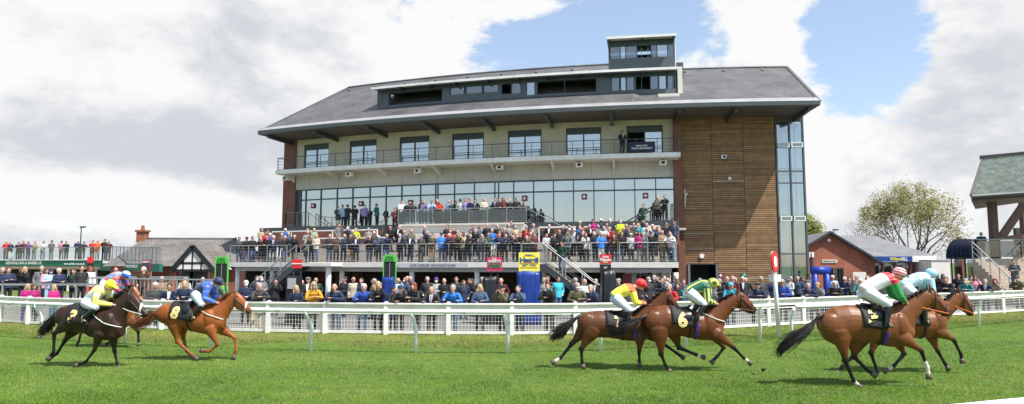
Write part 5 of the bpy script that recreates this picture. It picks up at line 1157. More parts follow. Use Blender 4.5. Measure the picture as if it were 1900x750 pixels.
def headparts():
    H_ = {}
    mb = MB(); mb.ell((0, .022, .038), (.084, .098, .088), n=14); mb.ell((0, .055, -.01), (.078, .07, .07), n=12); H_['short'] = remesh(mb, .012, 2)
    mb = MB(); mb.ell((0, .022, .036), (.090, .104, .092), n=14); mb.chain([(0, .06, .0), (0, .07, -.10), (0, .055, -.19)], [.09, .092, .07], [.05, .052, .035], side=(1, 0, 0), n=12)
    for s in (-1, 1): mb.chain([(s * .07, .01, .03), (s * .085, -.015, -.08), (s * .075, -.03, -.17)], [.022, .028, .018], [.04, .04, .025], side=(1, 0, 0), n=8)
    H_['long'] = remesh(mb, .012, 2)
    mb = MB(); mb.ell((0, .045, -.005), (.082, .072, .045), n=14); H_['fringe'] = remesh(mb, .011, 1)
    mb = MB(); mb.ell((0, .015, .05), (.088, .103, .075), n=16); mb.chain([(0, -.07, .045), (0, -.12, .04), (0, -.15, .03)], [.07, .06, .035], [.012, .01, .008], side=(1, 0, 0), n=10); H_['cap'] = remesh(mb, .011, 1)
    mb = MB(); mb.ell((0, -.005, .062), (.098, .125, .045), n=16); mb.ell((0, .03, .03), (.084, .09, .06), n=12); H_['flatcap'] = remesh(mb, .012, 1)
    mb = MB(); mb.ell((0, .015, .045), (.09, .105, .085), n=16); mb.ell((0, .01, .14), (.028, .028, .028), n=8); H_['beanie'] = remesh(mb, .012, 1)
    mb = MB(); mb.ell((0, -.068, -.045), (.058, .042, .045), n=12); H_['mask'] = remesh(mb, .010, 1)
    mb = MB()
    for s in (-1, 1): mb.ell((s * .032, -.088, .014), (.024, .008, .017), n=10); mb.bar((s * .05, -.085, .018), (s * .078, .0, .018), .006, .006)
    mb.bar((-.015, -.094, .018), (.015, -.094, .018), .006, .006); H_['glasses'] = mb.mesh('glasses', smooth=True)
    return H_
HP = None
COL = {'black': (.012, .012, .014), 'navy': (.018, .028, .075), 'dark grey': (.05, .052, .056), 'grey': (.17, .175, .18), 'pale grey': (.42, .42, .41), 'white': (.75, .75, .74), 'cream': (.62, .56, .44), 'beige': (.45, .36, .25),
       'tan': (.34, .24, .14), 'brown': (.10, .055, .032), 'olive': (.11, .10, .05), 'dark green': (.015, .06, .04), 'green': (.08, .38, .10), 'teal': (.03, .20, .23), 'cyan': (.04, .46, .58), 'royal blue': (.02, .08, .38), 'bright blue': (.03, .22, .68),
       'pale blue': (.38, .52, .72), 'slate blue': (.06, .09, .15), 'lilac': (.38, .30, .62), 'purple': (.10, .04, .24), 'maroon': (.14, .018, .03), 'red': (.58, .02, .025), 'orange': (.75, .14, .03), 'mustard': (.72, .36, .03),
       'yellow hi-vis': (.62, .85, .03), 'pink': (.72, .30, .38), 'magenta': (.50, .02, .20), 'pale green': (.35, .48, .38), 'jeans': (.07, .12, .22), 'denim': (.07, .11, .22), 'charcoal': (.03, .03, .034)}
HCOL = {'white': (.62, .61, .58), 'grey': (.32, .31, .29), 'brown': (.07, .04, .022), 'dark': (.02, .014, .01), 'fair': (.42, .30, .15), 'red': (.20, .04, .02), 'bald': (.30, .28, .25)}
m_hathair = m_cloth
PEOPLE = []
def person(pos, yaw, jk, tr_, hair, pose_, extras='', where='', woman=False, scale=1.0, coat=False, key=None):
    PEOPLE.append(dict(pos=pos, yaw=yaw, jk=jk, tr=tr_, hair=hair, pose=pose_, ex=extras, where=where, woman=woman, scale=scale, coat=coat, px=proj(pos)[0], key=key))
SK = [(.60, .34, .25), (.55, .30, .22), (.62, .38, .29), (.50, .28, .21), (.58, .31, .24), (.45, .24, .17)]
ADJ = {'m': 'white', }
def mk_people():
    global HP
    HP = headparts(); r = random.Random(12)
    # labels first, so each is its own
    for d in PEOPLE:
        h = d['hair']; ex = d['ex']
        hat = {'c': 'cap', 'f': 'flat cap', 'n': 'beanie'}
        hk = [hat[c] for c in ex if c in hat]
        hs = (h + ' ' + hk[0]) if hk else ('bald head' if h == 'bald' else ('long ' if d['woman'] else '') + h + ' hair')
        g = 'coat' if d['coat'] else 'top' if d['jk'] in ('red', 'magenta', 'pink', 'lilac', 'pale green', 'orange') else 'jacket' if d['jk'] != 'yellow hi-vis' else 'jacket'
        if d['jk'] in ('white', 'pale blue') : g = 'shirt'
        d['base'] = f"{d['jk']} {g} and {hs}"; d['msk'] = ', masked' if 'm' in ex else ''
    groups = {}
    for d in PEOPLE: groups.setdefault((d['base'] + d['msk'], d['where']), []).append(d)
    ORD = ['first', 'second', 'third', 'fourth', 'fifth', 'sixth', 'seventh', 'eighth', 'ninth', 'tenth', 'eleventh', 'twelfth', 'thirteenth', 'fourteenth', 'fifteenth', 'sixteenth']
    ORD += [str(k) + 'th' for k in range(17, 60)]
    for (b, w_), L in groups.items():
        L.sort(key=lambda d: d['px'])
        for i, d in enumerate(L):
            if len(L) == 1: d['label'] = f"{'woman' if d['woman'] else 'person'} in {b}, {w_}"
            else: d['label'] = f"{ORD[i]} from left {w_} in {b}"
            if len(d['label'].split()) > 16: d['label'] = d['label'].replace(' on fence', '').replace(' the ', ' ')
            if len(d['label'].split()) > 16: print('LONG', d['label'])
    protos = {}
    for d in PEOPLE:
        P_ = getpose(d['pose']); hc = P_['head']; t = thing('person', d['label'], 'person', tuple(d['pos']), d['key'])
        t.rotation_euler = (r.uniform(-.05, .03), r.uniform(-.035, .035), d['yaw']); s = d['scale']; t.scale = (s * (.98 if d['woman'] else 1.10), s * (.95 if d['woman'] else 1.05), s)
        def ad(name, me, col, mats, at=None):
            if not me.materials:
                for m_ in mats: me.materials.append(m_)
            o = bpy.data.objects.new(name, me); C.objects.link(o); o.parent = t; o.color = (*col, 1)
            if at is not None:
                o.location = at
                if name in ('hair', 'cap', 'flat_cap', 'beanie', 'face_mask', 'sunglasses'): o.scale = (1.12,) * 3
            return o
        k = r.uniform(.6, 1.05); jc = tuple(min(.85, c * k) for c in COL[d['jk']]); sk = r.choice(SK)
        ad('body', P_['body'], sk, (m_skin, m_eye))
        ad('coat' if d['coat'] else 'jacket', P_['coat' if d['coat'] else 'jacket'], jc, (m_cloth,)); ad('trousers', P_['trousers'], COL[d['tr']], (m_cloth, m_shoe))
        ex = d['ex']; h = d['hair']
        if 'c' in ex or 'f' in ex or 'n' in ex:
            kk = 'cap' if 'c' in ex else 'flatcap' if 'f' in ex else 'beanie'
            ad(kk if kk != 'flatcap' else 'flat_cap', HP[kk], COL.get(h, COL['navy']), (m_cloth,), hc)
            ad('hair', HP['fringe'], HCOL['grey'] if h != 'navy' else HCOL['brown'], (m_hair,), hc)
        elif h == 'bald': ad('hair', HP['fringe'], HCOL['bald'], (m_hair,), hc)
        else: ad('hair', HP['long' if d['woman'] else 'short'], HCOL.get(h, HCOL['brown']), (m_hair,), hc)
        if 'm' in ex: ad('face_mask', HP['mask'], (.012, .012, .015) if 'b' in ex else r.choice(((.55, .68, .78), (.72, .76, .8))), (m_cloth,), hc)
        if 'g' in ex: ad('sunglasses', HP['glasses'], (.01, .01, .01), (m_cloth,), hc)
        if 's' in ex:                            # shirt front and tie
            if 'shirt' not in protos:
                mb = MB(); mb.prism([(-.055, -.128, 1.46), (.055, -.128, 1.46), (.035, -.165, 1.22), (0, -.165, 1.12), (-.035, -.165, 1.22)], (0, .02, 0)); protos['shirt'] = mb.mesh('shirt_front')
                mb = MB(); mb.prism([(-.014, -.145, 1.44), (.014, -.145, 1.44), (.018, -.175, 1.2), (0, -.175, 1.15), (-.018, -.175, 1.2)], (0, .01, 0)); protos['tie'] = mb.mesh('tie')
            off = POSES[d['pose']]; o = ad('shirt_front', protos['shirt'], (.7, .72, .75), (m_cloth,), (0, off['top'].y * .85, off['top'].z - 1.42))
            if r.random() < .5: ad('tie', protos['tie'], r.choice(((.2, .02, .04), (.05, .05, .2), (.15, .06, .3))), (m_cloth,), (0, off['top'].y * .85, off['top'].z - 1.42))
    # things held in hands
# crowd lists: px : head-top y : jacket : trousers : hair : pose : extras
def parse(s): return [x.split(':') for x in s.replace('\n', ' ').split(';') if x.strip()]
PO = {'s': 'stand', 'p': 'pockets', 'f': 'folded', 'c': 'clasp', 'h': 'phone', 'o': 'onehand', 'l': 'lean', 'w': 'leanwide', 'x': 'leanphone', 'y': 'leanlow', 'z': 'leanside', 't': 'stride'}
AB = {'bk': 'black', 'nv': 'navy', 'dg': 'dark grey', 'gy': 'grey', 'pg': 'pale grey', 'wh': 'white', 'cr': 'cream', 'be': 'beige', 'ta': 'tan', 'br': 'brown', 'ol': 'olive', 'gd': 'dark green', 'gn': 'green', 'te': 'teal', 'cy': 'cyan', 'rb': 'royal blue',
      'bb': 'bright blue', 'pb': 'pale blue', 'sb': 'slate blue', 'li': 'lilac', 'pu': 'purple', 'ma': 'maroon', 're': 'red', 'or': 'orange', 'mu': 'mustard', 'hv': 'yellow hi-vis', 'pk': 'pink', 'mg': 'magenta', 'pn': 'pale green', 'je': 'jeans', 'ch': 'charcoal', 'dn': 'denim'}
HB = {'w': 'white', 'g': 'grey', 'b': 'brown', 'd': 'dark', 'f': 'fair', 'r': 'red', 'x': 'bald'}
pr = random.Random(33)
def vary(po): return pr.choice('sppfccot') if po == 's' else pr.choice('lwxyz') if po in 'lw' else po
def facing(pos): return math.atan2(-pos[0], pos[1]) * -1  # yaw that turns a figure (facing -y) to the camera
def place(rowname, s, getpos, key, scale=1.0, turn=.45):
    """getpos(px, py) gives the foot point"""
    for f_ in parse(s):
        px, py = float(f_[0]), float(f_[1]); jk, tr_, hr, po = AB[f_[2].strip()], AB[f_[3]], f_[4], vary(f_[5]); ex = f_[6] if len(f_) > 6 else ''
        pos = getpos(px, py); to_cam = math.atan2(pos[0], pos[1]); yaw = -to_cam + pr.uniform(-turn, turn) * (1.5 if po not in 'lwxyz' else .7)
        if 'R' in ex: yaw += .9
        if 'L' in ex: yaw -= .9
        if 'B' in ex: yaw += PI
        hair = HB.get(hr, AB.get(hr, hr)); k = scale
        person(pos, yaw, jk, tr_, hair, PO[po], ex, rowname if isinstance(rowname, str) else rowname(px), 'W' in ex, k * pr.uniform(.945, 1.045), 'C' in ex, key)
# -- at the fence
def gpos(px, py):
    Zh = 1.76; r_ = ray(px, py); t = (Zh - HCAM) / r_.z if abs(r_.z) > 1e-4 else 99
    Y = t * r_.y if t > 0 else 60
    x0 = ray(px, 560); yf = 20.0
    for _ in range(12): yf = fence_y(x0.x / x0.y * yf)
    Y = min(max(Y, yf + .52), yf + 9); return Vector((x0.x / x0.y * Y, Y, .02))
def lpos(px, py):                            # leaning on the fence itself
    x0 = ray(px, 560); yf = 20.0
    for _ in range(12): yf = fence_y(x0.x / x0.y * yf)
    return Vector((x0.x / x0.y * (yf + .60), yf + .60, .02))
def marks(px):
    L = [(30, 'by the left railings'), (235, 'behind the left horses'), (330, 'before the timbered lodge'), (430, 'near the left green board'), (500, 'at foot of the left stairs'), (555, 'below the small red board'), (600, 'by the white column'), (670, 'left of the middle green board'), (745, 'below the middle green board'), (800, 'under the silver nameboard'),
         (860, 'left of the pink board'), (925, 'below the pink board'), (1000, 'by the blue tarpaulin'), (1060, 'under the terrace stairs'), (1110, 'left of the black cover'), (1160, 'right of the black cover'), (1235, 'by the right brick pier'), (1320, 'behind horse six'), (1380, 'before the timber wall'), (1470, 'by the winning post'), (1530, 'by the blue gantry'), (1600, 'before the brick gable'), (1790, 'before the vaulted canopy'), (1900, 'before the old stand')]
    return min(L, key=lambda q: abs(q[0] - px))[1]
FG = 'spectators standing on the paving'
place(lambda x: marks(x), """712:519:gy:je:d:s;636:520:ch:bk:d:s:L;540:521:ch:bk:d:s:R;905:520:sb:bk:d:s:L;1068:521:nv:bk:g:s:R;1185:519:dg:bk:b:s;1415:519:dg:bk:g:s;1436:518:nv:bk:d:s;1612:518:bk:bk:g:s;1322:520:gy:bk:b:s;1505:514:gy:bk:b:s;860:521:nv:je:b:s;1660:517:ch:bk:b:s;1695:514:bk:bk:d:s;456:524:nv:bk:w:s:m;477:515:dg:be:ma:p:ms;487:516:gy:gy:g:s:m;510:519:bk:bk:d:h;557:521:ch:bk:x:c;570:512:nv:bk:d:s;572:521:dg:ch:gy:p:fs;586:515:gd:bk:x:p;655:518:cr:bk:x:s;668:518:nv:bk:b:s:L;690:521:ta:ch:g:p:L;736:518:pb:gy:x:s;748:513:ch:bk:x:s:m;756:517:bk:bk:x:s:L;762:516:sb:bk:g:s;794:515:dg:je:g:p;807:517:pg:bk:pu:s:nm;
825:515:bk:bk:x:c;848:518:dg:bk:d:s;870:513:nv:bk:d:s;876:519:bk:bk:b:o:W;892:518:nv:bk:g:p;931:521:ma:bk:x:p;1010:514:pg:be:g:s:L;1017:513:br:bk:b:p:L;1034:512:cy:je:d:p;1084:523:wh:bk:x:s;1107:506:bk:ch:g:s:ms;1147:505:bk:bk:x:s:mb;1150:517:dg:bk:g:s:mg;1143:522:pu:bk:b:c:W;1205:520:ch:bk:g:p:m;1216:518:bk:bk:g:h:m;1219:514:dg:bk:d:s;1229:517:nv:bk:g:s;1235:516:dg:bk:x:s:;1242:512:gy:bk:x:s;1237:524:nv:bk:g:s:m;1254:512:bk:bk:g:s;1256:518:sb:bk:g:s:g;1268:521:nv:ch:b:s;
1336:520:ch:bk:g:c;1350:516:nv:bk:x:p:g;1360:518:ma:bk:x:s;1368:512:nv:je:g:s;1384:511:bk:bk:g:s;1381:517:ch:ch:w:s:sC;1467:506:wh:bk:d:s:mb;1480:512:sb:bk:g:s;1470:514:bk:bk:x:c;1493:507:nv:bk:d:h;1545:508:pb:gy:w:s:;1568:510:nv:bk:w:s:mb;1579:507:bk:bk:d:s:s;1588:516:be:ta:x:s;
1742:508:bk:bk:d:s;1752:511:ma:bk:b:s:W;1781:513:bk:bk:d:s;1811:516:pk:bk:b:s:W;1837:503:bk:bk:g:s:mb;1720:512:ch:bk:b:s;1700:510:nv:je:g:s;
284:527:dg:bk:w:c;296:520:ta:be:x:c;340:513:wh:be:f:s:B;373:516:gy:bk:x:s;410:520:gn:bk:d:s;398:524:dg:bk:b:s;1300:518:sb:bk:g:s:;1628:516:nv:bk:d:s""", gpos, FG, 1.05)
FL = 'spectators leaning on the white fence'
place(lambda x: 'leaning on fence ' + marks(x), """312:522:nv:bk:d:l:s;338:531:nv:bk:f:w:W;477:0:dg:be:g:w;552:530:nv:bk:f:l:WC;580:528:mu:bk:f:l:WCg;624:531:nv:je:x:l;672:527:rb:je:w:w;702:535:bk:bk:f:l:W;720:523:bk:bk:d:w:R;741:532:bk:bk:nv:l:c;773:537:ch:bk:r:l:WL;801:532:ch:bk:x:l:s;839:526:bb:je:g:l;891:537:dn:bk:f:l:W;932:536:ol:ch:bk:h:c;1019:531:bk:bk:d:l;1071:518:ol:bk:g:w:mC;1099:532:nv:je:g:w:;
1247:524:re:bk:g:w;1260:532:te:bk:b:w:W;1403:525:nv:ch:ch:l:f;1355:535:cy:je:cy:l:c;1452:514:rb:ch:g:w:g;1521:525:gy:ch:f:l;1549:520:bk:ch:w:l;1760:509:bk:bk:b:w;1794:511:te:ch:g:l:m;1829:508:nv:nv:g:l:s;1853:512:be:br:r:w:W;1892:505:ol:ch:dg:l:f;1680:516:dg:bk:g:w;1640:516:gy:ch:g:w;1300:530:ch:bk:g:w;964:531:sb:bk:b:w;1500:530:nv:bk:g:w;1595:528:te:bk:w:w""", lambda a, b: lpos(a, b), FL, 1.05)
# -- left, on the raised step
def spos(px, py): Y = 31.3 + (py % 3) * .8; q = xy(px, Y); return Vector((q[0], q[1], .62))
place(lambda x: 'on the raised left step', "5:489:bk:ch:g:c;17:495:nv:bk:b:s;43:500:bk:bk:f:h:W;93:486:pb:pb:navy:f:cm;87:492:pk:bk:b:s:W;114:489:nv:ch:w:s:R;140:505:gd:bk:d:s;168:506:wh:re:r:s:W;217:488:nv:bk:x:p;267:489:br:br:w:s:L;152:504:ch:bk:b:s;75:500:gy:bk:g:s", spos, 'spectators on the raised step')
place(lambda x: 'crouching low by left railings', "52:525:mg:pu:f:c:W;68:522:mg:bk:b:c:W;103:512:mg:je:f:c:W;190:520:re:bk:d:s;247:528:re:bk:nv:s:c", lambda a, b: Vector((*xy(a, 29.4), -.0 if a < 150 else .02)), 'people behind the left railings', .92)
# -- roof terrace on the left
def rpos(px, py):
    t = (px + 90) / 276; Y = 66.4 - 6 * t + .3; q = xy(px, Y); return Vector((q[0], q[1], zr))
place('at the roof terrace rail', "10:0:re:bk:g:c;19:0:nv:wh:g:c;32:0:nv:ch:d:c;41:0:ma:bk:b:l;51:0:pu:ch:d:c;62:0:be:gy:b:c;78:0:pg:gy:d:c;94:0:gy:gy:navy:f:c;113:0:pk:dg:navy:c:c;122:0:bk:bk:b:l;142:0:nv:ch:w:c;152:0:ch:ch:b:l;170:0:re:bk:d:f;179:0:or:be:f:c;192:0:bk:ch:d:c;200:0:ma:ch:b:l", rpos, 'people along the roof terrace', 1.0)
# -- viewing terrace rows
def row(w, z):
    def f_(px, py): return B(U(px, w, z + 1), w, z)
    return f_
def tmarks(p):
    def f_(px):
        L = [(465, 'left corner'), (520, 'above small red board'), (590, 'left of white barrier'), (650, 'right of red board'), (722, 'above middle green board'), (800, 'above silver nameboard'), (870, 'right of silver nameboard'), (917, 'above pink board'), (975, 'above yellow board'), (1035, 'at top of right stairs'), (1085, 'over the right stairs'), (1125, 'above lettered red board'), (1180, 'right of lettered board'), (1240, 'right corner')]
        return p + ', ' + min(L, key=lambda q: abs(q[0] - px))[1]
    return f_
KT = 'spectators on the viewing terrace'
place(tmarks('at deck rail'), """444:0:dg:je:b:c;459:0:bk:je:bk:c:c;469:0:bk:je:d:c:R;485:0:bk:ch:g:l;495:0:bk:ch:b:c;507:0:nv:dg:w:l:s;528:0:bk:je:g:o;547:0:bk:bk:g:h;571:0:be:ch:b:h:W;578:0:bk:bk:b:c;586:0:cr:je:f:c:W;611:0:ch:je:x:c;624:0:br:ch:d:w;637:0:sb:ch:g:l;651:0:bk:ta:d:c;661:0:nv:bk:g:c:s;685:0:bk:je:x:w;703:0:sb:ch:w:w;717:0:nv:sb:x:l;744:0:bk:ch:x:w:s;761:0:nv:nv:d:l:gs;781:0:ol:dg:g:c;
802:0:ol:ta:b:c;820:0:bb:sb:navy:c:c;832:0:nv:dg:w:w;849:0:br:bk:b:l;858:0:be:dg:b:h:W;868:0:bk:ch:g:l;892:0:gy:sb:g:w;905:0:gd:bk:d:c;927:0:nv:br:r:c;937:0:nv:ch:x:w;956:0:ch:ch:b:w;966:0:bk:ch:b:c;978:0:ol:dg:g:w;986:0:ta:ch:g:c;992:0:maroon:bk:b:c;1014:0:pg:be:b:s;1028:0:bk:bk:b:s;1052:0:gy:ch:b:h;1080:0:br:bk:g:c;1088:0:wh:ch:b:c;1105:0:bk:ch:x:c:m;1115:0:bb:wh:f:s:B;1140:0:br:dg:b:l;1152:0:bk:sb:b:c;1171:0:pg:dg:w:c;1187:0:mg:gy:b:c:W;1195:0:gy:br:g:s;1207:0:bk:ch:navy:c:c;1229:0:ta:ol:x:c;1245:0:wh:je:x:l""".replace('maroon', 'ma'), row(DW - .45, ZD), KT)
place(tmarks('first step row'), """493:0:re:bk:b:s;502:0:pu:bk:w:s;521:0:br:bk:f:c;534:0:sb:bk:g:s;569:0:pg:bk:x:s;653:0:br:bk:x:c;693:0:dg:bk:w:c;750:0:sb:ch:x:s;763:0:ol:bk:x:c;790:0:nv:bk:g:s;836:0:re:bk:x:c;849:0:be:bk:f:s:W;872:0:sb:ch:b:s;882:0:bk:bk:g:c;914:0:bb:wh:g:c;926:0:or:bk:b:s;937:0:ch:bk:x:c;975:0:re:bk:b:s;
987:0:gy:bk:x:c;1039:0:ch:bk:b:s;1056:0:gy:bk:w:h;1064:0:wh:bk:w:s;1076:0:nv:bk:x:s;1083:0:ma:nv:r:c;1121:0:wh:bk:g:s;1130:0:re:nv:g:f;1157:0:bk:bk:x:c;1168:0:gy:bk:b:s;1201:0:gy:bk:g:s;1212:0:nv:nv:x:s:s;1222:0:dg:bk:b:s""", row(9.1, 2.95), KT)
place(tmarks('middle step row'), """484:0:be:bk:b:c:C;498:0:bk:bk:d:s;530:0:rb:bk:w:c;569:0:ma:bk:x:s;583:0:pn:gy:f:c:W;647:0:nv:wh:g:s:m;658:0:hv:bk:x:p:m;683:0:pg:bk:g:s;724:0:bk:ch:b:s;739:0:bk:ch:x:s:s;787:0:sb:bk:x:s:R;829:0:dg:bk:b:s;840:0:bk:bk:b:p;879:0:dg:bk:b:s;892:0:sb:ch:b:s:R;905:0:ch:bk:g:s;924:0:bk:bk:g:t;943:0:pg:bk:g:s;958:0:be:ch:x:s;976:0:re:bk:g:s;991:0:gy:bk:x:s;
1018:0:bk:ch:x:s:s;1044:0:ch:bk:g:s:m;1057:0:nv:bk:x:s;1074:0:bb:bk:b:s;1095:0:bk:wh:g:s:s;1111:0:gy:bk:g:f;1126:0:sb:bk:b:s;1163:0:nv:bk:g:s;1176:0:br:bk:r:c;1185:0:cy:bk:f:c;1199:0:wh:bk:g:s;1211:0:nv:bk:w:s;1236:0:ch:bk:b:s""", row(7.7, 3.28), KT)
place(tmarks('back step row'), """628:0:gy:bk:d:s;948:0:sb:bk:b:s;1077:0:nv:bk:x:s;1102:0:mg:bk:b:s:W;1116:0:nv:bk:wh:s:cmb;1132:0:ch:bk:w:s:m;1152:0:hv:bk:g:s:m;1196:0:dg:bk:d:s""", row(6.2, 3.61), KT)
place('before the glass, left walkway', "628:0:dg:be:d:c:mC;638:0:pb:nv:d:p:m;645:0:ch:bk:b:s:B;659:0:bk:bk:d:f:B;676:0:li:bk:g:p:m;700:0:te:bk:d:s:R", row(1.6, 5.42), 'people on the walkway before the glass')
place('at hospitality balcony rail', "746:0:wh:ch:b:c;755:0:bk:ch:d:c:m;782:0:bk:ch:b:c;788:0:li:ch:g:s;801:0:pb:ch:b:w;811:0:ma:ch:g:c;816:0:re:ch:x:f;833:0:pb:ch:g:s:B;839:0:sb:ch:d:s;847:0:bk:ch:b:c:mb;854:0:wh:bk:d:s:B;864:0:li:bk:b:s;869:0:nv:bk:d:s;883:0:bk:gy:d:p:s;899:0:cr:be:f:c:W;920:0:nv:nv:b:s:s;926:0:ch:bk:d:s;935:0:ma:br:r:c:W;947:0:dg:ch:x:c:m;959:0:bk:bk:d:c;767:0:ch:bk:b:s", row(3.1, 5.43), 'guests on the hospitality balcony')
place('on stairs beside hospitality balcony', "733:0:ma:bk:d:c;974:0:bk:bk:d:s:R", lambda a, b: B(U(a, 3.25, 5.9), 3.25, 4.95 if a < 900 else 5.1), 'guests on the hospitality balcony')
place('at the small right end balcony', "1192:0:gd:gd:d:p;1219:0:be:bk:f:c:W;1233:0:bk:bk:d:l", lambda a, b: B(U(a, 2.5, 6.5), 2.5, 5.5 if a > 1200 else 5.0), 'guests on the small balcony')
place('alone on the top balcony', "1154:0:bk:dg:d:c:s", row(1.15, ZB), None)
place('halfway down the right terrace stairs', "1039:0:gd:je:d:s:L", lambda a, b: B(U(1041, DW + .8, 2.6), DW + .8, 2.1), None)
place('beside the right brick pier at the deck end', "1251:0:sb:bk:b:s:L", row(7.5, 3.4), KT)
place('by the vaulted canopy doors', "1803:0:hv:bk:d:s:m", lambda a, b: Vector((*xy(a, 40), .02)), None)
place('on the outside steps of the old stand', "1881:0:gy:je:b:c", lambda a, b: Vector((*xy(a, 40.2), .95)), None)
place('on the deck of the old stand', "1823:0:nv:bk:g:s:B", lambda a, b: Vector((*xy(a, 45), 2.9)), None)
mk_people()


# ---------------------------------------------------------------- horses and jockeys
def coatmat(name):
    m, nt, p = NT(name); at = nd(nt, 'ShaderNodeAttribute', attribute_name='col'); tc = nd(nt, 'ShaderNodeTexCoord')
    n = nd(nt, 'ShaderNodeTexNoise', Scale=5.0, Detail=6.0, Roughness=.6); ln(nt, tc.outputs['Object'], n.inputs['Vector'])
    mr = nd(nt, 'ShaderNodeMapRange'); ln(nt, n.outputs['Fac'], mr.inputs[0]); mr.inputs[1].default_value = .3; mr.inputs[2].default_value = .7; mr.inputs[3].default_value = .78; mr.inputs[4].default_value = 1.25
    ln(nt, mixc(nt, 'MULTIPLY', 1.0, at.outputs['Color'], mr.outputs[0]), p.inputs['Base Color'])
    p.inputs['Roughness'].default_value = .40; p.inputs['Specular IOR Level'].default_value = .28; p.inputs['Sheen Weight'].default_value = .0
    n2 = nd(nt, 'ShaderNodeTexNoise', Scale=9.0, Detail=3.0); ln(nt, tc.outputs['Object'], n2.inputs['Vector'])
    b = nd(nt, 'ShaderNodeBump', Strength=.12, Distance=.02); ln(nt, n2.outputs['Fac'], b.inputs['Height']); ln(nt, b.outputs['Normal'], p.inputs['Normal']); return m
m_coat = coatmat('horse_coat'); m_silk = M('silks', attr=True, rough=.55, var=.10, scale=11, bump=.9, bscale=11, sheen=.2)
m_mane = M('horse_hair', (.012, .009, .008), .5, .2, 20); m_manec = M('chestnut_hair', (.16, .05, .018), .5, .2, 20)
m_hoof = M('hoof', (.10, .075, .055), .5, .2, 12); m_leather = M('black_leather', (.012, .011, .011), .35, .1, 20); m_brownl = M('brown_leather', (.12, .035, .02), .45, .1, 20)
m_breech = M('breeches', (.70, .70, .74), .6, .06, 10, bump=.7, bscale=12); m_boot = M('boot_leather', (.012, .012, .014), .22, .05, spec=.6); m_iron = M('stirrup_iron', (.6, .6, .6), .25, 0, metal=.9)
m_numcloth = M('number_cloth', (.011, .011, .012), .7, .1, 12); m_whites = M('white_strap', (.72, .70, .66), .6, .05); m_orange = M('orange_rein', (.72, .14, .03), .5, .05); m_purple = M('purple_strap', (.07, .03, .20), .6, .05)
m_skin2 = M('jockey_skin', (.56, .31, .22), .5, .05)
def smooth(a, b, x): t = min(1, max(0, (x - a) / (b - a))); return t * t * (3 - 2 * t)
CO = {'bay': (.168, .058, .018), 'bay2': (.128, .041, .013), 'dark': (.036, .018, .011), 'chestnut': (.26, .078, .018), 'dbay': (.105, .036, .014)}
class HF:                                     # horse frame
    def __init__(s, conv, base, psi):
        s.x0, s.y0, s.k = conv; s.P0 = G(*base); s.psi = psi; s.n = Vector((-math.sin(psi), math.cos(psi), 0)); s.t = Vector((math.cos(psi), math.sin(psi), 0))
    def px(s, z): return s.x0 + z[0] / s.k, s.y0 + z[1] / s.k
    def __call__(s, z, v=0.0):
        r = ray(*s.px(z)); cam_ = Vector((0, 0, HCAM)); Q = s.P0 + s.n * v; t = s.n.dot(Q - cam_) / s.n.dot(r); P_ = cam_ + r * t - s.P0
        return Vector((P_.dot(s.t), v, P_.z))
def ring_of(T_, B_, b, infl=1.0, n=24, top=.22):
    c = (T_ + B_) / 2; a = (T_ - B_) / 2; out = []
    for k in range(n):
        th = 2 * PI * k / n; bw = b * (1 - top * max(0, math.cos(th)) ** 2); out.append(c + a * (math.cos(th) * infl) + Vector((0, 1, 0)) * (bw * math.sin(th) * infl))
    return out
def lerp_pair(L, s):
    i = min(len(L) - 2, max(0, int(s))); f = s - i; return tuple(L[i][k].lerp(L[i + 1][k], f) if k < 2 else L[i][k] * (1 - f) + L[i + 1][k] * f for k in range(3))
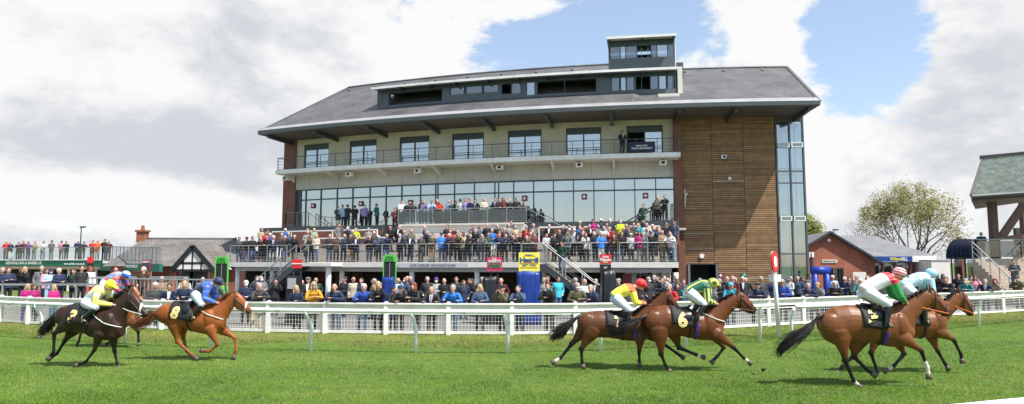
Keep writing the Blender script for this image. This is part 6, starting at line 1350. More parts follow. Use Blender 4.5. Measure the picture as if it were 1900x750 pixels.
def horse(label, conv, base, psi, trunk, neck, head, ear, hind, fore, tail, coat, sock=(), number=None, clothspan=None, straps=(), rein=m_brownl, group='racehorses galloping past', hairm=None, blaze=None, noseband=None, points=True, vflip=False):
    F = HF(conv, base, psi); t = thing('racehorse', label, 'horse', tuple(F.P0), group); t.rotation_euler[2] = psi; OFF[t.name] = (0, 0, 0); hairm = hairm or m_mane
    TW = [.10, .19, .255, .275, .285, .29, .28, .25, .21, .15, .12]
    def pairs(L, W_):
        return [(F(a), F(b), W_[min(len(W_) - 1, round(i * (len(W_) - 1) / (len(L) - 1)))]) for i, (a, b) in enumerate(L)]
    TP = pairs(trunk, [.11, .21, .265, .275, .285, .28, .25, .20, .13]); NP = pairs(neck, [.17, .12, .09, .085]); HPp = pairs(head, [.085, .105, .088, .066, .058, .046])
    mb = MB()
    def dens(L, n): return [lerp_pair(L, i * (len(L) - 1) / n) for i in range(n + 1)]
    mb.loft([ring_of(*p) for p in dens(TP, 24)]); mb.loft([ring_of(*p, top=.35) for p in dens(NP, 12)]); mb.loft([ring_of(*p, top=.1) for p in dens(HPp, 14)])
    p0 = HPp[0]; c0 = (p0[0] + p0[1]) / 2; mb.ell(c0, (.11, .085, .12))
    jw = HPp[1]; cj = jw[0].lerp(jw[1], .68); mb.ell(cj, (.10, .088, .085))
    legs = []
    for kind, L_, sg in (('h', hind[0], -1), ('h', hind[1], 1), ('f', fore[0], -1), ('f', fore[1], 1)):
        if vflip: sg = -sg
        v = .15 * sg; q = [F(z, v * (1 if i == 0 else .85 if i == 1 else .75)) for i, z in enumerate(L_)]
        s_, k_, f_, h_ = q
        if kind == 'h':
            e = k_ - s_; mid = s_.lerp(k_, .5); bk = Vector((-e.z, 0, e.x)).normalized()
            pts = [s_, s_.lerp(k_, .3), s_.lerp(k_, .58), s_.lerp(k_, .82), k_, k_.lerp(f_, .2), k_.lerp(f_, .55), k_.lerp(f_, .85), f_, f_.lerp(h_, .5), h_]
            ri = [.245, .195, .125, .074, .066, .048, .040, .040, .050, .040, .05]; rl_ = [.135, .125, .085, .055, .048, .035, .031, .033, .042, .036, .046]
            hk = (k_ - s_).normalized() - (f_ - k_).normalized(); mb.ell(k_ + Vector((hk.x, 0, hk.z)).normalized() * .035 if hk.length > .05 else k_, (.045, .03, .05))
        else:
            pts = [s_, s_.lerp(k_, .25), s_.lerp(k_, .55), s_.lerp(k_, .85), k_, k_.lerp(f_, .18), k_.lerp(f_, .55), k_.lerp(f_, .85), f_, f_.lerp(h_, .5), h_]
            ri = [.17, .135, .090, .056, .060, .044, .037, .037, .048, .040, .05]; rl_ = [.11, .095, .068, .048, .049, .035, .030, .032, .040, .035, .046]
        pts.insert(0, s_ - (k_ - s_).normalized() * (.20 if kind == 'h' else .14)); ri.insert(0, ri[0] * .55); rl_.insert(0, rl_[0] * .4)
        mb.chain(pts, rl_, ri, side=(0, 1, 0), n=14); legs.append([s_, k_, f_, h_])
    # shoulder and haunch muscles
    s0 = lerp_pair(TP, len(TP) * .72)
    for sg in (-1, 1):
        mb.ell(s0[0].lerp(s0[1], .45) + Vector((.02, sg * .14, 0)), (.17, .12, .26)); h0 = lerp_pair(TP, 1.6); mb.ell(h0[0].lerp(h0[1], .45) + Vector((0, sg * .13, 0)), (.24, .13, .25)); mb.ell(s0[0].lerp(s0[1], .8) + Vector((.10, sg * .08, 0)), (.16, .10, .13))
    for sg in (-1, 1):
        eb, et = F(ear[0], sg * .045), F(ear[1], sg * .065); mb.chain([eb, eb.lerp(et, .5), et], [.03, .034, .008], [.018, .016, .006], n=8)
    body = remesh(mb, .0125, 12); a = mverts(body); cols = np.zeros((len(a), 3), np.float32) + np.array(CO[coat], np.float32)
    # belly a little duller, dark points
    zt = a[:, 2]; dk = np.array((.011, .009, .009), np.float32); blend = np.zeros(len(a)); wh = np.zeros(len(a)); best = np.full(len(a), 9.0); tt = np.zeros(len(a)); li = np.zeros(len(a), int)
    for i, L_ in enumerate(legs):
        for k in range(3):
            p_, q_ = np.array(L_[k]), np.array(L_[k + 1]); d_ = q_ - p_; s_ = np.clip(((a - p_) @ d_) / (d_ @ d_), 0, 1.0 if k < 2 else 1.3); dist = np.linalg.norm(a - (p_ + s_[:, None] * d_), axis=1)
            m_ = dist < best; best[m_] = dist[m_]; tt[m_] = (k + s_)[m_]; li[m_] = i
    close = best < .13; x_ = np.clip((tt - .62) / .45, 0, 1); x_ = x_ * x_ * (3 - 2 * x_)
    if points: blend = np.where(close, x_, 0)
    else: blend = np.where(close, np.clip((tt - 1.6) / 1.2, 0, 1) * .35, 0)
    cols = cols * (1 - blend[:, None]) + dk * blend[:, None]
    mz = np.array((HPp[-1][0] + HPp[-1][1]) / 2); dm_ = np.linalg.norm(a - mz, axis=1); bz = np.clip(1 - (dm_ - .05) / .13, 0, 1)[:, None] * (.85 if points else .45); cols = cols * (1 - bz) + dk * bz
    for i in sock:
        w_ = ((li == abs(i) - 1) & (best < .075) & (tt > (1.62 if i > 0 else 2.2)))[:, None]; cols = np.where(w_, np.array((.62, .56, .5), np.float32), cols)
    if blaze:
        p_ = np.array(HPp[1][0]); q_ = np.array(HPp[-2][0]); d_ = q_ - p_; s_ = np.clip(((a - p_) @ d_) / (d_ @ d_), 0, 1); dist = np.linalg.norm(a - (p_ + s_[:, None] * d_), axis=1); cols = np.where((dist < .045)[:, None], np.array(blaze, np.float32), cols)
    setcol(body, cols); ey = MB()
    for sg in (-1, 1):
        e_ = HPp[1][0].lerp(HPp[1][1], .24) + Vector((.02, sg * .083, -.0)); ey.ell(e_, (.022, .012, .02), n=8); e2 = HPp[-2][0].lerp(HPp[-2][1], .3) + Vector((.03, sg * .045, 0)); ey.ell(e2, (.016, .008, .013), n=6)
    addto(body, ey, 1); part('body', body, (m_coat, m_eye), t)
    # hooves
    for i, L_ in enumerate(legs):
        d_ = (L_[3] - L_[2]).normalized(); o = L_[3]; mb = MB(); mb.chain([o - d_ * .02, o + d_ * .04 , o + d_ * .095], [.044, .050, .056], [.048, .058, .070], side=(0, 1, 0), n=12); mb.build('hoof', m_hoof, t, True)
    # mane
    r = random.Random(len(label)); mb = MB(); cl = [p[0] for p in dens(NP, 20)]
    for i in range(150):
        s_ = r.random() * 19.99; k = int(s_); c = cl[k].lerp(cl[k + 1], s_ - k); L = r.uniform(.06, .15); sg = r.uniform(-.05, .03); b_ = Vector((-.35 - r.random() * .5, -.2 + sg * 3, r.uniform(-.5, .25))).normalized()
        mb.chain([c + Vector((0, sg * .6, -.02)), c + Vector((-.01, sg * .8, .022)) + b_ * L * .5, c + Vector((0, sg, -.01)) + b_ * L], [.010, .009, .003], n=4)
    for i in range(8): 
        c = HPp[0][0]; mb.chain([c + Vector((0, 0, .0)), c + Vector((.05, r.uniform(-.03, .03), .01)), c + Vector((.11, r.uniform(-.05, .05), -.06))], [.012, .01, .003], n=4)
    mb.build('mane', hairm, t, True)
    # tail
    tp = [F(z) for z in tail]; mb = MB(); mb.chain(tp[:3], [.045, .04, .03], n=8)
    def tpt(s_):
        s_ *= len(tp) - 1; i = min(len(tp) - 2, int(s_)); return tp[i].lerp(tp[i + 1], s_ - i)
    for i in range(330):
        o = Vector((r.gauss(0, 1), r.gauss(0, 1), r.gauss(0, 1))); L = r.uniform(.6, 1.0); st = r.uniform(0, .35); pts = []
        for k in range(7):
            s_ = st + (L - st) * k / 6; sp = .008 + .062 * smooth(.15, .75, s_) * (1 - .5 * smooth(.8, 1, s_)) ; pts.append(tpt(s_) + Vector((0, 0, .035 * math.sin(s_ * 5 + i * .02))) * s_ + o * sp * (1.0 + .2 * math.sin(k * .8 + i)) * (.6 + .5 * ((i % 7) / 6)))
        mb.chain(pts, [.009, .009, .008, .007, .006, .004, .002], n=4)
    mb.build('tail', hairm, t, True)
    # surface lookup on the near side
    S_ = []
    for L_ in (TP, NP):
        for i in range(61):
            p_ = lerp_pair(L_, i * (len(L_) - 1) / 60); rg = ring_of(*p_, n=48, infl=1.03)
            S_ += [q for q in rg if q.y <= .001]
    for sg in (-1,):
        pass
    SA = np.concatenate([np.array(S_), a[a[:, 1] < -.02]])
    def surf(u, z, out=.012):
        d_ = (SA[:, 0] - u) ** 2 + (SA[:, 2] - z) ** 2; k = np.argpartition(d_, 10)[:10]; return Vector((u, float(SA[k, 1].min()) - out, z))
    if clothspan:
        s0_, s1_, a1_ = clothspan; rings = []
        for i in range(13):
            p_ = lerp_pair(TP, s0_ + (s1_ - s0_) * i / 12); c = (p_[0] + p_[1]) / 2; ax = (p_[0] - p_[1]) / 2; ring = []
            for inf in (1.10, 1.03):
                th = [-a1_ + 2 * a1_ * k / 24 for k in range(25)]; th = th if inf > 1.05 else th[::-1]
                ring += [c + ax * (math.cos(q) * (inf - .02)) + Vector((0, p_[2] * (1 - .22 * max(0, math.cos(q)) ** 2) * math.sin(q) * (inf + .02), 0)) for q in th]
            rings.append(ring)
        mb = MB(); mb.loft(rings); cl_ = mb.build('number_cloth', m_numcloth, t, True)
        if number:
            c = F(number[1]); T_ = text(number[0], number[2], m_gold, (c.x, 0, c.z), (1, 0, number[3] if len(number) > 3 else 0), (-(number[3] if len(number) > 3 else 0), 0, 1), None, number[2] * .62, 'number', .001, font_w=.05)
            me = T_.data; av = mverts(me).copy()
            for v_ in av:
                q = surf(float(v_[0]), float(v_[2]), .045 + (.006 if v_[1] > 0 else 0)); v_[1] = q.y
            me.vertices.foreach_set('co', av.ravel()); me.update(); T_.parent = cl_
        # saddle
        p_ = lerp_pair(TP, s0_ + (s1_ - s0_) * .66); c = p_[0]; mb = MB(); mb.chain([c + Vector((-.20, 0, .05)), c + Vector((-.08, 0, .035)), c + Vector((.08, 0, .04)), c + Vector((.16, 0, .09))], [.14, .12, .09, .05], [.035, .03, .03, .03], side=(0, 1, 0), n=12)
        for sg in (-1, 1): mb.chain([c + Vector((0, sg * .10, .03)), c + Vector((.01, sg * .24, -.10)), c + Vector((.03, sg * .30, -.26))], [.13, .13, .09], [.012, .012, .01], side=(1, 0, 0), n=10)
        mb.build('saddle', m_leather, t, True)
        mb = MB(); g_ = s0_ + (s1_ - s0_) * .78; mb.loft([ring_of(*lerp_pair(TP, g_ - .10), infl=1.035, n=28), ring_of(*lerp_pair(TP, g_ + .10), infl=1.035, n=28)]); mb.build('girth', m_leather, t, True)
    for nm, pts, mt, rw in straps:
        q = [F(z) for z in pts]; dd = []
        for i in range(len(q) - 1): dd += [q[i].lerp(q[i + 1], k / 6) for k in range(6)]
        dd.append(q[-1]); mb = MB(); mb.chain([surf(p_.x, p_.z, .02) for p_ in dd], [rw] * len(dd), [.008] * len(dd), side=None if False else (0, 0, 1) if abs(q[-1].x - q[0].x) > abs(q[-1].z - q[0].z) else (1, 0, 0), n=8); mb.build(nm, mt, t, True)
    # bridle
    br_ = MB()
    def hb(s0, s1, inf=1.06, L_=HPp): return [ring_of(*lerp_pair(L_, s0), infl=inf, n=24, top=.1), ring_of(*lerp_pair(L_, s1), infl=inf, n=24, top=.1)]
    nb = len(HPp) - 1; br_.loft(hb(nb * .12, nb * .155)); 
    for sg in (-1, 1):
        pts = []
        for k in range(9):
            p_ = lerp_pair(HPp, nb * (.13 + .67 * k / 8)); pts.append(p_[0].lerp(p_[1], .38 + .2 * k / 8) + Vector((0, sg * (p_[2] + .012), 0)))
        br_.chain(pts, .009, n=5)
        br_.ell(pts[-1], (.02, .01, .02), n=8)
    bo = br_.build('bridle', m_leather, t, True); mb = MB(); nbm = noseband or m_leather; wd_ = .05 if noseband else .03; mb.loft(hb(nb * (.60), nb * (.60 + wd_ * 1.6), 1.08)); mb.build('noseband', nbm, bo, True)
    bit = []
    for sg in (-1, 1): p_ = lerp_pair(HPp, nb * .80); bit.append(p_[0].lerp(p_[1], .58) + Vector((0, sg * (p_[2] + .02), 0)))
    return t, F, bit, surf
def jockey(label, H_, sh, hip, helm, elb, hand_, knee, ank, toe, silk, cap, capm2=None, breech=None, rein=m_brownl, far=True, hs=1.0, tilt=.35):
    t0_, F, bit, surf = H_; t = thing('jockey', label, 'jockey', tuple(F.P0), 'jockeys riding the racehorses'); t.rotation_euler[2] = F.psi; OFF[t.name] = (0, 0, 0)
    S, Hh, K = F(sh), F(hip), F(helm); head_c = K + Vector((.0, 0, -.045)); R_ = Matrix.Rotation(PI / 2, 3, 'Z'); R_ = Matrix.Rotation(tilt, 3, 'Y') @ R_
    mb = MB(); fm = MB(); face(fm, Vector((0, 0, 0)), 1.0)
    fm.V = [tuple(head_c + R_ @ (Vector(v) * 1.06)) for v in fm.V]; mb.add(fm)
    nk = S + Vector((.02, 0, .04)); mb.chain([head_c + Vector((-.03, 0, -.03)), head_c.lerp(nk, .5), nk], [.055, .055, .07], n=10)
    mid = S.lerp(Hh, .5) + Vector((0, 0, .03)); mb.chain([S, mid, Hh], [.15, .13, .13], [.10, .09, .10], side=(0, 1, 0), n=12)
    arms = []; legs = []
    for sg in (-1, 1):
        o = Vector((.05 if sg > 0 else 0, 0, .02 if sg > 0 else 0)); a = S + Vector((.02, sg * .17, -.02)); e = F(elb, 0) + o; e.y = sg * .24; h_ = F(hand_, 0) + o * .8; h_.y = sg * .09; arms.append((a, e, h_))
        mb.chain([a + Vector((0, -sg * .06, 0)), a, a.lerp(e, .5), e, e.lerp(h_, .4), h_], [.045, .052, .045, .038, .036, .026], n=9)
        d_ = (h_ - e).normalized(); c = h_ + d_ * .05; mb.chain([h_, c, c + d_ * .025], [.026, .038, .034], [.024, .024, .02], side=(0, 0, 1), n=8)
        for k in range(4):
            b_ = c + d_ * .022 + Vector((0, 0, .028 - .018 * k)); L = (.9, 1, .95, .8)[k]; mb.chain([b_, b_ + d_ * .025 * L + Vector((0, -sg * .006, 0)), b_ + d_ * .028 * L + Vector((0, -sg * .034, -.004)), b_ + d_ * .004 + Vector((0, -sg * .042, -.004))], [.0105, .010, .009, .0075], n=6)
        b_ = h_ + d_ * .03 + Vector((0, -sg * .01, .03)); mb.chain([b_, b_ + d_ * .03 + Vector((0, -sg * .012, .016)), b_ + d_ * .052 + Vector((0, -sg * .02, .01))], [.012, .011, .008], n=6)
        lo_ = Vector((.03 if sg > 0 else 0, 0, 0)); kn = F(knee, 0) + lo_; kn.y = sg * .30; an = F(ank, 0) + lo_; an.y = sg * .33; to = F(toe, 0) + lo_; to.y = sg * .335; hj = Hh + Vector((0, sg * .10, -.02)); legs.append((hj, kn, an, to))
        mb.chain([hj, hj.lerp(kn, .5), kn, kn.lerp(an, .4), an], [.085, .075, .055, .05, .035], n=9); mb.chain([an, to], [.035, .03], n=7)
    part('body', addto(remesh(mb, .0105, 2), MB(), 1), (m_skin2,), t)
    mb = MB(); mb.chain([Hh + (Hh - S).normalized() * .02, Hh.lerp(S, .25) + Vector((0, 0, .03)), mid, S.lerp(Hh, .2) + Vector((0, 0, .03)), S + Vector((.03, 0, .01)), S.lerp(head_c, .35)], [.175, .18, .195, .215, .185, .085], [.14, .145, .15, .155, .135, .08], side=(0, 1, 0), n=18)
    for a, e, h_ in arms: mb.chain([a + Vector((0, 0, 0)) * 1, a.lerp(e, .3), a.lerp(e, .7), e, e.lerp(h_, .5), h_.lerp(e, .08)], [.098, .09, .08, .076, .064, .048], n=11)
    me = remesh(mb, .0115, 3); a = mverts(me); d1 = np.full(len(a), 9.0); ta = np.zeros(len(a))
    for q in arms:
        for k in range(2):
            p_, q_ = np.array(q[k]), np.array(q[k + 1]); d_ = q_ - p_; s_ = np.clip(((a - p_) @ d_) / (d_ @ d_), 0, 1); ds = np.linalg.norm(a - (p_ + s_[:, None] * d_), axis=1); m_ = ds < d1; d1[m_] = ds[m_]; ta[m_] = (k + s_)[m_]
    ax_ = np.array(S - Hh); tb = ((a - np.array(Hh)) @ ax_) / (ax_ @ ax_); isarm = (d1 < .095) & ((ta > .18)); setcol(me, silk(a, tb, ta, isarm)); part('silks', me, (m_silk,), t)
    mb = MB(); mb.chain([Hh + (Hh - S).normalized() * .06, Hh, Hh.lerp(S, .28)], [.15, .175, .165], [.12, .14, .13], side=(0, 1, 0), n=14)
    for hj, kn, an, to in legs: mb.chain([hj, hj.lerp(kn, .35), hj.lerp(kn, .7), kn, kn.lerp(an, .18)], [.145, .132, .102, .08, .064], n=12)
    part('breeches', remesh(mb, .012, 3), (breech or m_breech,), t)
    for hj, kn, an, to in legs:
        mb = MB(); mb.chain([kn.lerp(an, .02), kn.lerp(an, .3), kn.lerp(an, .75), an, an.lerp(to, .3) + Vector((0, 0, -.03)), to], [.068, .070, .056, .05, .046, .032], n=12); mb.chain([an + Vector((-.05, 0, -.05)), an + Vector((0, 0, -.045))], [.03, .04], n=8); part('boot', remesh(mb, .012, 2), (m_boot,), t)
        mb = MB(); c = an.lerp(to, .5) + Vector((0, 0, -.02)); mb.tube([c + Vector((0, .06 * math.sin(k * PI / 6), .07 + .075 * math.cos(k * PI / 6))) for k in range(13)], .008, 5); mb.bar(c + Vector((0, -.06, -.01)), c + Vector((0, .06, -.01)), .03, .014); mb.build('stirrup', m_iron, t)
        mb = MB(); top = Vector((kn.x - .08, math.copysign(.26, an.y), kn.z)); mb.bar(top, c + Vector((0, 0, .14)), .008, .025, up=(1, 0, 0)); mb.build('stirrup_strap', m_leather, t)
    mb = MB(); hc = head_c; A = MB(); A.ell((0, .018, .045), (.103, .125, .105), n=18); A.chain([(0, -.085, .035), (0, -.14, .025), (0, -.175, .01)], [.085, .075, .045], [.012, .010, .008], side=(1, 0, 0), n=10)
    A.V = [tuple(hc + R_ @ (Vector(v) * hs * 1.12)) for v in A.V]; me = remesh(A, .0105, 1); a = mverts(me); loc_ = (a - np.array(hc)) @ np.array(R_)
    setcol(me, cap(loc_)); part('helmet', me, (m_silk,), t)
    mb = MB()
    for sg in (-1, 1): mb.ell(hc + R_ @ Vector((sg * .033, -.092, .012)), (.028, .028, .02), n=8)
    mb.build('goggles', m_leather, t, True)
    mb = MB(); 
    for k, (a, e, h_) in enumerate(arms): mb.chain([h_ + (h_ - e).normalized() * .06, h_.lerp(bit[k], .5) + Vector((0, 0, -.02)), bit[k]], [.010] * 3, [.006] * 3, side=(0, 0, 1), n=6)
    o = mb.build('reins', rein, t0_); o.parent = t0_
    return t
def C3(*c): return np.array(c, np.float32)
def solidsilk(torso, sleeve, extra=None):
    def f_(a, tb, ta, arm):
        c = np.where(arm[:, None], C3(*sleeve), C3(*torso))
        if extra: c = extra(a, tb, ta, arm, c)
        return c
    return f_
def solidcap(c, extra=None):
    def f_(l):
        o = np.zeros((len(l), 3), np.float32) + C3(*c); return extra(l, o) if extra else o
    return f_
WHT, RED, YEL, GRN, BLU, NVY, LBL = (.76, .76, .76), (.60, .02, .03), (.80, .72, .05), (.01, .26, .05), (.03, .10, .52), (.012, .018, .06), (.36, .60, .72)
# ---- A: dark brown horse, yellow cap
H_A = horse('dark brown horse at far left with white browband, yellow capped jockey', (60, 490, 3.748), (170, 681), -.14,
  [((200, 325), (197, 392)), ((222, 296), (212, 440)), ((262, 279), (262, 468)), ((320, 277), (325, 476)), ((390, 292), (390, 492)), ((460, 303), (440, 516)), ((530, 292), (505, 532)), ((590, 310), (575, 532)), ((622, 400), (632, 498))],
  [((490, 305), (622, 480)), ((545, 262), (640, 400)), ((600, 222), (662, 345)), ((648, 185), (694, 312))],
  [((655, 180), (680, 300)), ((692, 192), (702, 338)), ((730, 225), (722, 352)), ((760, 272), (748, 362)), ((785, 318), (770, 374)), ((803, 347), (786, 374))], ((668, 190), (655, 152)),
  ([(262, 400), (152, 485), (148, 610), (122, 645)], [(310, 420), (225, 535), (172, 622), (130, 650)]), ([(470, 480), (432, 598), (372, 680), (318, 702)], [(560, 480), (572, 605), (588, 685), (598, 712)]),
  [(206, 312), (172, 345), (125, 410), (78, 462), (42, 490)], 'dark', number=('3', (345, 357), .30, -.25), clothspan=(2.6, 5.0, 1.75), straps=[('breast_girth', [(455, 335), (540, 398), (634, 438)], m_whites, .012)], noseband=m_whites)
def silkA(a, tb, ta, arm, c):
    n_ = np.sin(a[:, 0] * 14) * np.sin(a[:, 2] * 11 + 1); c = np.where((~arm & (tb < .45))[:, None], C3(.40, .52, .58), c); c = np.where((~arm & (tb >= .45) & (n_ > .1))[:, None], C3(*WHT), c); return np.where((arm & (ta < .55))[:, None], C3(.72, .74, .6), c)
jockey('jockey in yellow, white and pale blue silks with a yellow cap', H_A, (492, 178), (395, 258), (545, 143), (478, 262), (585, 284), (505, 305), (412, 375), (440, 392), solidsilk((.82, .76, .22), (.82, .74, .16), silkA), solidcap((.85, .78, .02)), rein=m_whites)
# ---- B: horse half hidden behind A
H_B = horse('bay horse half hidden behind the dark brown one, orange brown face', (60, 490, 3.748), (205, 645), -.10,
  [((352, 262), (356, 335)), ((375, 240), (378, 380)), ((420, 225), (425, 400)), ((480, 225), (485, 408)), ((540, 232), (545, 418)), ((600, 238), (605, 425)), ((655, 245), (660, 430)), ((700, 270), (705, 425)), ((728, 340), (730, 390))],
  [((600, 235), (722, 385)), ((640, 205), (735, 330)), ((672, 175), (742, 280)), ((690, 150), (735, 235))],
  [((690, 148), (702, 238)), ((712, 155), (712, 262)), ((732, 180), (722, 275)), ((748, 212), (735, 285)), ((758, 240), (744, 292)), ((764, 262), (752, 292))], ((698, 155), (692, 125)),
  ([(400, 370), (345, 455), (322, 540), (300, 575)], [(430, 380), (455, 470), (440, 540), (478, 562)]), ([(690, 400), (736, 468), (738, 530), (740, 550)], [(640, 410), (595, 475), (555, 530), (510, 560)]),
  [(355, 262), (330, 290), (300, 340), (280, 380)], 'bay', clothspan=(2.6, 4.6, 1.6), blaze=(.55, .16, .05))
def silkB(a, tb, ta, arm, c):
    n_ = np.sin(a[:, 0] * 19 + 1) * np.sin(a[:, 2] * 17); c = np.where((~arm & (n_ > .35))[:, None], C3(.75, .16, .06), c); c = np.where((~arm & (n_ < -.45))[:, None], C3(.55, .62, .85), c); return np.where((arm & (np.sin(a[:, 2] * 40) > 0))[:, None], C3(.50, .04, .10), c)
jockey('jockey in blue silks with orange stars and blue and white cap', H_B, (600, 86), (512, 128), (652, 76), (622, 172), (650, 212), (600, 200), (545, 262), (570, 275), solidsilk((.10, .25, .72), (.10, .12, .50), silkB), solidcap((.03, .14, .62), lambda l, o: np.where(((l[:, 2] > .10))[:, None], C3(*WHT), o)))
# ---- C: chestnut
H_C = horse('bright chestnut horse with white noseband, number eight cloth', (280, 500, 4.285), (365, 669), -.03,
  [((86, 335), (86, 392)), ((104, 292), (100, 430)), ((145, 263), (150, 458)), ((205, 255), (212, 462)), ((280, 268), (285, 474)), ((350, 278), (362, 500)), ((430, 280), (440, 518)), ((510, 295), (515, 522)), ((588, 385), (582, 470))],
  [((440, 288), (590, 450)), ((520, 262), (608, 385)), ((590, 225), (640, 335)), ((645, 185), (668, 295))],
  [((655, 178), (662, 288)), ((692, 182), (690, 322)), ((728, 212), (718, 334)), ((760, 255), (745, 346)), ((785, 298), (770, 356)), ((802, 325), (790, 354))], ((668, 192), (660, 155)),
  ([(185, 400), (212, 575), (320, 675), (352, 700)], [(250, 400), (258, 545), (285, 650), (325, 688)]), ([(465, 470), (532, 600), (462, 655), (420, 648)], [(560, 470), (668, 545), (676, 645), (662, 684)]),
  [(96, 312), (55, 340), (-5, 375), (-70, 425), (-165, 455)], 'chestnut', number=('8', (240, 338), .33, -.22), clothspan=(2.7, 5.1, 1.75), straps=[('breast_girth', [(420, 322), (510, 362), (592, 396)], m_whites, .012)], noseband=m_whites, points=False, hairm=m_manec)
def silkC(a, tb, ta, arm, c): return np.where(((np.sin(a[:, 2] * 42) > .2) & arm)[:, None], C3(.10, .22, .75), np.where((~arm & (tb > .72))[:, None], C3(.04, .12, .50), c))
jockey('jockey in dark navy and royal blue silks with navy cap', H_C, (468, 132), (368, 188), (538, 96), (458, 230), (532, 262), (448, 278), (372, 365), (398, 384), solidsilk(NVY, (.04, .12, .55), silkC), solidcap(NVY), breech=M('pale_blue_breeches', (.52, .62, .64), .6, .06, bump=.3))
# ---- D: number seven
H_D = horse('dark bay horse with number seven cloth, partly hidden by its rival', (1010, 500, 3.752), (1150, 684), 0.0,
  [((250, 352), (256, 405)), ((268, 318), (272, 440)), ((310, 294), (320, 470)), ((375, 285), (388, 475)), ((450, 292), (455, 478)), ((520, 305), (528, 490)), ((600, 312), (605, 500)), ((680, 318), (690, 500)), ((760, 385), (752, 460))],
  [((620, 310), (765, 430)), ((690, 258), (800, 350)), ((755, 205), (838, 295)), ((815, 158), (862, 255))],
  [((835, 140), (842, 245)), ((866, 152), (862, 272)), ((895, 185), (882, 285)), ((920, 225), (902, 296)), ((940, 262), (920, 306)), ((950, 285), (938, 304))], ((848, 152), (842, 112)),
  ([(340, 410), (258, 555), (262, 640), (268, 665)], [(300, 400), (190, 520), (112, 618), (72, 640)]), ([(668, 460), (660, 570), (662, 632), (662, 652)], [(740, 450), (832, 520), (920, 582), (952, 604)]),
  [(268, 312), (205, 350), (140, 405), (90, 452), (38, 480)], 'dbay', number=('7', (505, 360), .30, .0), clothspan=(3.6, 5.6, 1.65), straps=[('overgirth', [(615, 405), (618, 492)], m_purple, .045), ], sock=(-2,))
def silkD(a, tb, ta, arm, c): n_ = np.sin(a[:, 0] * 17) * np.sin(a[:, 2] * 15 + 2); c = np.where(((~arm) & (n_ < -.5))[:, None], C3(.62, .55, .05), c); return np.where(((arm & (ta > 1.55)) | (~arm & (tb > .85)))[:, None], C3(.72, .12, .03), c)
jockey('jockey in yellow silks with red cap on number seven', H_D, (598, 138), (490, 190), (675, 100), (625, 228), (688, 236), (582, 282), (574, 338), (602, 356), solidsilk((.85, .80, .06), (.85, .72, .06), silkD), solidcap((.70, .015, .025)), breech=M('lilac_breeches', (.58, .58, .70), .6, .06, bump=.3))
# ---- E: number six
H_E = horse('bay horse at full stretch with number six cloth', (1180, 500, 3.75), (1290, 689), 0.0,
  [((74, 338), (78, 395)), ((92, 290), (96, 440)), ((140, 256), (150, 480)), ((205, 246), (220, 470)), ((290, 266), (300, 462)), ((370, 286), (378, 478)), ((450, 294), (448, 492)), ((530, 305), (540, 496)), ((604, 385), (596, 455))],
  [((455, 300), (606, 430)), ((530, 252), (622, 365)), ((605, 205), (658, 308)), ((680, 168), (700, 268))],
  [((698, 155), (700, 262)), ((735, 155), (728, 282)), ((768, 182), (755, 296)), ((800, 222), (782, 305)), ((826, 254), (805, 312)), ((842, 275), (825, 306))], ((708, 165), (698, 120)),
  ([(165, 410), (176, 590), (202, 660), (228, 698)], [(250, 400), (300, 545), (420, 594), (455, 606)]), ([(560, 450), (680, 545), (752, 618), (782, 642)], [(540, 450), (612, 545), (568, 602), (538, 634)]),
  [(80, 312), (30, 345), (-50, 385), (-120, 425), (-190, 458)], 'bay2', number=('6', (302, 342), .36, 0), clothspan=(3.3, 5.2, 1.7), straps=[('breast_girth', [(450, 300), (540, 340), (610, 362)], m_whites, .012), ('overgirth', [(408, 370), (405, 482)], m_purple, .05)], sock=(-2, -3), rein=m_brownl)
def silkE(a, tb, ta, arm, c):
    c = np.where((~arm & (a[:, 1] ** 2 > .012) & (a[:, 1] ** 2 < .020))[:, None], C3(.75, .72, .10), c); return np.where((arm & (np.sin(a[:, 0] * 70) > -.1))[:, None], C3(.75, .75, .15), c)
jockey('jockey in dark green silks with yellow stripes and striped cap', H_E, (482, 112), (365, 155), (540, 96), (480, 212), (548, 236), (452, 238), (398, 328), (424, 350), solidsilk((.01, .12, .07), (.01, .14, .07), silkE), solidcap((.72, .70, .10), lambda l, o: np.where((np.sin(l[:, 0] * 95) > .25)[:, None], C3(.01, .11, .05), o)))
# ---- G: light blue jockey, behind F
H_G = horse('bay horse on the far side with orange reins, light blue jockey', (1620, 480, 3.26), (1690, 692), .0,
  [((-25, 345), (-22, 405)), ((-8, 315), (-5, 440)), ((40, 296), (45, 465)), ((110, 296), (118, 475)), ((190, 304), (200, 480)), ((270, 312), (280, 482)), ((345, 312), (350, 478)), ((400, 332), (405, 465)), ((432, 385), (428, 432))],
  [((330, 318), (432, 422)), ((395, 280), (450, 375)), ((452, 235), (490, 325)), ((503, 195), (525, 288))],
  [((512, 192), (520, 286)), ((545, 198), (540, 315)), ((570, 226), (556, 332)), ((590, 262), (572, 342)), ((603, 300), (584, 350)), ((608, 322), (595, 348))], ((522, 200), (514, 160)),
  ([(40, 420), (-12, 570), (24, 680), (34, 698)], [(0, 400), (-120, 590), (-185, 650), (-210, 685)]), ([(400, 440), (488, 492), (530, 575), (537, 608)], [(345, 450), (392, 560), (432, 630), (446, 652)]),
  [(-15, 320), (-45, 350), (-75, 385), (-100, 400)], 'bay', clothspan=(3.6, 5.4, 1.6), rein=m_orange)
jockey('jockey in light blue silks and light blue cap', H_G, (312, 118), (175, 165), (352, 90), (325, 205), (385, 240), (262, 262), (262, 365), (290, 378), solidsilk(LBL, LBL, lambda a, tb, ta, arm, c: np.where((~arm & (np.sin(a[:, 0] * 30) * np.sin(a[:, 1] * 26) > .4))[:, None], C3(.62, .75, .80), c)), solidcap(LBL, lambda l, o: np.where((np.abs(l[:, 0]) < .012)[:, None], C3(.1, .4, .6), o)), rein=m_orange)
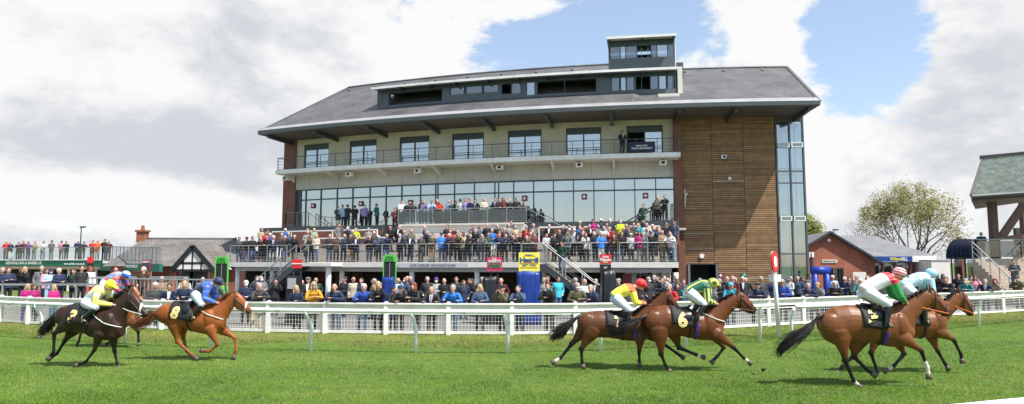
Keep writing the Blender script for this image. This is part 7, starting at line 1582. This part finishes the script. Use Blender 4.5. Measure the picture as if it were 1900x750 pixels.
# ---- F: nearest, green and white
H_F = horse('nearest bay horse with long streaming tail and white hind foot', (1430, 480, 3.0), (1610, 717), -.06,
  [((272, 350), (276, 400)), ((292, 305), (296, 450)), ((345, 268), (362, 485)), ((420, 256), (440, 470)), ((500, 262), (512, 462)), ((580, 268), (590, 478)), ((660, 268), (662, 492)), ((735, 285), (735, 492)), ((792, 388), (784, 450))],
  [((660, 270), (792, 425)), ((735, 238), (806, 350)), ((805, 198), (838, 300)), ((868, 170), (882, 272))],
  [((882, 166), (886, 268)), ((915, 176), (908, 295)), ((945, 205), (930, 308)), ((970, 242), (952, 318)), ((992, 275), (972, 326)), ((1004, 297), (990, 322))], ((890, 175), (880, 132)),
  ([(385, 400), (415, 565), (462, 680), (488, 706)], [(460, 400), (466, 548), (540, 622), (566, 640)]), ([(735, 440), (838, 512), (873, 605), (878, 645)], [(690, 440), (745, 528), (684, 600), (650, 618)]),
  [(292, 306), (262, 330), (232, 362), (200, 398), (150, 425), (100, 462), (55, 505), (28, 548)], 'bay', number=('3', (536, 322), .32, -.2), clothspan=(3.75, 5.4, 1.7), straps=[('overgirth', [(618, 400), (612, 478)], m_purple, .045)], sock=(-1, 3, -4), rein=m_orange)
def silkF(a, tb, ta, arm, c): return np.where(((~arm & (tb > .86)) | (arm & (ta < .24)))[:, None], C3(*RED), c)
jockey('jockey in white silks with red shoulders, green sleeves, hooped red and white cap', H_F, (655, 112), (520, 178), (718, 80), (690, 208), (742, 242), (622, 252), (602, 352), (638, 372), solidsilk((.76, .76, .78), GRN, silkF), solidcap(RED, lambda l, o: np.where((np.sin(l[:, 2] * 110) > 0)[:, None], C3(*WHT), o)), rein=m_orange)
# turf kicked up by the hooves
rt = random.Random(2)
for i, (px, py, s_) in enumerate(((1416, 686, .05), (1398, 694, .025), (1340, 702, .022), (1322, 700, .02), (1405, 672, .02))):
    p = D(px, py, G(px, 705).y); mb = MB(); mb.ell((0, 0, 0), (s_, s_ * .8, s_ * .7), n=7); mb.V = [tuple(Vector(v) * rt.uniform(.6, 1.35) + p) for v in mb.V]
    solo('turf_clod', mb, M('soil' + str(i), (.06, .045, .02), .95, .3, 20), ['largest clod of turf flying behind the nearest horse', 'small clod just below left of the largest one', 'low clod of turf, right one of the pair near the grass', 'low clod of turf, left one of the pair near the grass', 'tiny clod just above the largest one'][i], 'clod', group='clods kicked up by hooves')
